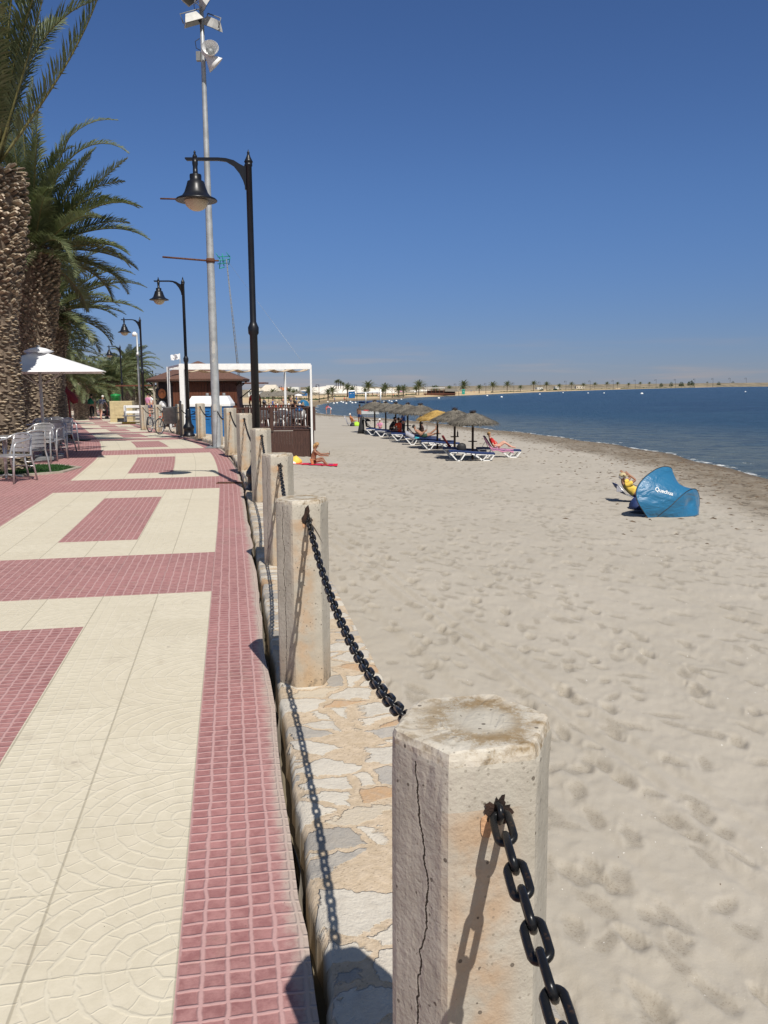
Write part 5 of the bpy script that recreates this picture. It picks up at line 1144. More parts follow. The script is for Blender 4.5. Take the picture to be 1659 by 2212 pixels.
# ================================================================== THATCHED PARASOLS AND LOUNGERS
def make_thatch(gold, seed):
    random.seed(seed); r = empty('thatched_parasol', (0, 0, 0)); mt_ = M['thatchg' if gold else 'thatch']
    mb = MB(); mb.tube([(0, 0, -.3), (0, 0, 1.98)], .052, 10); mb.build('pole', M['pole'], r)
    mb = MB(); mb.lathe([(.20, .78), (.20, .81)], 14); mb.build('shelf', M['pole'], r)
    mb = MB(); n_ = 36; zt_ = 2.06; prof = [(.06, 0), (.25, -.07), (.55, -.20), (.85, -.35), (1.08, -.46)]
    rows = [[(q*(1+.03*noise.noise((math.cos(a)*3, math.sin(a)*3, q*4+seed)))*math.cos(a), q*math.sin(a), zt_+z_+.085*noise.noise((math.cos(a)*1.8, math.sin(a)*1.8, q*3+seed))) for a in np.linspace(0, 2*PI, n_+1)[:-1]] for q, z_ in prof]
    mb.loft(rows, caps=False); rows2 = [[(x_*.98, y_*.98, z_-.06) for x_, y_, z_ in rw] for rw in rows]; mb.loft(rows2, caps=False)
    for k in range(2600):                              # loose straw
        a = random.uniform(0, 2*PI); q = random.choice((random.uniform(.9, 1.08), random.uniform(.3, 1.0))); z_ = zt_+np.interp(q, [0, .25, .55, .85, 1.08], [0, -.07, -.20, -.35, -.46]); L_ = random.uniform(.12, .34); a2 = a+random.uniform(-.12, .12); w_ = random.uniform(.008, .02)
        u = Vector((math.cos(a), math.sin(a), 0)); v = Vector((-u.y, u.x, 0)); e_ = Vector((math.cos(a2), math.sin(a2), 0))*(q+L_*.85); dz = L_*(.42 if q < .9 else random.uniform(.3, .85))
        p_ = u*q+Vector((0, 0, z_+random.uniform(-.01, .06))); mb.add([p_-v*w_, p_+v*w_, e_+Vector((0, 0, p_.z-dz))], [(0, 1, 2)])
    mb.build('canopy', mt_, r, normals=False)
    if not gold:
        mb = MB()
        for k in range(160): a = random.uniform(0, 2*PI); q = random.uniform(.02, .10); mb.add([(q*math.cos(a), q*math.sin(a), zt_-.04), (q*math.cos(a+.3), q*math.sin(a+.3), zt_-.04), (q*2*math.cos(a+random.uniform(-.5, .5)), q*2*math.sin(a), zt_+random.uniform(.05, .16))], [(0, 1, 2)])
        mb.lathe([(.10, -.02), (.11, .03), (.07, .06)], 10, c=(0, 0, zt_)); mb.build('tuft', M['pole'], r, normals=False)
    return r
th0 = make_thatch(False, 1); th1 = make_thatch(True, 4); th2 = make_thatch(False, 9)
cx6 = lambda cx, cy: ((1300+cx/2.552)/1.736, (1480+cy/2.552)/1.736)
tdef = [(1205, 618, 0, 'nearest grey thatched beach parasol, at the right end of the row', th0, 1.0, .3), (1033, 562, 0, 'second thatched beach parasol from the right, darker and bushier with a topknot', th2, 1.02, 1.2), (868, 515, 0, 'golden straw thatched parasol, brighter than all the others', th1, .97, 2), (706, 460, 0, 'fourth thatched parasol from the right, a large grey one left of the golden one', th0, 1.06, 3.1),
        (585, 425, 0, 'fifth thatched parasol from the right, behind the man in the blue shirt', th2, 1.05, 4), (470, 398, 0, 'sixth thatched parasol from the right with a tufted top', th0, 1.05, 5), (375, 378, 0, 'seventh thatched parasol from the right, second from the far end of the row', th2, 1.05, .7), (270, 362, 0, 'farthest thatched parasol at the left end of the row, with a drooping edge', th0, 1.08, 2.4)]
usedt = set(); tpos = []
for i, (cx, cy, _, lb, srco, sc_, rz) in enumerate(tdef):
    p = onsand(*cx6(cx, cy)); o = srco if id(srco) not in usedt else copy_tree(srco); usedt.add(id(srco)); place(o, (p.x, p.y, p.z+.0), rz, lb, sc_); tag(o, lb, 'beach parasol', 'thatched parasols in a row on the sand'); tpos.append(p)
def make_bed():
    r = empty('sun_lounger', (0, 0, 0)); W_ = .31
    for sy in (-1, 1):
        mb = MB(); y = sy*W_
        def bar(pts, w_=.032, t_=.05):
            for (a, b) in zip(pts, pts[1:]):
                a = Vector((a[0], y, a[1])); b = Vector((b[0], y, b[1])); d = b-a; n_ = Vector((-d.z, 0, d.x)).normalized()*t_/2; e_ = d.normalized()*t_*.25
                a = a-e_; b = b+e_; vs = [a+n_, b+n_, b-n_, a-n_]; mb.add([v+Vector((0, -w_/2, 0)) for v in vs]+[v+Vector((0, w_/2, 0)) for v in vs], [(0, 1, 2, 3), (7, 6, 5, 4), (0, 4, 5, 1), (1, 5, 6, 2), (2, 6, 7, 3), (3, 7, 4, 0)])
        bar([(0, .40), (.33, .03)]); bar([(.30, .03), (.50, .03)]); bar([(.48, .03), (.70, .36)]); bar([(0, .40), (.35, .395), (.72, .37), (.95, .34), (1.12, .27), (1.30, .14), (1.44, .03)], t_=.065); bar([(1.42, .03), (1.78, .03)], t_=.05); bar([(1.76, .03), (1.95, .28)]); bar([(1.45, .05), (1.64, .27)], t_=.04); bar([(1.1, .29), (1.95, .285)], t_=.04)
        mb.build('side_frame', M['white'], r)
    mb = MB(); rows = []
    for x_, z_ in ((-.02, .43), (.3, .44), (.6, .42), (.7, .405), (1.1, .36), (1.5, .335), (1.97, .32)): rows.append([(x_, -.33, z_-.035), (x_, .33, z_-.035), (x_, .34, z_+.01), (x_, .28, z_+.03), (x_, -.28, z_+.03), (x_, -.34, z_+.01)])
    mb.loft(rows, smooth=False); mb.build('mattress', M['navy'], r)
    for x_, z_ in ((.05, .36), (1.90, .26), (.42, .03), (1.6, .03)): MB().tube([(x_, -W_, z_), (x_, W_, z_)], .018, 6).build('crossbar', M['white'], r)
    return r
bed = make_bed(); 
bdef = [(985, 637, 'nearest navy and white sun lounger, the black bag standing on it'), (928, 602, 'sun lounger directly behind the nearest one, its frame in shade'), (1255, 604, 'rightmost sun lounger, its back raised, with the pink towel and woman'), (720, 526, 'navy sun lounger with bright white zigzag legs under the golden parasol'), (680, 505, 'shaded sun lounger beneath and behind the golden parasol bed'), (566, 482, 'navy sun lounger with the man reading a tablet'),
        (545, 462, 'shaded sun lounger touching the head of the reading man bed'), (430, 440, 'sun lounger with one white leg, left of the standing stroller'), (370, 424, 'shaded sun lounger in the middle of the row'), (275, 402, 'sun lounger with white hub cap like disc under its frame'), (190, 386, 'farthest sun lounger, white framed, beside the black pushchair')]
beds = []
for i, (cx, cy, lb) in enumerate(bdef):
    p = onsand(*cx6(cx, cy)); o = bed if i == 0 else copy_tree(bed); place(o, (p.x, p.y+.3, p.z-.01), rad(-2+random.uniform(-3, 3)), lb); tag(o, lb, 'sun lounger', 'navy and white sun loungers under the parasols'); beds.append(o)
bpy.context.view_layer.update()
def onbed(i, x_, y_=0, z_=.44): return beds[i].matrix_world @ Vector((x_, y_, z_))
# raised backrests
def raised(i, lb_angle, mt_, ln=.62):
    mb = MB(); a = rad(lb_angle); d = Vector((-math.cos(a), 0, math.sin(a))); n_ = Vector((math.sin(a), 0, math.cos(a)))
    p0_ = Vector((.62, 0, .44)); mb.add([p0_+Vector((0, y_, 0))+d*q*ln+n_*t_ for q in (0, 1) for y_ in (-.29, .29) for t_ in (0, .05)], [(0, 2, 3, 1), (4, 5, 7, 6), (0, 1, 5, 4), (2, 6, 7, 3), (0, 4, 6, 2), (1, 3, 7, 5)])
    o = mb.build('raised_backrest', M[mt_], beds[i]); mb = MB(); mb.tube([p0_+Vector((-.1, .25, 0)), p0_+d*ln*.7+Vector((0, .25, 0))+Vector((-.02, 0, 0))], .014, 5); mb.tube([(.15, -.25, .42), tuple(p0_+d*ln*.7+Vector((0, -.25, 0)))], .014, 5); mb.build('support_strut', M['white'], o)
raised(2, 58, 'dark'); raised(6, 50, 'navy')
def drape(name, i, x0_, x1_, mt_, lb, cat, hang=.2, up_=None, w_=.34):
    mb = MB(); rows = []; n_ = 14
    for a in range(n_+1):
        x_ = x0_+(x1_-x0_)*a/n_; zb = np.interp(x_, [0, .6, .7, 1.1, 1.5, 1.97], [.455, .44, .425, .38, .355, .34]); 
        if up_ and x_ < .62: t_ = (.62-x_); zb = .46+t_*math.tan(rad(up_)); 
        row = []
        for b in range(13):
            y_ = -w_-.03+(2*w_+.03)*b/12; z_ = zb+.012+.015*noise.noise((x_*5, y_*7, i))
            if b == 0: z_ -= hang*(.7+.4*noise.noise((x_*4, 1, i)))
            row.append((x_+.01*noise.noise((x_*6, y_*6, 2)), max(y_, -w_) if b else -w_-.015, z_))
        rows.append(row)
    mb.loft(rows, closed=False); o = mb.build(name, M[mt_]); o.matrix_world = beds[i].matrix_world.copy(); md = o.modifiers.new('s', 'SOLIDIFY'); md.thickness = .012; tag(o, lb, cat)
drape('towel', 2, .28, 1.62, 'pink', 'pink towel draped over the rightmost lounger under the sunbathing woman', 'towel', .16, 56)
drape('towel', 5, .02, .5, 'greyc', 'grey towel hung over the head end of the reading man lounger', 'towel', .34, 28); drape('towel', 5, .52, .78, 'cyan', 'cyan towel under the reading man shoulders', 'towel', .1)
# bag, dark towel, bottle, pushchair
mb = MB(); mb.loft([[(.20*math.cos(a)*q, .12*math.sin(a)*q, z_) for a in np.linspace(0, 2*PI, 15)[:-1]] for q, z_ in ((.9, 0), (1.05, .05), (1.0, .2), (.78, .28), (.3, .32))]); p = onbed(0, .55, .1, .45); o = mb.build('bag', M['dark'], None, p); tag(o, 'black rounded bag standing on the nearest lounger', 'bag')
p = onbed(1, .1, .3, .45); mb = MB(); rows = [[(-.12+.35*q+.03*math.sin(j), -.15+.3*j/6, .52*(1-q)+.04*math.sin(j*2+q*4)) for j in range(7)] for q in np.linspace(0, 1, 9)]; mb.loft(rows, closed=False); o = mb.build('draped_cloth', M['burg'], None, p); md = o.modifiers.new('s', 'SOLIDIFY'); md.thickness = .03; tag(o, 'dark maroon cloth draped over a raised lounger back by the second parasol', 'cloth')
p = tpos[1]+Vector((.14, -.02, .83)); o = MB().lathe([(.035, 0), (.036, .16), (.03, .2), (.012, .25), (.012, .30)], 12).build('bottle', M['dark'], None, p); tag(o, 'dark drink bottle standing on the shelf of the second parasol pole', 'bottle')
def pushchair(cx, cy, lb, rz):
    p = onsand(*cx6(cx, cy)); r = empty('pushchair', p, rz, lb, 'pushchair', 'black pushchairs by the loungers')
    for x_, y_ in ((-.3, -.25), (-.3, .25), (.32, -.22), (.32, .22)): MB().lathe([(.03, -.02), (.11, -.018), (.12, 0), (.11, .018), (.03, .02)], 16, c=(x_, y_, .12), ax=(0, 1, 0)).build('wheel', M['steel'], r)
    mb = MB(); [mb.tube([(.32, y_, .14), (0, y_, .55), (-.38, y_, 1.02)], .014, 6) or mb.tube([(-.3, y_, .14), (.1, y_, .62)], .014, 6) for y_ in (-.24, .24)]; mb.tube([(-.38, -.24, 1.02), (-.38, .24, 1.02)], .018, 6); mb.build('frame', M['galv'], r)
    mb = MB(); mb.loft([[(-.2, y_*.2, .95), (-.14, y_*.22, .55), (.12, y_*.22, .45), (.32, y_*.2, .42), (.32, y_*.2, .36), (.1, y_*.22, .38), (-.2, y_*.22, .48), (-.28, y_*.2, .92)] for y_ in (-1, 1)], smooth=False); mb.build('seat', M['dark'], r)
    mb = MB(); mb.loft([[(-.22+.42*math.cos(a)*math.cos(b_), .24*math.sin(b_), .66+.42*math.sin(a)) for b_ in np.linspace(-PI/2, PI/2, 7)] for a in np.linspace(.5, 2.3, 8)], closed=False); mb.build('hood', M['dark'], r); return r
pushchair(215, 372, 'black pushchair with folded hood at the far end of the lounger row', .2); pushchair(505, 398, 'black pushchair frame standing beside the man in the blue shirt', 2.6)
mb = MB(); mb.loft([[(.22*q*math.cos(a)+dx_, .16*q*math.sin(a), z_) for a in np.linspace(0, 2*PI, 15)[:-1]] for q, z_, dx_ in ((1.15, 0, 0), (1.0, .3, .02), (.8, .7, .05), (.6, 1.1, .09), (.25, 1.25, .1))]); p = onsand(*cx6(138, 372)); tag(mb.build('covered_parasol_bag', M['dark'], None, p), 'tall black bag standing upright left of the farthest parasol', 'bag')

# ================================================================== PEOPLE ON THE BEACH
gW = onsand(682, 1004)
w1, j = person((gW.x-.12, gW.y, gW.z+.03), 0, 'blonde woman in a bikini sitting on a red towel holding up a phone', lean=12, th=(112, 100), sh=(32, 48), ua=(58, 50), fa=(92, 88), pz=.13, hair='hairb', bot='terra', longhair=True, head=18, h=1.66, fingers=True, skin='skind', ft=88, uo=(-.05, .05))
for q in ('bikini_top',): mb = MB(); cpt = j['chest']; [mb.sphere(cpt+Vector((.10, s_*.075, -.03)), .055, 10, sc=(.7, 1, 1)) for s_ in (1, -1)]; mb.build('bikini_top', M['terra'], w1)
ph = MB().cbox((0, 0, 0), (.012, .075, .15), .003).build('phone', M['dark'], None, w1.location+(j['hdL']+j['hdR'])/2+Vector((.07, 0, .07))); tag(ph, 'dark phone held up by the blonde woman on the red towel', 'phone')
def cloth_on_sand(name, c, L_, W_, rz, mt_, lb, cat='towel', amp=.02):
    mb = MB(); rows = []
    for a in range(21):
        row = []
        for b in range(13):
            x_, y_ = (a/20-.5)*L_, (b/12-.5)*W_; X_ = x_*math.cos(rz)-y_*math.sin(rz); Y_ = x_*math.sin(rz)+y_*math.cos(rz); row.append((x_, y_, gz(c.x+X_, c.y+Y_)-c.z+.025+amp*abs(noise.noise((x_*4, y_*4, L_)))))
        rows.append(row)
    mb.loft(rows, closed=False); o = mb.build(name, M[mt_], None, c); o.rotation_euler.z = rz; md = o.modifiers.new('s', 'SOLIDIFY'); md.thickness = .01; return tag(o, lb, cat)
cloth_on_sand('beach_towel', gW+Vector((-.15, .05, 0)), 2.1, 1.1, .02, 'towel', 'red patterned beach towel spread on the sand beside the deck corner')
def heap(name, c, R_, H_, mt_, lb, cat, seed=1, sq=1):
    mb = MB(); rows = []
    for i in range(7):
        q = i/6; rows.append([(R_*math.cos(a)*math.cos(q*PI/2*.96)*(1+.35*noise.noise((math.cos(a)*2, math.sin(a)*2, q*2+seed))), R_*sq*math.sin(a)*math.cos(q*PI/2*.96)*(1+.3*noise.noise((math.cos(a)*2+5, math.sin(a)*2, q*2+seed))), H_*math.sin(q*PI/2)*(1+.25*noise.noise((math.cos(a)*3, math.sin(a)*3, seed+9)))) for a in np.linspace(0, 2*PI, 15)[:-1]])
    mb.loft(rows); return tag(mb.build(name, M[mt_], None, c), lb, cat)
heap('beach_bag', gW+Vector((-.85, .1, .05)), .26, .30, 'yellow', 'crumpled yellow beach bag on the end of the red towel', 'bag', 2)
heap('folded_cloth', gW+Vector((-1.02, -.12, .05)), .24, .12, 'canvasw', 'pale patterned cloth heaped in front of the yellow beach bag', 'cloth', 5)
# reclining man behind the tent
Yt = onsand(1440, 1113).y
cT = onsand(1383, 1086); fc_ = empty('folding_lounger', (cT.x, cT.y+.25, cT.z), 0, 'low blue folding beach chair the capped man reclines in', 'beach chair')
mb = MB(); prof = [(-.66, .50), (-.58, .38), (-.40, .22), (-.1, .10), (.25, .12), (.7, .12)]; mb.loft([[(x_, y_, z_) for y_ in (-.27, -.1, .1, .27)] for x_, z_ in prof], closed=False); o = mb.build('sling', M['navy'], fc_); md = o.modifiers.new('s', 'SOLIDIFY'); md.thickness = .03
mb = MB(); [mb.tube([(-.66, y_, .52), (-.4, y_, .23), (-.1, y_, .10), (.75, y_, .12)], .014, 6) or mb.tube([(-.35, y_, .30), (.15, y_, .0)], .014, 6) or mb.tube([(.15, y_, .25), (-.25, y_, .0)], .014, 6) for y_ in (-.29, .29)]; mb.build('frame', M['alu'], fc_)
MB().cbox((-.60, -.285, .40), (.16, .02, .17), .004).build('label_patch', M['greyc'], fc_)
mn, j = person((cT.x-.02, cT.y+.25, cT.z+.02), 0, 'man in a yellow top and straw cap reclining, both hands raised to his face', lean=-52, th=(92, 84), sh=(70, 60), ua=(132, 124), fa=(238, 232), pz=.20, hair='hairw', top='yellow', bot='navy', hat='hutp', head=48, h=1.66, fingers=True, skin='skin', uo=(.15, .15))
tb_ = heap('blue_bag', onsand(1380, 1100)+Vector((0, .12, 0)), .24, .30, 'navy', 'navy blue bag slumped on the sand against the tent', 'bag', 8); heap('dark_towel', onsand(1385, 1108)+Vector((.1, -.05, -.02)), .42, .10, 'dark', 'dark crumpled cloth on the sand at the tent entrance', 'cloth', 4, .5)
# tent
tO = onsand(1400, 1114); tn = empty('beach_tent', (tO.x, tO.y+.15, tO.z-.03), 0, 'bright blue pop up beach tent with dark piping and white lettering', 'beach tent')
def tp(cx, cy, y):
    p_ = P((2200+cx/3.318)/1.736, (1700+cy/3.318)/1.736, tn.location.y+y)-tn.location
    if cy >= 775: p_.z = .0
    return p_
H1 = [tp(770, 775, -.46), tp(690, 700, -.52), tp(632, 600, -.50), tp(612, 500, -.44), tp(640, 400, -.36), tp(720, 300, -.24), tp(840, 210, -.06), tp(930, 172, .06), tp(1000, 166, .14), tp(1048, 182, .20), tp(1066, 225, .28), tp(1066, 300, .44), tp(1060, 420, .70), tp(1040, 560, .92), tp(1000, 775, 1.0)]
H2 = [tp(850, 785, -.40), tp(950, 730, -.44), tp(1030, 670, -.44), tp(1110, 595, -.40), tp(1180, 530, -.32), tp(1240, 480, -.20), tp(1300, 448, -.04), tp(1340, 442, .10), tp(1370, 458, .22), tp(1390, 500, .34), tp(1402, 560, .46), tp(1400, 650, .62), tp(1380, 720, .80), tp(1340, 785, .92)]
H3 = [tp(900, 792, -.34), tp(1010, 790, -.36), tp(1100, 792, -.34), tp(1180, 790, -.30), tp(1250, 792, -.24), tp(1320, 790, -.14), tp(1385, 792, .02), tp(1392, 760, .14), tp(1395, 790, .24), tp(1395, 792, .34), tp(1392, 792, .46), tp(1390, 792, .62), tp(1380, 792, .80), tp(1350, 792, .9)]
def resamp(H, n):
    out_ = []
    m_ = len(H)
    for i in range(n):
        f = i/(n-1)*(m_-1); k = min(int(f), m_-2); t = f-k; p0, p1, p2_, p3 = H[max(k-1, 0)], H[k], H[k+1], H[min(k+2, m_-1)]
        out_.append(.5*((2*p1)+(-p0+p2_)*t+(2*p0-5*p1+4*p2_-p3)*t*t+(-p0+3*p1-3*p2_+p3)*t**3))
    return out_
def panel(Ha, Hb, n, m_, sag, wr_, seed):
    A_, B2 = resamp(Ha, n), resamp(Hb, n); rows = []
    for j_ in range(m_+1):
        q = j_/m_; row = []
        for i in range(n):
            p_ = A_[i].lerp(B2[i], q); s4 = 4*q*(1-q); u = i/(n-1)
            nz_ = noise.noise((u*9+seed, q*1.3, seed)); fold = math.sin((u*26+nz_*4))*.5+.5*noise.noise((u*30, q*3, seed))
            p_ += Vector((-.3, -.9, .15))*(-sag*s4*math.sin(PI*u)); p_ += Vector((-.05, 0, -.20))*(s4*math.exp(-((u-.68)/.24)**2) if sag < 0 else 0) + Vector((0, -1, .3))*(wr_*s4*fold); row.append(p_)
        rows.append(row)
    return rows
ra_ = panel(H1, H2, 90, 26, -.07, .008, 1); mb = MB(); mb.loft(ra_, closed=False); pA = mb.build('tent_shell', M['tent'], tn, normals=False); md = pA.modifiers.new('s', 'SOLIDIFY'); md.thickness = .006
rb_ = panel(H2, H3, 90, 18, .02, .012, 5)
for row in rb_:
    for i, p_ in enumerate(row): p_.y += .10*math.exp(-((p_.x-tp(1290,0,0).x)/.14)**2-((p_.z-.34)/.14)**2)
mb = MB(); mb.loft(rb_, closed=False); pB = mb.build('rear_pocket_panel', M['tent'], tn, normals=False); md = pB.modifiers.new('s', 'SOLIDIFY'); md.thickness = .006
MB().tube(resamp(H1, 60), .012, 6).build('piping', M['dark'], tn); MB().tube(resamp(H2, 60), .012, 6).build('piping', M['dark'], tn)
fcu = bpy.data.curves.new('txt', 'FONT'); fcu.body = 'Quechua'; fcu.size = .17; fcu.extrude = .002; fcu.offset = .0012; fcu.space_character = 1.0; fo = bpy.data.objects.new('txt', fcu); COL.objects.link(fo)
bpy.context.view_layer.update(); tm = bpy.data.meshes.new_from_object(fo.evaluated_get(bpy.context.evaluated_depsgraph_get())); bpy.data.objects.remove(fo)
vs_ = [p_ for row in ra_ for p_ in row]; nn = 90; bv = BVHTree.FromPolygons(vs_, [tuple(f) for f in gridq(len(ra_), nn).tolist()])
wx = max(v.co.x for v in tm.vertices); a_ = -rad(16)
for v in tm.vertices:
    u, z_ = v.co.x/wx*.47, v.co.y*.78+ .0; x_ = tp(785, 440, 0).x+u*math.cos(a_)-z_*math.sin(a_); zz_ = tp(785, 440, 0).z+u*math.sin(a_)+z_*math.cos(a_)
    h_ = bv.ray_cast(Vector((x_, -3, zz_)), Vector((0, 1, 0))); y_ = h_[0].y if h_[0] else -.4; v.co = Vector((x_, y_-.012-(.002 if v.co.z > 0 else 0), zz_))
tm.materials.clear(); tm.materials.append(M['logo']); lo = bpy.data.objects.new('white_lettering', tm); COL.objects.link(lo); lo.parent = tn
# woman on the pink towel
p = onbed(2, .88, 0, .40); person(p, beds[2].rotation_euler.z, 'sunbathing woman in red and white lying on the pink towel with one knee raised', lean=-38, th=(128, 122), sh=(52, 58), ua=(28, 20), fa=(75, 80), pz=.10, skin='skinl', hair='hairb', top='reds', bot='white', head=10, h=1.62, ft=85)
p = onbed(5, .98, 0, .38); person(p, beds[5].rotation_euler.z, 'shirtless man in dark green shorts lying on a lounger holding up a tablet', lean=-52, th=(112, 100), sh=(128, 108), ua=(60, 55), fa=(120, 118), pz=.12, skin='skin', hair='haird', bot='gshort', head=30, h=1.76)
tb2 = MB().cbox((0, 0, 0), (.02, .18, .25), .004).build('tablet', M['dark'], None, p+Vector((.22, 0, .62))); tag(tb2, 'black tablet held up by the man in green shorts', 'tablet')
def beachp(cx, cy, lb, **kw): p = onsand(*cx6(cx, cy)); rz = kw.pop('rz', 0); return person((p.x, p.y, p.z), rz, lb, **kw)
SIT = dict(lean=8, th=(95, 88), sh=(60, 80), ua=(35, 30), fa=(80, 75))
person(onbed(6, 1.2, .2, .4)+Vector((.0, 1.2, 0)), 2.6, 'dark haired child sitting on a lounger behind the reading man', pz=.13, skin='skin', bot='navy', h=1.35, **SIT)
beachp(545, 412, 'man in a blue shirt and dark trousers standing under the fifth parasol with arms bent', rz=2.9, ua=(20, 15), fa=(95, 100), top='blue', bot='dark', trousers=True, h=1.80, skin='skinl', head=12)
person(onbed(8, .9, .1, .40), 2.4, 'woman in an orange red swimsuit sitting on a lounger with her back turned', pz=.13, skin='skin', top='orange', bot='orange', h=1.68, **SIT)
beachp(420, 392, 'person in black sitting low and reaching one arm out to the right', rz=0, lean=25, th=(90, 80), sh=(40, 60), ua=(75, 20), fa=(95, 60), pz=.45, top='dark', bot='dark', skin='skin', h=1.75)
beachp(322, 345, 'woman with a white head scarf sitting on the sand behind the parasol poles', rz=-2, pz=.14, top='pink', bot='white', hat='canvasw', hair='hairw', skin='skinl', h=1.62, **SIT)
person(onsand(777, 919), 1.2, 'barefoot man in navy swimming shorts standing at the far end of the row', th=(6, -6), sh=(0, -6), ua=(10, 60), fa=(30, 150), bot='navy', skin='skind', h=1.78)
pk = onsand(762, 920)
person((pk.x-.0, pk.y-.1, pk.z), .6, 'sunburnt person leaning back in a grey beach chair with a lime towel', pz=.35, lean=-25, th=(85, 80), sh=(50, 60), ua=(30, 30), fa=(80, 80), skin='terra', bot='beige', h=1.65, hair='hairw')
heap('lime_towel', pk+Vector((.35, -.3, 0)), .35, .35, 'lime', 'bright lime green towel in front of the grey beach chair', 'towel', 3); ch_ = empty('beach_chair', pk+Vector((-.55, .1, 0)), 0, 'low grey framed beach chair beside the lime towel', 'beach chair')
mb = MB(); mb.box((0, 0, .5), (.06, .6, .8), ry=-.35); mb.box((.35, 0, .22), (.6, .6, .05)); mb.build('sling', M['greyc'], ch_); mb = MB(); [mb.tube([(-.2, y_, .9), (.2, y_, .0)], .015, 5) or mb.tube([(.6, y_, .25), (-.1, y_, 0)], .015, 5) for y_ in (-.3, .3)]; mb.build('frame', M['alu'], ch_)
heap('dark_bag', pk+Vector((.02, -.45, 0)), .25, .28, 'dark', 'black bag on the sand between the grey beach chair and lime towel', 'bag', 6)
# waders
def wader(px, py, lb, dz=-.25, **kw): p = G(px, py, SEA); return person((p.x, p.y, SEA+dz), kw.pop('rz', 0), lb, **kw)
wader(705, 893, 'child in a red top bending at the water edge', dz=-.02, rz=.5, lean=35, th=(10, -5), ua=(50, 40), fa=(60, 60), top='reds', bot='reds', skin='skinl', h=1.35)
wader(715, 894, 'child in a pink top bent over next to the red one at the water edge', dz=-.02, rz=3.3, lean=60, th=(15, 5), ua=(60, 50), fa=(60, 60), top='pink', bot='canvasw', skin='skinl', h=1.4)
wader(723, 870, 'wader in a white hat and blue top standing in the shallows', dz=-.35, top='blue', bot='dark', hat='canvasw', skin='skin', h=1.7)
wader(749, 869, 'dark figure standing waist deep in the water near the buoys', dz=-.6, bot='dark', skin='skind', h=1.7)
wader(765, 867, 'swimmer standing further out by the floating goal', dz=-.75, bot='dark', skin='skin', h=1.65)
# boat with awning seen beyond the farthest parasol
bt = G(778, 902, SEA); 
# deck people
person((xat(550, 42), 42, fz), 1.7, 'person in a bright red shirt standing by the kiosk counter, seen from behind', ua=(15, 12), fa=(40, 30), top='reds', bot='dark', trousers=True, h=1.9, hair='haird', skin='skind')
person((xat(566, 41.3), 41.3, fz+.0), 1.2, 'shirtless tanned person with a white cap seated at the deck railing', pz=.52, lean=14, th=(88, 84), sh=(5, 10), ua=(35, 30), fa=(85, 80), bot='dark', hat='canvasw', skin='skin', h=1.72)
person((xat(497, 33), 33.0, -.62), 2.6, 'blond person partly hidden behind the concrete posts near the toilets', lean=15, ua=(60, 10), fa=(110, 20), top='skin', bot='navy', hair='hairb', longhair=True, h=1.7)
person((xat(640, 44), 44, fz), 3.3, 'person with brown hair sitting behind the deck chairs', pz=.50, lean=8, th=(88, 84), sh=(5, 10), ua=(25, 20), fa=(70, 75), top='dark', bot='dark', skin='skind', h=1.65)
# walking couple
person((xat(196, 57), 57, float(zp(57))), 1.75, 'woman in a grey top with a teal backpack walking away along the promenade', th=(14, -12), sh=(8, -28), ua=(15, -12), fa=(25, 5), top='beige', bot='dark', trousers=True, h=1.62, hair='haird', skin='skinl')
heap('teal_backpack', Vector((xat(196, 57)-.02, 56.78, float(zp(57))+1.0)), .22, .36, 'teal', 'teal green backpack on the back of the walking woman', 'backpack', 2, .5)
person((xat(215, 56.5), 56.5, float(zp(56.5))), 1.35, 'stooping elderly person in a blue plaid shirt pushing a wheeled walker', lean=32, th=(14, -8), sh=(4, -18), ua=(30, 28), fa=(55, 52), top='plaid', bot='beige', h=1.62, hair='hairw', skin='skinl')
rl = empty('wheeled_walker', (xat(224, 56.7), 57.0, float(zp(57))), .9, 'dark framed wheeled walker in the hands of the elderly person', 'walker')
for x_ in (-.25, .25):
    for y_ in (-.28, .28): MB().lathe([(.02, -.015), (.09, -.015), (.09, .015), (.02, .015)], 12, c=(x_, y_, .09), ax=(0, 1, 0)).build('wheel', M['dark'], rl)
mb = MB(); [mb.tube([(-.25, y_, .1), (-.1, y_, .5), (-.2, y_, .92)], .016, 5) or mb.tube([(.25, y_, .1), (-.1, y_, .5)], .016, 5) for y_ in (-.28, .28)]; mb.tube([(-.1, -.28, .5), (-.1, .28, .5)], .014, 5); mb.build('frame', M['burg'], rl); MB().cbox((0, 0, .45), (.3, .45, .2), .03).build('basket', M['dark'], rl)
for px, Y, lb, t_ in ((318, 60, 'distant person in a pale pink top left of the kiosk', 'pink'), (324, 62, 'distant person in white standing left of the kiosk', 'white')): person((xat(px, Y), Y, float(zp(Y))), 1, lb, top=t_, bot='navy', skin='skinl', h=1.65)

# ================================================================== FAR SHORE
def far_ground(px, back, z=None):
    """point on the far beach, back metres inland of the far shoreline seen at picture column px"""
    xs = [a for a, _ in farp][1:]; ys_ = [b for _, b in farp][1:]; py = float(np.interp(px, xs, ys_))
    p = G(px, py, SEA); d = Vector((p.x, p.y, 0)).normalized(); p = p+d*back; 
    zz_ = gz(p.x, p.y); return Vector((p.x, p.y, zz_))
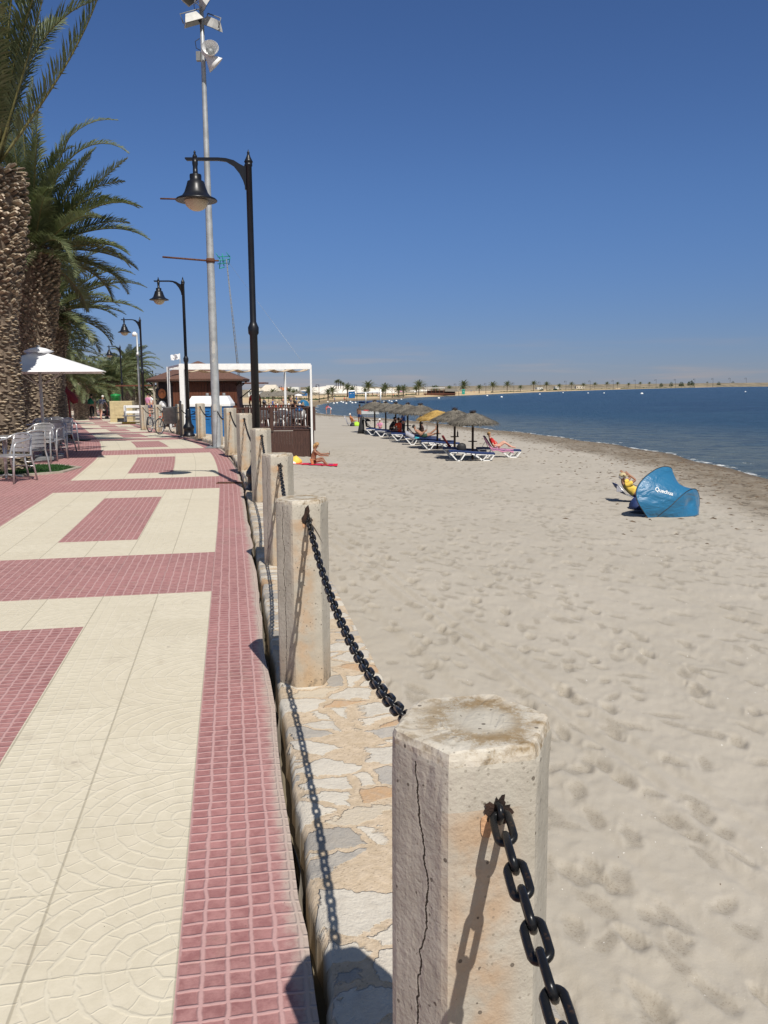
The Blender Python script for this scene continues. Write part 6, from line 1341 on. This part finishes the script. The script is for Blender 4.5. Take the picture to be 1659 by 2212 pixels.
# far palms: shared light crown and trunk
cC = MB(); random.seed(31)
for k in range(26):
    e0 = 1.4-(k/26)*1.6; a = k*2.4; pts = frond_path(a, e0, random.uniform(1.7, 2.3), random.uniform(1, 1.6), 7, .2); add_frond(cC, Vector((0, 0, 0)), [p_+Vector((.35*(p_.length/2.2)**1.5, 0, 0)) for p_ in pts], 20, .09, .42, .4)
tC_ = trunk(2.4, .20, .5, .27, 33, .12); oC = cC.build('crown', LMt, None, normals=False); cCm = oC.data; bpy.data.objects.remove(oC); oT = tC_.build('trunk', TM, None); tCm = oT.data; bpy.data.objects.remove(oT)
c5 = lambda cx, cy: ((1500+cx/1.2022)/1.736, (1380+cy/1.2022)/1.736)
c3 = lambda cx, cy: ((1200+cx/2.074)/1.736, (1400+cy/2.074)/1.736)
c4 = lambda cx, cy: ((900+cx/2.765)/1.736, (1380+cy/2.765)/1.736)
where = ['far left behind the thin pergola post', 'left of the white salt heaps', 'in front of the white salt heap', 'beside the blue sign', 'by the far blue toilet', 'behind the floating goal', 'above the first parasol', 'left of the far beach bar', 'over the far beach bar', 'by the teal toilet', 'right of the teal toilet']
fp_list = [(c4(345, 215), 22, 0), (c4(510, 203), 24, 0), (c4(560, 225), 20, 0), (c4(715, 196), 30, 0), (c4(915, 215), 25, 0), (c4(960, 192), 28, 0), (c4(1115, 163), 34, 0), (c4(1165, 190), 28, 0), (c4(1300, 205), 26, 0), (c4(1330, 138), 34, 0), (c4(1482, 202), 26, 0), (c4(1505, 162), 30, 0)]
fp_list += [(c3(cx, cy), 28, 0) for cx, cy in ((612, 95), (648, 92), (748, 98), (768, 58), (885, 95), (905, 97), (1005, 96), (1118, 54), (1112, 92))]
fp_list += [(c5(cx, cy), 30, 0) for cx, cy in ((357, 76), (418, 62), (483, 58), (542, 78), (602, 54), (660, 60), (717, 72), (772, 60), (826, 66), (878, 62), (932, 58), (980, 58), (1030, 64), (1082, 57), (1123, 57), (1384, 54))]
GF = 'palm trees along the far promenade'
ordn = ['first', 'second', 'third', 'fourth', 'fifth', 'sixth', 'seventh', 'eighth', 'ninth', 'tenth', 'eleventh', 'twelfth', 'thirteenth', 'fourteenth', 'fifteenth', 'sixteenth', 'seventeenth', 'eighteenth', 'nineteenth', 'twentieth', 'twenty first', 'twenty second', 'twenty third', 'twenty fourth', 'twenty fifth', 'twenty sixth', 'twenty seventh', 'twenty eighth', 'twenty ninth', 'thirtieth', 'thirty first', 'thirty second', 'thirty third', 'thirty fourth', 'thirty fifth', 'thirty sixth', 'thirty seventh', 'thirty eighth', 'thirty ninth', 'fortieth']
fp_list.sort(key=lambda a: a[0][0])
for i, ((px, py), bk, _) in enumerate(fp_list):
    p = far_ground(px, bk); top = P(px, py, p.y).z; H = max(2.2, top-p.z); e_ = empty('far_palm', p-Vector((0, 0, .1)), random.uniform(-.5, .5), '%s small palm from the left along the far shore' % ordn[i], 'palm tree', GF)
    for nm_, me_, zz_, sc_ in (('trunk', tCm, 0, (1, 1, H*.62/2.4)), ('crown', cCm, H*.62, (min(1.75, H/3.3),)*3)):
        o = bpy.data.objects.new(nm_, me_); COL.objects.link(o); o.parent = e_; o.location.z = zz_; o.scale = sc_
# three tall thin palms inland behind the salt heaps
for i, (px, py) in enumerate((c4(998, 150), c4(1020, 140), c4(1045, 157), c4(1070, 172))):
    Y = 520; zb = -.2; top = P(px, py, Y).z; H = top-zb; e_ = empty('tall_palm', (xat(px, Y), Y, zb), i, ['leftmost tall thin palm behind the salt heap', 'tallest thin palm behind the salt heap', 'third tall thin palm behind the salt heap', 'shortest right palm behind the salt heap'][i], 'palm tree', 'tall palms inland')
    for nm_, me_, zz_, sc_ in (('trunk', tCm, 0, (1.1, 1.1, H/2.4)), ('crown', cCm, H, (1.1, 1.1, 1.0))): o = bpy.data.objects.new(nm_, me_); COL.objects.link(o); o.parent = e_; o.location.z = zz_; o.scale = sc_
# far lamps (same family of lamp, simplified)
def far_lamp(): 
    r = empty('far_street_lamp', (0, 0, 0)); mb = MB(); mb.lathe([(.16, 0), (.09, .5), (.07, 1), (.06, 4.7)], 8); mb.build('pole', M['blackrail'], r); MB().tube([(0, 0, 4.4), (-.25, 0, 4.7), (-.85, 0, 4.7)], .045, 5).build('arm', M['blackrail'], r)
    MB().lathe([(.30, 0), (.16, .12), (.10, .28), (.04, .5)], 10, c=(-.75, 0, 4.1)).build('lamp_shade', M['blackrail'], r); MB().lathe([(.03, -.14), (.14, -.07), (.17, 0)], 10, c=(-.75, 0, 4.1)).build('lamp_globe', M['globe'], r); return r
fl0 = None; ll_ = sorted([c4(435, 185), c4(822, 170), c4(1212, 172), c4(1578, 172)]+[c5(cx, cy) for cx, cy in ((114, 72), (252, 70), (387, 68), (513, 65), (631, 62), (748, 58), (857, 57), (961, 55), (1060, 53), (1154, 51), (1241, 50), (1328, 48), (1410, 46), (1487, 45), (1560, 44))])
for i, (px, py) in enumerate(ll_):
    p = far_ground(px, 20); top = P(px, py, p.y).z; o = far_lamp() if fl0 is None else copy_tree(fl0); fl0 = fl0 or o; place(o, p, 0, '%s lamp post from the left along the far shore' % ordn[i], max(.7, (top-p.z)/4.75)); tag(o, None, 'street lamp', 'lamp posts along the far promenade')
# low shrubs on the spit
for i, (cx, cy, w_) in enumerate(((1177, 66, 9), (1222, 62, 9), (1268, 62, 12), (1310, 55, 16), (1436, 60, 9), (1500, 58, 9), (700, 92, 10), (640, 98, 8))):
    px, py = c5(cx, cy); p = far_ground(px, 36); H = max(1.5, P(px, py, p.y).z-p.z); R_ = w_/1.2/1.736/1838*p.y; mb = MB()
    for k in range(420):
        a, b = random.uniform(0, 2*PI), random.random()**.5; c_ = Vector((R_*b*math.cos(a), R_*.6*b*math.sin(a), H*(.25+.75*random.random()*math.sqrt(max(0, 1-b*b))))); n_ = Vector((random.uniform(-1, 1), random.uniform(-1, 1), random.uniform(-1, 1)))*R_*.11; m_ = Vector((random.uniform(-1, 1), random.uniform(-1, 1), random.uniform(-1, 1)))*R_*.11
        mb.add([c_-n_, c_+m_, c_+n_, c_-m_], [(0, 1, 2, 3)])
    e_ = empty('shrub', p, 0, ['grey green shrub', 'small olive shrub', 'wide low shrub', 'largest dark green bushy tree', 'shrub near the end of the spit', 'last tiny bush on the spit', 'low bush between two palms', 'low bush beside the dark hedge'][i]+' on the far spit', 'shrub', 'shrubs on the far spit'); mb.build('foliage', M['bush'], e_, normals=False); MB().tube([(0, 0, 0), (0, 0, H*.5)], .15, 6).build('stem', M['pole'], e_)
# low dark hedges and wall lines beside the far promenade
for i, (a, b, h_) in enumerate(((560, 640, .9), (640, 750, .7), (765, 900, .8), (1060, 1170, .8), (1180, 1330, 1.2), (1340, 1500, 1.6))):
    mb = MB(); rows = []; n_ = 60
    for k in range(n_+1):
        p = far_ground(a+(b-a)*k/n_, 46); hh = h_*(.35+.9*abs(noise.noise((k*.45, i*3, 1)))); rows.append([(p.x, p.y-.6, p.z-.2), (p.x, p.y-.5, p.z+hh*.8), (p.x, p.y, p.z+hh), (p.x, p.y+.6, p.z-.2)])
    mb.loft(rows, closed=False, smooth=False); tag(mb.build('hedge', M['bush'], None, None, False), ['low hedge left of the blue sign on the far shore', 'low hedge in front of the salt heaps', 'low hedge behind the far beach left of the bar', 'hedge right of the teal toilet', 'hedge in the middle of the far spit', 'rough hedge near the end of the far spit'][i], 'hedge', 'hedges along the far promenade')
# salt heaps
def mound(pxa, pxb, pytop, Y, lb, sd, prof=None):
    xa, xb = xat(pxa, Y), xat(pxb, Y); zt_ = P((pxa+pxb)/2, pytop, Y).z; zb = -1.0; mb = MB(); rows = []; n_ = 60; D_ = (xb-xa)*.3
    prof = prof or [(0, 0), (.10, .35), (.26, .86), (.4, .97), (.7, 1), (.82, .88), (.92, .5), (1, 0)]
    for j in range(9):
        q = j/8; env = math.sin(PI*q)**.7; row = []
        for i in range(n_+1): u = i/n_; h_ = float(np.interp(u, *zip(*prof)))*env; row.append((xa+(xb-xa)*u, Y+D_*(q-.5)*2, zb+(zt_-zb)*h_*(1+.05*noise.noise((u*14, q*6, sd)))))
        rows.append(row)
    mb.loft(rows, closed=False, smooth=True); return tag(mb.build('salt_heap', M['salt'], None, None, False), lb, 'salt heap', 'salt heaps behind the far shore')
mound(633, 812, 833.6, 560, 'largest long white salt heap behind the far palms', 1); mound(690, 858, 839.5, 440, 'flatter brighter salt heap in front of the long one', 5, [(0, 0), (.04, .8), (.1, 1), (.93, 1), (1, 0)]); mound(880, 935, 841.5, 620, 'small pale salt heap left of the far beach bar', 7)
# far buildings
def bldg(pa_, pb_, pytop, Y, lb, wallm='bwall', roofm=None, win=4, fl_=1, zb=-1.0, dep=8, roofh=.35, rz=0, grp='buildings on the far shore'):
    xa, xb = xat(pa_, Y), xat(pb_, Y); W_ = xb-xa; H = P((pa_+pb_)/2, pytop, Y).z-zb; e_ = empty('far_building', ((xa+xb)/2, Y, zb), rz, lb, 'building', grp); hw_ = H*(1-roofh) if roofm else H
    MB().box((0, dep/2, hw_/2), (W_, dep, hw_)).build('wall', M[wallm], e_)
    if roofm: mb = MB(); mb.loft([[(-W_*.53, -.4, hw_), (W_*.53, -.4, hw_), (W_*.53, dep+.4, hw_), (-W_*.53, dep+.4, hw_)], [(-W_*.53, -.4, hw_+.12), (W_*.53, -.4, hw_+.12), (W_*.53, dep+.4, hw_+.12), (-W_*.53, dep+.4, hw_+.12)], [(-W_*.3, dep*.45, H), (W_*.3, dep*.45, H), (W_*.3, dep*.55, H), (-W_*.3, dep*.55, H)]], smooth=False); mb.build('roof', M[roofm], e_)
    for f in range(fl_):
        for k in range(win): x_ = -W_/2+W_*(k+.5)/win; z_ = hw_*(f+.55)/fl_; w_ = MB().box((x_, -.03, z_), (W_/win*.36, .08, hw_/fl_*.38)).build('window', M['glass'], e_); MB().box((x_, -.06, z_-hw_/fl_*.22), (W_/win*.44, .14, .06)).build('sill', M['bwall'], w_)
    return e_
bldg(560, 598, 831, 330, 'large pale hall with a pitched roof on the far shore left', 'pale', 'pale', 6, 1, dep=16, roofh=.6); bldg(598, 622, 837, 360, 'low cream building with tiled top beside the pale hall', 'pale', 'terra', 3); bldg(621, 645, 836, 345, 'white boxy building with small tower left of the salt heaps', 'bwall', None, 3)
bldg(536, 562, 838, 300, 'white low house behind the kiosk corner on the far shore', 'bwall', 'pale', 3); bldg(705, 722, 832, 700, 'tiny pump house on top of the salt works', 'bwall', None, 2)
for i, (a, b, y_, w_) in enumerate(((770, 858, 837.8, 'pale'), (1160, 1172, 837, 'bwall'), (1200, 1208, 835, 'bwall'), (1245, 1262, 834, 'pale'))): bldg(a, b, y_, (640, 900, 1000, 1100)[i], ['long flat beige building behind the floating goal', 'tiny white cabin on the mid spit', 'smallest white cabin on the spit', 'small beige cabin far out on the spit'][i], w_, None, 3, dep=10)
# land strips behind (dry dunes)
mb = MB(); rows = []
for k in range(160):
    px = 560+(1659-560)*k/159*1.25; Y = 1500+900*k/160; zt_ = P(px, np.interp(px, [560, 900, 1200, 1660, 2000], [836.5, 835.5, 831.0, 826.5, 824]), Y).z*(1+.10*noise.noise((k*.3, 0, 0))); x_ = xat(px, Y); rows.append([(x_, Y-60, -2), (x_, Y-20, zt_*.6), (x_, Y, zt_), (x_, Y+200, zt_), (x_, Y+260, -3)])
mb.loft(rows, closed=False, smooth=True); tag(mb.build('far_dunes', M['land'], None, None, False), kind='structure')
# far beach bar, toilets, sign
def far_bar(pa_, pb_, pyt, Y, lb):
    xa, xb = xat(pa_, Y), xat(pb_, Y); z0_ = gz((xa+xb)/2, Y); zt_ = P(pa_, pyt, Y).z; r = empty('far_beach_bar', ((xa+xb)/2, Y, z0_), 0, lb, 'beach bar', 'beach bars on the far shore'); W_ = xb-xa; H = zt_-z0_
    mb = MB(); mb.cbox((W_*-.2, 0, H), (W_*.6, 5, .25), .03); mb.build('roof', M['white'], r); mb = MB(); mb.loft([[(W_*.1, -3, H*.55), (W_*.5, -3, H*.5), (W_*.5, 3, H*.5), (W_*.1, 3, H*.55)], [(W_*.12, -1, H*.92), (W_*.45, -1, H*.85), (W_*.45, 1, H*.85), (W_*.12, 1, H*.92)]], smooth=False); mb.build('thatched_roof', M['thatch'], r)
    MB().cbox((0, .5, H*.35), (W_*.8, 3.4, H*.66), .05).build('wall', M['wood'], r); mb = MB(); [mb.tube([(-W_*.5+W_*k/9, -2.4, 0), (-W_*.5+W_*k/9, -2.4, H*.95 if k < 6 else H*.5)], .10, 5) for k in range(10)]; mb.build('posts', M['woodr'], r); MB().cbox((-W_*.05, -2.5, H*.22), (W_*.9, .12, .5), .02).build('railing', M['woodr'], r)
p = far_ground(945, 12); far_bar(915, 990, 838.3, p.y, 'dark timber beach bar with a white roof edge on the far beach')
p = far_ground(700, 40)
for px, lb, mt_ in ((757.5, 'left blue portable toilet on the far beach', 'bluetoilet'), (762, 'right blue portable toilet on the far beach', 'bluetoilet'), (1001, 'teal portable toilet right of the far beach bar', 'tealp')):
    p = far_ground(px, 16); toilet(px, p.y, 1.25, p.z, p.z+2.3, lb, mt_, 0, 'far portable toilets')
p = far_ground(700, 26); x_ = xat(656.5, p.y); sg_ = empty('blue_sign', (x_, p.y, gz(x_, p.y)), 0, 'blue rectangular board standing on the far shore', 'sign'); MB().cbox((0, 0, 1.7), (1.7, .08, 1.2), .01).build('board', M['bluetoilet'], sg_); MB().tube([(-.6, 0, 0), (-.6, 0, 2)], .05, 5).build('leg', M['steel'], sg_); MB().tube([(.6, 0, 0), (.6, 0, 2)], .05, 5).build('leg', M['steel'], sg_)
# floating goal and the buoy line
Yg = G(806, 871, SEA).y; gl = empty('floating_goal', (0, 0, 0), 0, 'white floating goal frame with blue inflated sides in the bay', 'goal')
a0_, a1_, b0_, b1_ = P(790, 871.5, Yg), P(790, 848, Yg), P(822, 870, Yg+1), P(822, 841, Yg+1)
a0_.z = SEA; b0_.z = SEA; MB().tube([a0_, a1_], .17, 8).build('goal_post', M['white'], gl); MB().tube([b0_, b1_], .17, 8).build('goal_post', M['white'], gl); MB().tube([a1_, P(822, 846.5, Yg+1)], .14, 8).build('crossbar', M['white'], gl); MB().tube([a1_, P(771, 850, Yg+9)], .14, 6).build('crossbar', M['white'], gl); MB().tube([P(771, 869, Yg+9), P(771, 850, Yg+9)], .05, 6).build('goal_post', M['steel'], gl)
MB().tube([(xat(776, Yg+4), Yg+4, SEA+.12), (xat(808, Yg), Yg, SEA+.15)], .28, 10).build('inflated_side', M['navy'], gl); MB().tube([(xat(809, Yg+2), Yg+2, SEA+.15), (xat(821, Yg+2), Yg+2, SEA+.15)], .25, 10).build('inflated_side', M['navy'], gl)
bm_ = MB().sphere((0, 0, 0), .26, 10, sc=(1, 1, .8)).build('buoy', M['foam']); bmesh_ = bm_.data; bpy.data.objects.remove(bm_)
bl = [(708, 869), (721, 872), (728, 871), (737, 868.5), (741, 870), (748, 872), (757, 868), (761, 871), (768, 870.5), (783, 869), (797, 869.5), (812, 869), (829, 868), (841, 866.5), (846, 868), (856, 866), (867, 863)]
bl += [c5(cx, cy) for cx, cy in ((175, 137), (393, 126), (458, 132), (630, 119), (848, 114), (920, 114), (1557, 108), (1090, 117), (735, 112))]
for i, (px, py) in enumerate(bl):
    p = G(px, py, SEA); o = bpy.data.objects.new('buoy', bmesh_); COL.objects.link(o); o.location = (p.x, p.y, SEA+.05); o.scale = (1.6,)*3 if i >= 17 else (1, 1, 1)
    if i == 24: o.scale = (2.6,)*3
    tag(o, 'white buoy, %s from the left, floating on the bay' % ordn[min(i, 39)], 'buoy', 'white buoys on the bay')
# jetty
a_, b_ = P(852, 862.6, 293), P(904, 858.3, 345); MB_ = MB(); rows = []
for k in range(41): p = a_.lerp(b_, k/40); rows.append([(p.x-.2, p.y-1.6, SEA-.3), (p.x, p.y-1.2, SEA+.35+.25*noise.noise((k*.7, 0, 0))), (p.x, p.y+1.2, SEA+.4+.25*noise.noise((k*.7, 5, 0))), (p.x, p.y+1.6, SEA-.3)])
MB_.loft(rows, closed=False, smooth=False); tag(MB_.build('rock_groyne', M['soil'], None, None, False), 'low dark rock groyne reaching into the bay from the far beach', 'groyne')
# far thatched parasols, tents and people on the left beach beyond the deck
ci = 0; thm = None
far_th = MB(); far_th.lathe([(1.25, 1.75), (1.2, 1.72), (.7, 2.05), (.1, 2.4)], 12); fto = far_th.build('canopy', M['thatch'], None); ftm = fto.data; bpy.data.objects.remove(fto)
ftp = MB().tube([(0, 0, -.2), (0, 0, 2.2)], .06, 6).build('pole', M['pole'], None); ftpm = ftp.data; bpy.data.objects.remove(ftp)
for i in range(14):
    px = (590, 603, 615, 569, 628, 640, 650, 571, 580, 594, 607, 620, 634, 647)[i]; py = (877, 875, 872, 880, 871, 869, 868, 871, 869, 868, 867, 866, 865, 864)[i]; p = onsand(px, py); e_ = empty('far_parasol', p, 0, '%s of the thatched parasols seen through and above the deck railing, in %s line' % (ordn[i % 7], 'the near' if i < 7 else 'the far'), 'beach parasol', 'thatched parasols beyond the deck')
    for nm_, me_ in (('canopy', ftm), ('pole', ftpm)): o = bpy.data.objects.new(nm_, me_); COL.objects.link(o); o.parent = e_
# distant people: three shared low bodies
def far_person(mt_top, mt_bot, sit):
    r = empty('person', (0, 0, 0)); mb = MB()
    if sit: mb.tube([(0, 0, .12), (-.05, 0, .35), (-.03, 0, .62)], [.15, .15, .13], 8); 
    else: mb.tube([(0, 0, .80), (0, 0, 1.1), (0, 0, 1.42)], [.15, .13, .17], 8)
    mb.build('shirt', M[mt_top], r); mb = MB(); z_ = .62 if sit else 1.42; mb.tube([(-.02, 0, z_), (0, 0, z_+.12)], .05, 6); mb.sphere((0, 0, z_+.22), .10, 8, sc=(1, .85, 1.2))
    for s_ in (-1, 1):
        mb.tube([(0, s_*.19, z_-.06), (.08, s_*.24, z_-.32), (.22, s_*.18, z_-.5)], [.05, .04, .03], 6)
        if sit: mb.tube([(0, s_*.1, .13), (.42, s_*.12, .35), (.8, s_*.12, .05)], [.09, .06, .04], 6)
        else: mb.tube([(0, s_*.09, .85), (.03*s_, s_*.1, .45), (-.03*s_, s_*.1, .06), (.14, s_*.1, .03)], [.09, .06, .04, .03], 6)
    mb.build('body', M['skin'], r); mb = MB(); mb.tube([(0, 0, .10 if sit else .78), (0, 0, .22 if sit else .92)], .17, 8); mb.build('shorts', M[mt_bot], r)
    MB().sphere((-.02, 0, z_+.27), .105, 8, sc=(1, .9, .9)).build('hair', M['haird'], r); return r
FPs = [far_person(*a) for a in (('reds', 'dark', True), ('white', 'navy', True), ('skin', 'navy', False), ('blue', 'beige', False), ('orange', 'dark', True))]
used_ = set()
fpl = [(876+0*i, 0) for i in range(0)]
spots = [(581, 884, 0), (586, 882, 1), (596, 883, 4), (600, 880, 1), (607, 882, 0), (612, 879, 2), (618, 881, 4), (624, 879, 1), (629, 876, 2), (634, 878, 0), (641, 874, 3), (575, 886, 1), (590, 888, 3), (648, 878, 1)]
spots += [(c3(409, 190)[0], 857, 2), (c3(444, 188)[0], 857, 3), (c3(455, 186)[0], 857, 1), (c3(570, 184)[0], 855.5, 4), (c3(610, 183)[0], 855, 1), (c3(633, 182)[0], 855, 0), (c3(742, 180)[0], 854.5, 4), (c3(780, 178)[0], 854.5, 1), (c3(835, 176)[0], 854, 2), (c3(880, 172)[0], 853.5, 1), (c3(930, 170)[0], 853, 0), (c3(965, 168)[0], 852.5, 3), (c3(1000, 165)[0], 852, 1), (c3(1035, 163)[0], 851.5, 4), (c3(1065, 160)[0], 851, 2), (c3(1150, 152)[0], 849, 1), (c3(1175, 150)[0], 848.8, 3), (c3(1200, 148)[0], 848.5, 0), (c3(222, 205)[0], 861, 2), (c3(190, 213)[0], 864, 4)]
places = ['beyond the deck railing']*14+['on the yellow far beach by the goal']*3+['on the far beach left of the bar']*6+['in front of the far beach bar']*6+['right of the teal toilet']*3+['on the yellow beach behind the buoys']*2
kinds_ = ['seated person in red', 'seated person in white', 'standing bare chested person', 'standing person in blue', 'seated person in orange']
cnt = {}
for (px, py, k), pl_ in zip(spots, places):
    p = onsand(px, py); key = (k, pl_); cnt[key] = cnt.get(key, 0)+1; lb = '%s %s, %s from the left' % (kinds_[k], pl_, ordn[cnt[key]-1])
    o = FPs[k] if k not in used_ else copy_tree(FPs[k]); used_.add(k); place(o, p, random.uniform(0, 6.2), lb); tag(o, None, 'person', 'distant bathers')
# two far umbrellas, a far tent, a moored boat
def far_umb(px, py, mt_, lb): p = onsand(px, py); e_ = empty('beach_umbrella', p, 0, lb, 'umbrella'); MB().lathe([(.95, 1.65), (.7, 1.9), (.05, 2.1)], 12).build('canopy', M[mt_], e_); MB().tube([(0, 0, 0), (0, 0, 2.1)], .03, 5).build('pole', M['white'], e_)
far_umb(c3(625, 0)[0], 855, 'pink', 'small pink beach umbrella on the far beach'); far_umb(c3(742, 0)[0], 854.8, 'canvasw', 'small white beach umbrella on the far beach'); far_umb(645, 873, 'canvasw', 'white umbrella beyond the deck next to the blue tent')
p = onsand(655, 878); e_ = empty('far_beach_tent', p, 0, 'small blue dome tent on the sand beyond the deck corner', 'tent'); mb = MB(); mb.loft([[(1.2*math.cos(a)*math.cos(b), .9*math.sin(b), 1.25*math.sin(a)*math.cos(b*.6)) for b in np.linspace(-1.3, 1.3, 7)] for a in np.linspace(.1, 2.6, 12)], closed=False); o = mb.build('shell', M['tent'], e_, normals=False)
p = G(798, 895, SEA); bo = empty('moored_boat', (p.x, p.y, SEA), .1, 'small white pedal boat with red trim moored behind the farthest parasol', 'boat'); mb = MB(); mb.loft([[(x_, y_*w_, z_) for y_, z_ in ((-1, .45), (-.8, .05), (.8, .05), (1, .45))] for x_, w_ in ((-1.3, .3), (-1.0, .5), (.8, .5), (1.3, .1))], smooth=False); mb.build('hull', M['white'], bo); MB().cbox((-.1, 0, .52), (1.3, .5, .18), .05).build('seat', M['reds'], bo)
# ------------------------------------------------------------------ street end behind the palms
def car(px, Y, rz, mt_, lb, suv=False):
    zb = float(zp(Y))-.02; r = empty('parked_car', (xat(px, Y), Y, zb), rz, lb, 'car', 'cars parked at the end of the promenade'); h_ = 1.0 if suv else .85; H = 1.75 if suv else 1.42
    mb = MB(); mb.loft([[(x_, y_*w_, z_) for y_, z_ in ((-1, .35), (-1, h_*.75), (-.92, h_*zt_), (.92, h_*zt_), (1, h_*.75), (1, .35))] for x_, w_, zt_ in ((-2.1, .78, .85), (-2.0, .86, 1.0), (-.9, .88, 1.05), (1.0, .88, 1.03), (1.9, .84, .92), (2.1, .72, .75))]); b_ = mb.build('body', mt_, r)
    mb = MB(); mb.loft([[(x_, y_*.82, h_), (x_*.72-.1, y_*.66, H)] for x_, y_ in ((-1.75, -1), (1.1, -1), (1.1, 1), (-1.75, 1), (-1.75, -1))], closed=False, smooth=False); mb.build('windows', M['glass'], r); MB().cbox((-.33, 0, H), (2.05, 1.33, .06), .02).build('roof', mt_, r)
    for x_ in (-1.3, 1.3):
        for y_ in (-.82, .82): wh = MB().lathe([(.2, -.1), (.32, -.1), (.33, 0), (.32, .1), (.2, .1)], 16, c=(x_, y_, .33), ax=(0, 1, 0)).build('wheel', M['dark'], r); MB().lathe([(.19, -.11), (.19, .11)], 12, c=(x_, y_, .33), ax=(0, 1, 0)).build('rim', M['alu'], wh)
    for y_ in (-.6, .6): MB().cbox((2.03, y_, .68), (.08, .3, .14), .02).build('headlight', M['logo'], r); MB().cbox((-2.06, y_, .72), (.08, .26, .16), .02).build('tail_light', M['reds'], r)
    MB().cbox((-2.12, 0, .6), (.03, .5, .12), .01).build('number_plate', M['logo'], r)
car(166, 118, 2.9, M['white'], 'white parked car seen left between the palm trunks'); car(187, 122, 2.9, M['white'], 'second white parked car between the two short palm trunks'); car(226, 112, 1.55, M['navy'], 'dark blue van like car facing away, right of the walking couple', True); car(212, 120, 1.5, M['steel'], 'grey car behind the dark one'); car(150, 126, 2.8, M['white'], 'white car hidden behind the burgundy parasol')
e_ = bldg(201, 232, 806, 150, 'white house with an orange tiled roof at the end of the promenade', 'bwall', 'terra', 3, 2, zb=-.4, dep=14, roofh=.30, grp='houses inland of the promenade'); bldg(160, 200, 829, 160, 'long low white building left of the orange roofed house', 'bwall', None, 5, 1, zb=-.4, dep=10, grp='houses inland of the promenade'); bldg(232, 330, 836, 190, 'pale low building behind the hut and bench palms', 'pale', None, 8, 1, zb=-.4, dep=10, grp='houses inland of the promenade')
bldg(40, 160, 822, 150, 'long white building behind the trunks at the left', 'bwall', 'terra', 10, 1, zb=-.4, dep=12, grp='houses inland of the promenade'); bldg(-160, 60, 800, 140, 'two storey pale building far left behind the nearest palm', 'pale', 'terra', 12, 2, zb=-.4, dep=12, grp='houses inland of the promenade')
x_ = xat(196.5, 96); sg_ = empty('no_entry_sign', (x_, 96, -.4), 0, 'round red no entry sign on a pole before the white house', 'sign'); MB().tube([(0, 0, 0), (0, 0, 3.0)], .04, 6).build('pole', M['steel'], sg_); o = MB().lathe([(.45, -.02), (.45, .02)], 24, c=(0, -.06, 2.95), ax=(0, -1, 0)).build('disc', M['reds'], sg_); MB().box((0, -.10, 2.95), (.60, .02, .16)).build('white_bar', M['white'], o)
x_ = xat(176, 100); sg_ = empty('blue_road_sign', (x_, 100, -.4), 0, 'blue arched panel sign between the short palm trunks', 'sign'); MB().tube([(0, 0, 0), (0, 0, 2.6)], .05, 6).build('pole', M['steel'], sg_); MB().prism([(-.7, 2.2), (.7, 2.2), (.7, 2.9), (.4, 3.3), (0, 3.45), (-.4, 3.3), (-.7, 2.9)], -.08, -.04).build('panel', M['bluetoilet'], sg_)

# weed, shells and litter strewn over the sand (uncountable)
def strewn(name, n_, zone, size, mt_, flat=.35):
    mb = MB(); k = 0
    while k < n_:
        x_, y_ = zone()
        z_, d_, fr_2, t_2 = landz(np.array([x_]), np.array([y_]))
        if t_2[0] > -1.1 or d_[0] < .1: continue
        if name == 'seaweed' and d_[0] > abs(random.gauss(0, 4.5)): continue
        z_ = float(z_[0]+hsamp(hm, np.array([x_]), np.array([y_]))[0]*float(np.clip(1.1-(y_-42)/12, 0, 1))); s_ = random.uniform(*size); a_ = random.uniform(0, PI)
        u_ = Vector((math.cos(a_), math.sin(a_), 0))*s_; v_ = Vector((-u_.y, u_.x, 0))*random.uniform(.25, .7); c_ = Vector((x_, y_, z_)); h_ = Vector((0, 0, s_*flat))
        mb.add([c_-u_-h_*.3, c_-v_-h_*.3, c_+u_-h_*.3, c_+v_-h_*.3, c_+h_], [(0, 1, 4), (1, 2, 4), (2, 3, 4), (3, 0, 4)]); k += 1
    return tag(mb.build(name, mt_, None, None, False), kind='stuff')
pa_, pb_ = [p_ for p_ in shore[2:11]], None
def zshore(): i = random.randrange(len(pa_)-1); q = random.random(); p_ = pa_[i].lerp(pa_[i+1], q); return p_.x-random.uniform(0, 9), p_.y-random.uniform(-1, 5)
strewn('seaweed', 2600, zshore, (.03, .16), M['soil'], .2)
strewn('shells', 500, lambda: (random.uniform(.2, 9)*1.0, random.uniform(1.5, 16)), (.004, .010), M['logo'], .5)
strewn('twigs', 260, lambda: (random.uniform(.2, 14), random.uniform(1.5, 24)), (.004, .013), M['soil'], .4)
